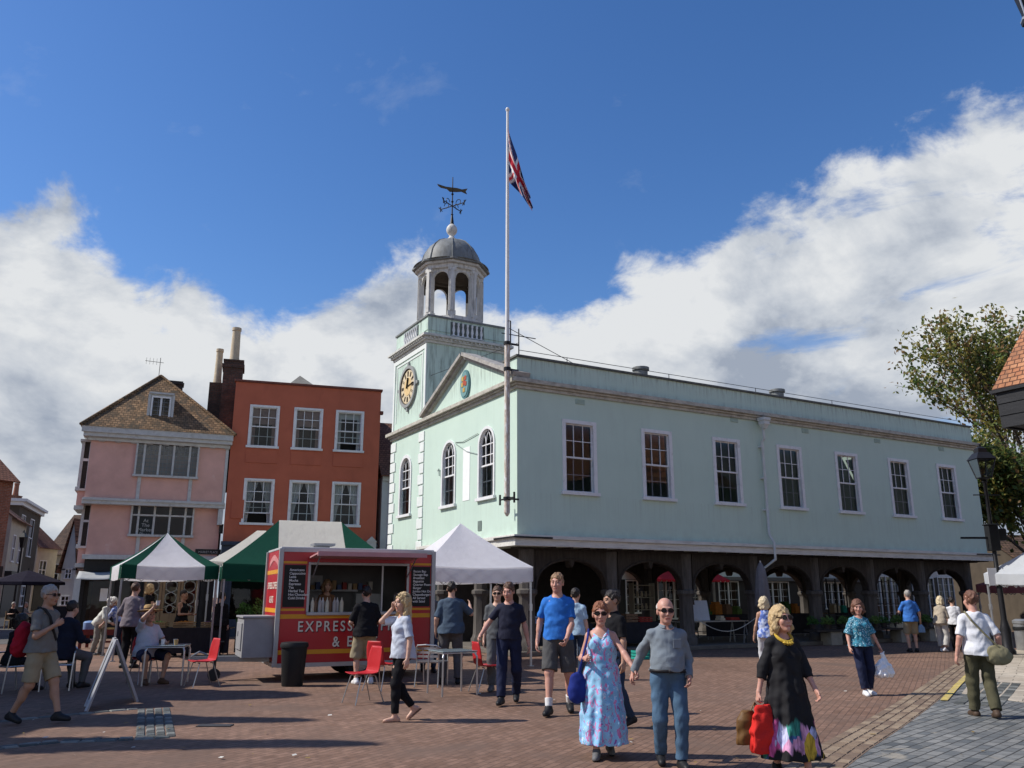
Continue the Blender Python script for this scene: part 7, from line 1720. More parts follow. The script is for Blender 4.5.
b = at(1045, 560, 36.5); tree((b.x, 36.5, 0), 9.6, .9, 'lower dark green tree behind the lamp post', 9, 20000, 1, (3,5,2,1,4), .12, .17)
# tall narrow trees beside the left edge of the square, whose shadows lie over the paving
def poplar(c, H_, rad, label, seed, n=5200):
    rg = random.Random(seed); r = empty('poplar_tree', c, 0, label, 'tree', 'narrow trees along the left terrace'); q = MB(); q.tube([(0,0,0),(.05,0,H_*.5),(0,.03,H_*.95)], [.13,.09,.02], 8); q.build('trunk', BARK, r)
    V_, F_, MI = [], [], []
    for k in range(n):
        t_ = rg.random()**.8; a = rg.random()*2*PI; prof = rad*math.sin(PI*min(1, .12+.88*t_))**.6*(1+.18*math.sin(t_*19+seed)+.12*math.sin(a*3+t_*31)); rr = prof*math.sqrt(rg.random())
        p = Vector((rr*math.cos(a), rr*math.sin(a), 1.6+(H_-1.6)*t_)); s_ = rg.uniform(.10,.2); d = Vector((rg.gauss(0,1), rg.gauss(0,1), rg.gauss(.2,.7))).normalized(); u = d.orthogonal().normalized(); w_ = d.cross(u); b_0 = len(V_)
        V_ += [p-u*s_*.5, p+w_*s_*.8, p+u*s_*.5, p-w_*s_*.8]; F_.append((b_0,b_0+1,b_0+2,b_0+3)); MI.append(rg.choices(range(5), (4,5,1,0,3))[0])
    me = bpy.data.meshes.new('crown'); me.from_pydata(V_, [], F_); [me.materials.append(x) for x in LEAFM]; me.polygons.foreach_set('material_index', MI); me.update()
    o = bpy.data.objects.new('crown', me); COL.objects.link(o); o.parent = r
poplar((-13.2, 12.0, 0), 10.4, .62, 'narrow tree in the middle of the row before the brick terrace', 1)
poplar((-13.2, 10.1, 0), 11.6, .50, 'narrow tree nearest the camera in the row before the brick terrace', 2)
poplar((-13.2, 15.0, 0), 9.6, 1.15, 'broad bushy tree at the far end of the row before the brick terrace', 3, 9000)
# ---------------------------------------------------------------- people
def wpos(J, p):
    o = J['root']; a = o.rotation_euler.z; x, y, z = [float(q)*J['s'] for q in p]
    return Vector((o.location.x+math.cos(a)*x-math.sin(a)*y, o.location.y+math.sin(a)*x+math.cos(a)*y, o.location.z+z))
def lpos(foot, rot, H, wp):
    g = ground(*foot); s = H/1.77; d = Vector(wp)-g; a = -R(rot)
    return (( math.cos(a)*d.x-math.sin(a)*d.y)/s, (math.sin(a)*d.x+math.cos(a)*d.y)/s, d.z/s)
def sdf_obj(name, prims, h, m, loc, rz=0, label=None, cat=None, sub=(), wr=0, cuts=(), parent=None):
    F = Field(prims, h)
    for p in sub: F.op(p, mode='s', k=.015)
    for c, n in cuts: F.plane(np.array(c, float), np.array(n, float))
    if wr: F.wrinkle(wr, (22,22,26), 1.0)
    v, q = F.mesh(); o = bpy.data.objects.new(name, npmesh(name, v, q, [m])); COL.objects.link(o); o.location = loc; o.rotation_euler.z = rz
    if parent: o.parent = parent
    return tag(o, label, cat)
C = clothmat
def rgb(h): return tuple((int(h[i:i+2], 16)/255)**2.2 for i in (0, 2, 4))
navyT, blueT, greyT, blackT = C('navy_tee', (.022,.024,.042)), C('royal_blue_tee', (.035,.17,.55)), C('grey_marl_tee', (.17,.17,.16)), C('black_cotton', (.014,.014,.016))
whiteT, lgreyT, khaki, beigeC = C('white_tee', (.68,.69,.72)), C('light_grey_tee', (.48,.52,.60)), C('khaki_cotton', (.30,.255,.17)), C('beige_cotton', (.40,.34,.26))
darkgrey, navyC, jeans, olive, pblue, bsteel = C('dark_grey_shorts', (.085,.085,.085)), C('navy_chino', (.02,.025,.055)), C('washed_jeans', (.075,.135,.21), var=.25), C('olive_trousers', (.085,.08,.048)), C('pale_blue_tee', (.36,.5,.62)), C('steel_blue_tee', (.07,.10,.14))
mauve = C('mauve_grey_shirt', (.20,.17,.19)); greytr = C('grey_trousers', (.11,.115,.12)); djeans = C('dark_jeans', (.03,.05,.09))
shirtm = C('blue_chambray', (.235,.27,.30), weave=30, col2=(.09,.12,.15))
SHB, SHG, SHW, SOL = mat('black_shoe', (.018,.018,.02), .5, .1, 20, .1), mat('grey_shoe', (.13,.13,.13), .6, .1, 20, .1), mat('white_shoe', (.72,.72,.72), .5, .05, 20, .1), mat('white_sole', (.7,.7,.68), .6, .05, 20, 0)
SOCK = C('white_sock', (.72,.72,.72))
# printed fabrics
t = NT('aqua_print'); co = t.coord((1,1,.55)); v1 = t.noise(co, 17, 3, .5, 1.6); v2 = t.noise(t.coord((1,1,.7), (0,0,0)), 26, 3, .5, 1.2)
c = t.mix(t.ramp(t.noise(co, 5, 3), [(.35, (0,0,0)), (.65, (1,1,1))]), (.20,.46,.72), (.34,.60,.80)); c = t.mix(t.ramp(v1, [(.565, (0,0,0)), (.60, (1,1,1))]), c, (.62,.20,.42)); c = t.mix(t.ramp(v2, [(.62, (0,0,0)), (.65, (1,1,1))]), c, (.30,.10,.36)); c = t.mix(t.ramp(v2, [(.33, (1,1,1)), (.36, (0,0,0))]), c, (.62,.72,.86))
t.bump(t.noise(t.coord((1,1,.3)), 9, 3), .4, .03); AQUA = t.set(c, .8, 0, .25)
t = NT('teal_print'); co = t.coord(); vv = t.n('ShaderNodeTexVoronoi'); vv.inputs['Scale'].default_value = 38; t.l(co, vv.inputs['Vector']); c = t.mix(t.ramp(vv.outputs['Distance'], [(.30, (1,1,1)), (.42, (0,0,0))]), (.03,.15,.22), (.42,.62,.70)); c = t.mix(t.ramp(t.noise(co, 22, 3), [(.52, (0,0,0)), (.58, (1,1,1))]), c, (.05,.25,.36)); TEALP = t.set(c, .8, 0, .25)
t = NT('blue_white_print'); c = t.ramp(t.noise(t.coord(), 14, 3), [(.45, (.10,.17,.48)), (.58, (.5,.56,.72))]); BWP = t.set(c, .8)
# black dress with a bright painted hem: the colours sit in the cloth itself, above the hem
t = NT('black_floral_dress'); tcn = t.n('ShaderNodeTexCoord'); spz = t.n('ShaderNodeSeparateXYZ'); t.l(tcn.outputs['Object'], spz.inputs[0]); co = t.coord((1,1,.42))
vv = t.n('ShaderNodeTexVoronoi'); vv.inputs['Scale'].default_value = 13; vv.inputs['Randomness'].default_value = 1
dn = t.n('ShaderNodeVectorMath'); dn.operation = 'MULTIPLY_ADD'; nz = t.n('ShaderNodeTexNoise'); nz.inputs['Scale'].default_value = 6; t.l(co, nz.inputs['Vector']); t.l(nz.outputs['Color'], dn.inputs[0]); dn.inputs[1].default_value = (.12,.12,.12); t.l(co, dn.inputs[2]); t.l(dn.outputs[0], vv.inputs['Vector'])
sc_ = t.n('ShaderNodeSeparateColor'); t.l(vv.outputs['Color'], sc_.inputs[0])
pal = t.ramp(sc_.outputs[0], [(0, (.55,.10,.30)), (.12, (.60,.30,.48)), (.26, (.05,.28,.22)), (.40, (.25,.22,.55)), (.52, (.50,.52,.75)), (.62, (.05,.13,.30)), (.72, (.55,.36,.04)), (.79, (.012,.012,.014))], 'CONSTANT')
sv = t.ramp(t.noise(t.coord((3,3,.5)), 9, 3, .6, 1), [(.35, (.45,.45,.45)), (.65, (1.25,1.25,1.25))]); pal = t.mix(1.0, pal, sv, 'MULTIPLY')
edge_ = t.math('ADD', spz.outputs[2], t.math('MULTIPLY', t.math('SUBTRACT', t.noise(t.coord((1,1,.2)), 7, 3), .5), .5))
rz_ = t.n('ShaderNodeMapRange'); rz_.inputs['From Min'].default_value = .54; rz_.inputs['From Max'].default_value = .50; t.l(edge_, rz_.inputs[0])
rl_ = t.n('ShaderNodeMapRange'); rl_.inputs['From Min'].default_value = .20; rl_.inputs['From Max'].default_value = .24; t.l(edge_, rl_.inputs[0])
c = t.mix(t.math('MULTIPLY', rz_.outputs[0], rl_.outputs[0]), (.012,.012,.014), pal); t.bump(t.noise(t.coord((1,1,.4)), 8, 3), .35, .03); FLOR = t.set(c, .8, 0, .25)

tee = lambda m, **k: dict(m=m, **k)
# 1 man walking at the left
J = person((32,724), 585, 78, 'man in grey shirt and khaki shorts walking past the left edge with red bag', tone='tan', hair='short', hcol='grey', glasses=True, feet=((.1,-.30,.0), (-.1,.24,.05)), hands=((.26,.1,.87), (-.10,-.24,1.25)), curl=((25,35),(60,60)), thumbs=(None, (0,0,1)),
    top_g=tee(greyT, sleeve=.75, hem=.90, loose=.03, belly=.03), leg_g=dict(kind='shorts', m=khaki, len=.92, wide=.02), shoes=dict(m=SHB))
sdf_obj('red_bag', [ell((0,0,0), (.14,.10,.22), None), ell((0,.02,-.12), (.15,.11,.14), None)], .012, C('red_nylon', (.34,.015,.03)), wpos(J, (-.02,.30,1.08)), R(78), 'red bag on the back of the man walking at the left', 'bag', wr=.006)
m = MB(); s = J['s']
pts = [J['up'](p)*s for p in ((-.06,.14,1.36),(-.09,.06,1.475),(-.11,-.06,1.45),(-.09,-.135,1.36),(-.03,-.15,1.2),(.06,-.15,1.05))]; m.tube([Vector(p) for p in pts], .018, 6); m.build('bag_strap', C('black_webbing', (.03,.03,.03)), J['root'])
# 2, 3 seated at the left edge
SEATF = ((.11,-.42,0), (-.11,-.40,0))
person((8,692), 640, 150, 'dark-haired person in black seated with back to us at the left edge', H=1.72, seat=.56, hair='bob', hcol='dark', feet=SEATF, hands=((.2,-.35,.72), (-.2,-.35,.72)), top_g=tee(blackT, sleeve=1.9, hem=.86), leg_g=dict(m=blackT), shoes=dict(m=SHB), lean=.1, h=.012)
person((57,690), 640, 165, 'seated person in dark jacket half hidden by the walking man in grey', H=1.95, seat=.62, hair='short', hcol='dark', feet=SEATF, hands=((.2,-.35,.75), (-.2,-.35,.75)), top_g=tee(C('midnight_jacket', (.016,.018,.03)), sleeve=1.9, hem=.80, loose=.05), leg_g=dict(m=greytr), shoes=dict(m=SHB), lean=.15, h=.012)
# 4, 5 old couple at the barrow
person((97,655), 588, 75, 'white-haired person in white shirt stooping over the dark red barrow', H=1.72, lean=.55, hair='bob', hcol='white', feet=((.1,.02,0), (-.1,.1,0)), hands=((.16,-.52,.88), (-.16,-.5,.92)), top_g=tee(C('cream_shirt', (.60,.60,.54)), sleeve=1.9, hem=.82, loose=.04), leg_g=dict(m=C('stone_trousers', (.25,.24,.21)), wide=.02), shoes=dict(m=SHG))
person((116,655), 587, -70, 'white-haired woman in blue patterned top bending towards the person in white', H=1.68, sex='f', lean=.45, hair='bob', hcol='white', feet=((.1,.02,0), (-.1,.1,0)), hands=((.16,-.5,.85), (-.16,-.5,.9)), top_g=tee(BWP, sleeve=1.5, hem=.8), leg_g=dict(m=navyC), shoes=dict(m=SHB))
# 6 man with his back to us
person((127,668), 582, 172, 'man in mauve grey shirt seen from behind beside the gazebo leg', hair='short', hcol='brown', build=1.08, feet=((.12,.0,0), (-.12,.0,0)), hands=((.24,-.18,1.0), (-.26,-.1,.9)), top_g=tee(mauve, sleeve=1.0, hem=.84, loose=.035), leg_g=dict(m=blackT, wide=.015), shoes=dict(m=SHB))
# 7 man in the straw hat
o_chair = [o for o in bpy.data.objects if o.get('label', '').startswith('red chair on which')][0]
o_chair.location = ground(143, 683); o_chair.rotation_euler.z = R(48)
J = person((143,683), 600, 48, 'seated man in straw hat and pale grey shirt drinking at the small table', H=1.80, seat=.575, build=1.12, belly=.06, tone='tan', hair='short', hcol='grey', feet=((.16,-.42,0,.3), (-.14,-.36,0,-.2)), hands=((.22,-.34,.74), (-.06,-.24,1.40)), elbows=(None, (-.9,-.5,-.2)), curl=((25,35),(55,55)), thumbs=(None,(0,0,1)), hpitch=-.08, lean=-.02,
    top_g=tee(C('pale_grey_shirt', (.44,.45,.49)), sleeve=.8, hem=.86, loose=.04), leg_g=dict(kind='shorts', m=navyC, len=1.0, wide=.02), shoes=dict(m=mat('sandal_brown', (.09,.05,.03), .7, .1, 10, 0)), h=.010)
hm = mat('straw', (.42,.27,.12), .8, .2, 25, .4, 120); s = J['s']
m = MB(); n = 28
for ra, za, rb, zb_ in ((.24,.035,.115,.06),): pass
Mh = Matrix.Translation(Vector(J['hd']((0,.015,.075))*s)) @ Matrix(np.array(J['MH']).tolist()).to_4x4()
m.lathe([(.235,.0),(.24,.012),(.12,.03),(.113,.10),(.09,.125),(.02,.13)], (0,0,0), 28, 0, 0, Mh); m.lathe([(.235,-.004),(.1,.012)], (0,0,0), 28, 0, 0, Mh); ho = m.build('straw_hat', hm, J['root'], auto=40)
m = MB(); m.lathe([(.1235,.03),(.122,.045),(.1195,.058)], (0,0,0), 28, 0, 0, Mh); m.build('hat_band', mat('hat_ribbon', (.06,.03,.02), .7, .1, 9, 0), ho)
q = MB(); q.lathe([(.03,0),(.04,.09),(.036,.09),(.02,.01)], (0,0,0), 12); o = q.build('cup', mat('cup_white', (.7,.7,.7), .4, .05, 8, 0), None, auto=40, loc=wpos(J, J['hdR'])+Vector((.02,-.02,-.03))); tag(o, 'white cup held to the mouth of the man in the straw hat', 'cup')
# 8, 9, 9b inside the stalls
person((178,656), 590, 75, 'woman in sleeveless black dress standing behind the stall table', sex='f', tone='tan', hair='short', hcol='dark', hands=((.12,-.3,1.1), (-.12,-.3,1.12)), top_g=dict(m=blackT, sleeve=0, strap=1, skirt=[(.25,.17,.13),(.1,.16,.12),(-.05,.2,.16),(-.5,.24,.2)]), shoes=dict(m=SHB))
person((143,655), 583, 150, 'woman in black top and white sun hat behind the man in the straw hat', sex='f', hair='bob', hcol='blonde', top_g=tee(blackT, sleeve=.2, hem=.85), leg_g=dict(m=C('rust_skirt', (.3,.06,.04))), shoes=dict(m=SHB))
J = person((217,657), 592, 170, 'person in black with back turned at the plant stall', hair='short', hcol='dark', top_g=tee(blackT, sleeve=1.9, hem=.84, loose=.04), leg_g=dict(m=blackT), shoes=dict(m=SHB))
# 10 customer, 11 seller
person((363,684), 586, 204, 'man in black shirt and khaki cargo shorts ordering at the trailer hatch', hair='short', hcol='dark', build=1.1, feet=((.14,.02,0), (-.14,.0,0)), hands=((.2,-.26,1.06), (-.22,-.24,1.04)), top_g=tee(blackT, sleeve=.95, hem=.85, loose=.04), leg_g=dict(kind='shorts', m=khaki, len=1.08, wide=.035), shoes=dict(m=SHW, sole=SOL), hyaw=.1)
p = Vector((TRZ.x+math.cos(TRA)*1.15-math.sin(TRA)*.9, TRZ.y+math.sin(TRA)*1.15+math.cos(TRA)*.9, .33)); person(p, 0, 24, 'seller in dark apron standing inside the red trailer', H=1.66, sex='f', hair='bob', hcol='sandy', hands=((.14,-.3,1.08), (-.14,-.3,1.1)), top_g=tee(C('rust_top', (.25,.13,.07)), sleeve=.8, hem=.86), leg_g=dict(m=blackT), shoes=dict(m=SHB), h=.014)
# 12 woman on the phone
J = person((400,721), 593, -66, 'blonde woman in pale grey shirt and black leggings talking on the phone', sex='f', hair='long', hcol='blonde', feet=((.07,-.10,.0,-.1), (-.07,.21,.08,0,.65)), hands=((.27,.0,.86), (-.105,-.13,1.555)), elbows=(None, (-.35,-.8,-.6)), curl=((20,30),(55,60)), thumbs=(None, (0,.6,.5,.25,.1,1)), hyaw=.30, hpitch=.05,
    top_g=tee(lgreyT, sleeve=.85, hem=.86, loose=.035, sl=.012), leg_g=dict(m=blackT, inf=.008, leg=.93), shoes=dict(kind='flipflop', m=mat('tan_flipflop', (.22,.12,.08), .7, .1, 9, 0)))
pp = wpos(J, J['hdR']); q = MB(); q.bx(-.036, .036, -.004, .004, -.075, .075); o = q.build('mobile_phone', mat('phone_black', (.02,.02,.022), .2, .05, 9, 0), None, loc=pp+Vector((.02,-.005,.01)), rz=R(-30), bevel=.003); tag(o, 'black phone held to the ear of the blonde woman', 'phone')
m = MB(); hd = J['hd']; s = J['s']
for qq in (-1, 1):
    m.tube([Vector(hd((qq*(.036+.028*math.cos(a)), -.078+.01*abs(math.sin(a)), .105+.02*math.sin(a)))*s) for a in np.linspace(0, 2*PI, 13)[:-1]], .004, 5, closed=True); m.bar(Vector(hd((qq*.066,-.07,.108))*s), Vector(hd((qq*.097,.05,.07))*s), .005)
m.build('sunglasses', mat('dark_lens', (0,0,0)), J['root'])
# 13, 14 by the trailer's right end
person((450,684), 581, 184, 'man in steel blue shirt seen from behind pointing, right of the trailer', hair='short', hcol='dark', build=1.12, feet=((.14,0,0), (-.14,.0,0)), hands=((.27,-.02,.88), (-.34,-.30,1.34)), curl=((25,35),(5,10)), elbows=(None,(-.7,.2,-1)), top_g=tee(bsteel, sleeve=.95, hem=.86, loose=.04, belly=.02), leg_g=dict(m=C('charcoal_trousers', (.10,.095,.10)), wide=.02), shoes=dict(m=SHB))
person((428,672), 585, 10, 'fair-haired man half hidden behind the man in steel blue', hair='short', hcol='sandy', tone='pink', top_g=tee(greyT), leg_g=dict(m=djeans), shoes=dict(m=SHB))
# 15, 16 young men
person((509,704), 582, -8, 'young man in navy shirt and navy trousers walking towards us', hair='short', hcol='brown', tone='pink', build=.95, feet=((.08,.22,.05), (-.08,-.26,.0)), hands=((.29,.06,.86), (-.40,-.22,.99)), hpitch=.16, hyaw=-.2, curl=((25,35),(45,55)), top_g=tee(navyT, sleeve=.72, hem=.92, loose=.015), leg_g=dict(m=navyC, wide=.012), shoes=dict(m=SHB))
person((497,690), 586, -4, 'man in grey trousers walking close behind the young man in navy', hair='short', hcol='brown', glasses=True, feet=((.08,.22,.05), (-.08,-.2,.0)), top_g=tee(C('slate_tee', (.10,.105,.11)), sleeve=.75), leg_g=dict(m=greytr, wide=.015), shoes=dict(m=SHG))
# 17, 18
person((559,714), 572, -10, 'tall man in bright blue shirt, grey shorts, white socks and black trainers', hair='short', hcol='sandy', tone='pink', build=.98, feet=((.12,.20,.03,.2), (-.10,-.24,.0,-.15)), hands=((.14,-.24,.93), (-.28,.06,.88)), hyaw=-.15, curl=((40,50),(30,40)), top_g=tee(blueT, sleeve=.72, hem=.91, loose=.018), leg_g=dict(kind='shorts', m=darkgrey, len=.95, wide=.02), shoes=dict(m=SHB, sock=SOCK, sockh=.27))
person((577,680), 588, 160, 'dark-haired person in pale blue shirt behind the tall man in blue', hair='short', hcol='dark', top_g=tee(pblue, sleeve=.8), leg_g=dict(m=djeans), shoes=dict(m=SHB))
# 19, 20 the couple holding hands
f1, f2 = (604,757), (672,767); H1, H2 = 1.575, 1.62
g1, g2 = ground(*f1), ground(*f2); Pw = at(637, 681, (g1.y+g2.y)/2-.05)
w1 = lpos(f1, -4, H1, Pw+Vector((.0,.0,.08))); w2 = lpos(f2, 2, H2, Pw+Vector((-.03,.02,.085)))
J = person(f1, 604, -4, 'woman in long aqua floral dress and sunglasses holding hands with the man in chambray shirt', H=H1, sex='f', build=1.12, belly=.03, tone='pink', hair='short', hcol='auburn', glasses=True, feet=((.08,.16,.03), (-.09,-.16,.0)), hands=(w1, (-.20,-.21,1.13)), elbows=((.1,1,-.2), (-.45,.8,-1)), curl=((35,50),(60,60)), thumbs=(None,(.3,0,1)),
    top_g=dict(m=AQUA, sleeve=0, strap=1, vneck=.10, nk=.085, inf=.012, skirt=[(.28,.165,.135),(.16,.16,.13),(.02,.20,.165),(-.2,.225,.21),(-.55,.25,.26),(-.79,.27,.29)], folds=8, famp=.03, name='dress'), shoes=dict(m=SHG, sole=SHB))
BB = C('royal_blue_bag', (.02,.035,.20)); bp = wpos(J, (-.30,-.10,.80)); sdf_obj('handbag', [ell((0,0,0), (.10,.06,.15), None), ell((0,0,-.07), (.11,.07,.10), None)], .010, BB, bp, R(10), 'royal blue handbag on the shoulder of the woman in the aqua dress', 'handbag', wr=.004)
m = MB(); s = J['s']; m.tube([Vector((x*s, y*s, z*s)) for x, y, z in ((-.29,-.10,.92),(-.235,-.15,1.12),(-.165,-.11,1.36),(-.15,.0,1.455),(-.17,.1,1.35),(-.27,.02,.95))], .012, 6); m.build('handbag_strap', BB, J['root'])
q = MB(); q.tube([Vector(J['up']((.055*math.sin(a), -.098-.035*math.cos(a), 1.40-.035*math.cos(a)))*s) for a in np.linspace(-1.4, 1.4, 9)], .004, 5); q.build('necklace', mat('pale_bead', (.65,.62,.58), .4, .05, 9, 0), J['root'])
J = person(f2, 600, 2, 'bald man in chambray shirt and jeans with dark sunglasses holding the hand of the woman', H=H2, build=1.06, belly=.035, tone='pink', hair='bald', hcol='white', glasses=True, feet=((.09,-.10,.0), (-.09,.14,.03)), hands=((.215,-.10,.93), w2), elbows=(None, (-.1,1,-.2)), curl=((30,30),(35,50)),
    top_g=tee(shirtm, sleeve=1.96, hem=1.0, loose=.022, collar=1, wr=.0045), leg_g=dict(m=jeans, wide=.012, waist=1.02, wr=.0035), shoes=dict(m=SHB))
m = MB(); s = J['s']; n = 32; vs = [tuple(Vector((.205*math.cos(2*PI*i/n), -.008+.172*math.sin(2*PI*i/n), z))*s) for z in (.985,1.018) for i in range(n)]; m.add(vs, [(i, (i+1) % n, n+(i+1) % n, n+i) for i in range(n)]); m.bx(-.025*s, .025*s, -.183*s, -.176*s, .982*s, 1.02*s); m.build('belt', SHB, J['root'], True, solid=.006)
q = MB(); q.bx(.045*s, .135*s, -.137*s, -.128*s, 1.24*s, 1.34*s); q.build('shirt_pocket', shirtm, J['root'], bevel=.003)
# 21 dark shirt behind
person((616,728), 591, -58, 'man in black polo shirt and jeans walking behind the woman in the aqua dress', H=1.72, hair='short', hcol='dark', tone='tan', feet=((.08,.2,.05), (-.08,-.2,.0)), hyaw=-.2, top_g=tee(blackT, sleeve=.8, hem=.88, collar=1), leg_g=dict(m=djeans), shoes=dict(m=SHB))
# 22 blonde woman from behind
person((769,676), 597, 170, 'blonde woman in blue sleeveless top seen from behind near the parasol', sex='f', tone='tan', hair='bob', hcol='palebl', hands=((.27,-.03,.86), (-.25,-.2,1.0)), top_g=dict(m=BWP, sleeve=0, strap=1, hem=.85), leg_g=dict(m=C('white_trousers', (.55,.56,.58))), shoes=dict(m=SHW))
# 23 woman in the black dress
J = person((793,778), 611, 12, 'blonde woman in loose black dress with bright floral hem, sunglasses and red bag', H=1.545, sex='f', build=1.02, tone='pink', hair='shag', hcol='blonde', glasses=True, hyaw=.16, hpitch=-.10, feet=((.1,-.16,0), (-.1,.14,.03)), hands=((.24,-.20,.90), (-.32,.02,.87)), curl=((30,40),(60,60)),
    top_g=dict(m=FLOR, sleeve=1.42, cuff=.012, sl=.012, inf=.013, skirt=[(.28,.165,.14),(.1,.175,.155),(-.15,.215,.19),(-.45,.27,.235),(-.74,.325,.28)], folds=7, famp=.045, name='dress', ph=.6), shoes=dict(m=SHB))
s = J['s']; hd = J['hd']; m = MB(); m.tube([Vector(J['up']((.085*math.sin(a), -.035-.085*math.cos(a), 1.455-.055*math.cos(a)))*s) for a in np.linspace(-2.0, 2.0, 15)], .016, 8)
for a in (-.5, -.17, .17, .5): m.lathe([(.004,-.02),(.022,0),(.004,.02)], tuple(Vector(J['up']((.088*math.sin(a), -.045-.088*math.cos(a), 1.445-.06*math.cos(a)))*s)), 8)
m.build('necklace', mat('mustard_bead', (.50,.34,.05), .4, .1, 9, 0), J['root'])
hp = wpos(J, J['hdR']); RBG = C('red_shopping_cloth', (.58,.03,.025))
sdf_obj('red_bag', [column([(0,.09,.03),(-.08,.13,.06),(-.3,.17,.08),(-.42,.15,.07)], (0,0,0), 5, .02)], .010, RBG, hp+Vector((.05,-.04,-.02)), R(25), 'bright red cloth bag carried by the woman in the black floral dress', 'bag', wr=.006)
sdf_obj('brown_bag', [column([(-.06,.07,.04),(-.14,.11,.07),(-.36,.12,.08)], (0,0,0), 4, .01)], .010, mat('brown_leather', (.13,.065,.02), .55, .2, 12, .2), hp+Vector((-.10,.02,-.02)), R(25), 'mottled brown bag hanging beside the bright red cloth bag', 'bag', wr=.004)
m = MB()
for o_ in (-.04, .06): m.tube([(o_-.05,0,-.12),(0,0,.01),(o_+.05,0,-.12)], .008, 5)
q = m.build('bag_handles', mat('brown_leather', (0,0,0)), bpy.data.objects['brown_bag']); q.location = (.10,0,.0)
# 24 woman in the teal blouse
J = person((866,695), 600, 4, 'woman in teal patterned blouse and navy trousers carrying a white carrier bag', sex='f', tone='pink', hair='bob', hcol='redbrown', hyaw=-.30, hpitch=.1, feet=((.10,.06,.0,.3), (-.06,-.12,.0,-.15)), hands=((.36,-.03,.87), (-.27,-.08,.88)), curl=((60,70),(25,35)),
    top_g=dict(m=TEALP, sleeve=.95, sl=.035, hem=.90, loose=.02, flare=.035, folds=9, famp=.012, nk=.085), leg_g=dict(m=navyC, wide=.02, leg=.9), shoes=dict(m=SHW, sole=SOL))
hp = wpos(J, J['hdL']); CW = C('white_plastic_bag', (.86,.87,.88))
sdf_obj('carrier_bag', [column([(.0,.03,.012),(-.12,.06,.03),(-.22,.15,.09),(-.36,.19,.11),(-.42,.14,.08)], (0,0,0), 7, .02)], .009, CW, hp+Vector((0,0,.0)), R(20), 'white plastic carrier bag held by the woman in the teal blouse', 'carrier bag', wr=.009)
# 25 man in blue from behind, 26 couple
J = person((914,652), 590, 176, 'grey-haired man in blue shirt and khaki shorts seen from behind by the arches', hair='short', hcol='grey', feet=((.1,0,0), (-.1,.0,0)), hands=((.22,-.3,1.1), (-.3,-.05,.88)), top_g=tee(C('mid_blue_tee', (.05,.17,.50)), sleeve=.85, hem=.86, loose=.03), leg_g=dict(kind='shorts', m=khaki, len=.95, wide=.02), shoes=dict(m=SHB))
sdf_obj('blue_bag', [column([(0,.03,.02),(-.1,.1,.06),(-.25,.12,.07)], (0,0,0), 4, .01)], .014, C('sky_blue_bag', (.2,.36,.6)), wpos(J, J['hdR']), 0, 'small blue bag in the hand of the man in blue shirt by the arches', 'bag')
person((944,652), 596, 130, 'person in beige top and pale skirt stooping by the last arch', sex='f', H=1.66, lean=.25, hair='bob', hcol='palebl', hands=((.1,-.35,1.05), (-.1,-.35,1.1)), top_g=tee(beigeC, sleeve=1.2, hem=.84, loose=.03), leg_g=dict(m=C('pale_skirt', (.5,.48,.44)), leg=.8, wide=.05), shoes=dict(m=SHW))
person((958,651), 597, 150, 'person in white shirt and dark trousers beside the stooping person in beige', hair='short', hcol='dark', top_g=tee(whiteT, sleeve=.85), leg_g=dict(m=blackT), shoes=dict(m=SHB))
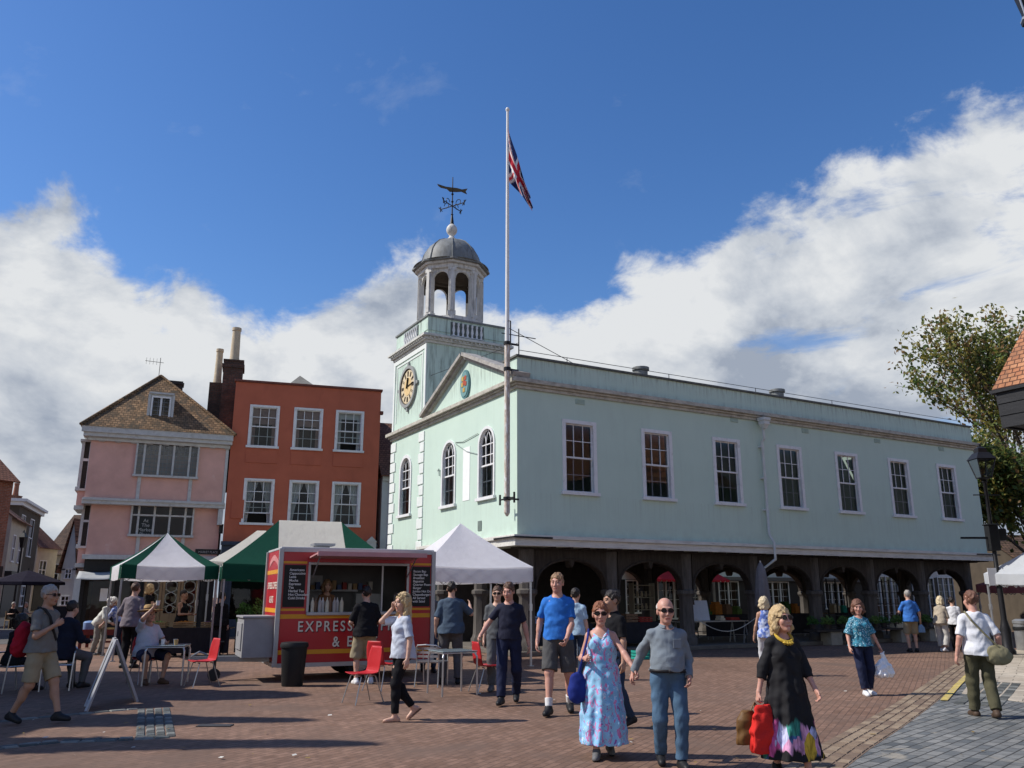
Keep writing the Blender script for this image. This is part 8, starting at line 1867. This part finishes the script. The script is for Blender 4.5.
# 27 man in white from behind
J = person((987,718), 591, 172, 'man in white shirt and olive trousers seen from behind with a shoulder bag', hair='short', hcol='redbrown', tone='pink', build=1.02, feet=((.09,-.16,.0), (-.08,.16,.03)), hands=((.30,.0,.86), (-.30,-.02,.89)), hyaw=.2, top_g=tee(whiteT, sleeve=.88, hem=.86, loose=.025), leg_g=dict(m=olive, wide=.022, wr=.004), shoes=dict(m=mat('brown_shoe', (.07,.045,.03), .6, .1, 20, .1)))
KB = C('khaki_canvas_bag', (.22,.20,.12)); sdf_obj('shoulder_bag', [ell((0,0,0), (.17,.06,.13), None), ell((.02,0,-.03), (.18,.07,.11), None)], .010, KB, wpos(J, (-.20,.16,.88)), R(-8), 'khaki canvas shoulder bag on the hip of the man in white', 'shoulder bag', wr=.005)
m = MB(); s = J['s']; m.tube([Vector((x*s, y*s, z*s)) for x, y, z in ((-.22,.19,.98),(-.06,.175,1.16),(.10,.15,1.36),(.135,.05,1.475),(.10,-.10,1.40),(-.1,-.19,1.1),(-.24,-.05,.95))], .014, 6); m.build('bag_strap', KB, J['root'])
# distant cafe guests at the left
for (px, py, rz, lb, mm) in ((22,628,100,'distant seated guest in grey under the dark parasol at left', greyT), (10,629,60,'distant seated guest in black under the dark parasol at left', blackT), (88,628,-80,'distant seated guest in pale top left of the pink house', pblue)):
    person((px,py), 600, rz, lb, H=1.72, seat=.56, feet=SEATF, hair='short', hcol='grey', hands=((.2,-.35,.78), (-.2,-.35,.78)), top_g=tee(mm, sleeve=.9), leg_g=dict(m=blackT), shoes=dict(m=SHB), h=.022)
    g = ground(px, py); c = MB(); c.bx(-.22,.22,-.22,.22,.42,.46); c.bx(-.22,.22,.19,.22,.46,.9)
    for sx in (-.2,.2):
        for sy in (-.2,.2): c.bx(sx-.02,sx+.02,sy-.02,sy+.02,0,.42)
    o = c.build('cafe_chair', WOOD, None, loc=g, rz=R(rz)); tag(o, lb.replace('distant seated guest', 'dark café chair under the distant guest').replace(' under the dark parasol at left', ''), 'chair')
for (px, w_, lb) in ((62, 2.1, 'black café windbreak panel behind the walking man at left'), (84, 1.4, 'smaller black café windbreak panel before the pink house')):
    g = ground(px, 622); r = empty('windbreak', g, R(8), lb, 'windbreak'); q = MB(); q.bx(-w_/2, w_/2, -.015, .015, .12, 1.0); q.build('panel', DKC, r)
    for sx in (-1, 1): q = MB(); q.tube([(sx*w_/2,0,0),(sx*w_/2,0,1.08)], .025, 8); q.bx(sx*w_/2-.2, sx*w_/2+.2, -.2, .2, 0, .02); q.build('post', ALU, r)
# ---------------------------------------------------------------- lettering becomes plain mesh
bpy.context.view_layer.update(); dg = bpy.context.evaluated_depsgraph_get()
for o in [o for o in bpy.data.objects if o.type == 'FONT']:
    me = bpy.data.meshes.new_from_object(o.evaluated_get(dg)); n = bpy.data.objects.new('lettering', me); COL.objects.link(n)
    n.parent = o.parent; n.location = o.location; n.rotation_euler = o.rotation_euler; n.scale = o.scale
    bpy.data.objects.remove(o)
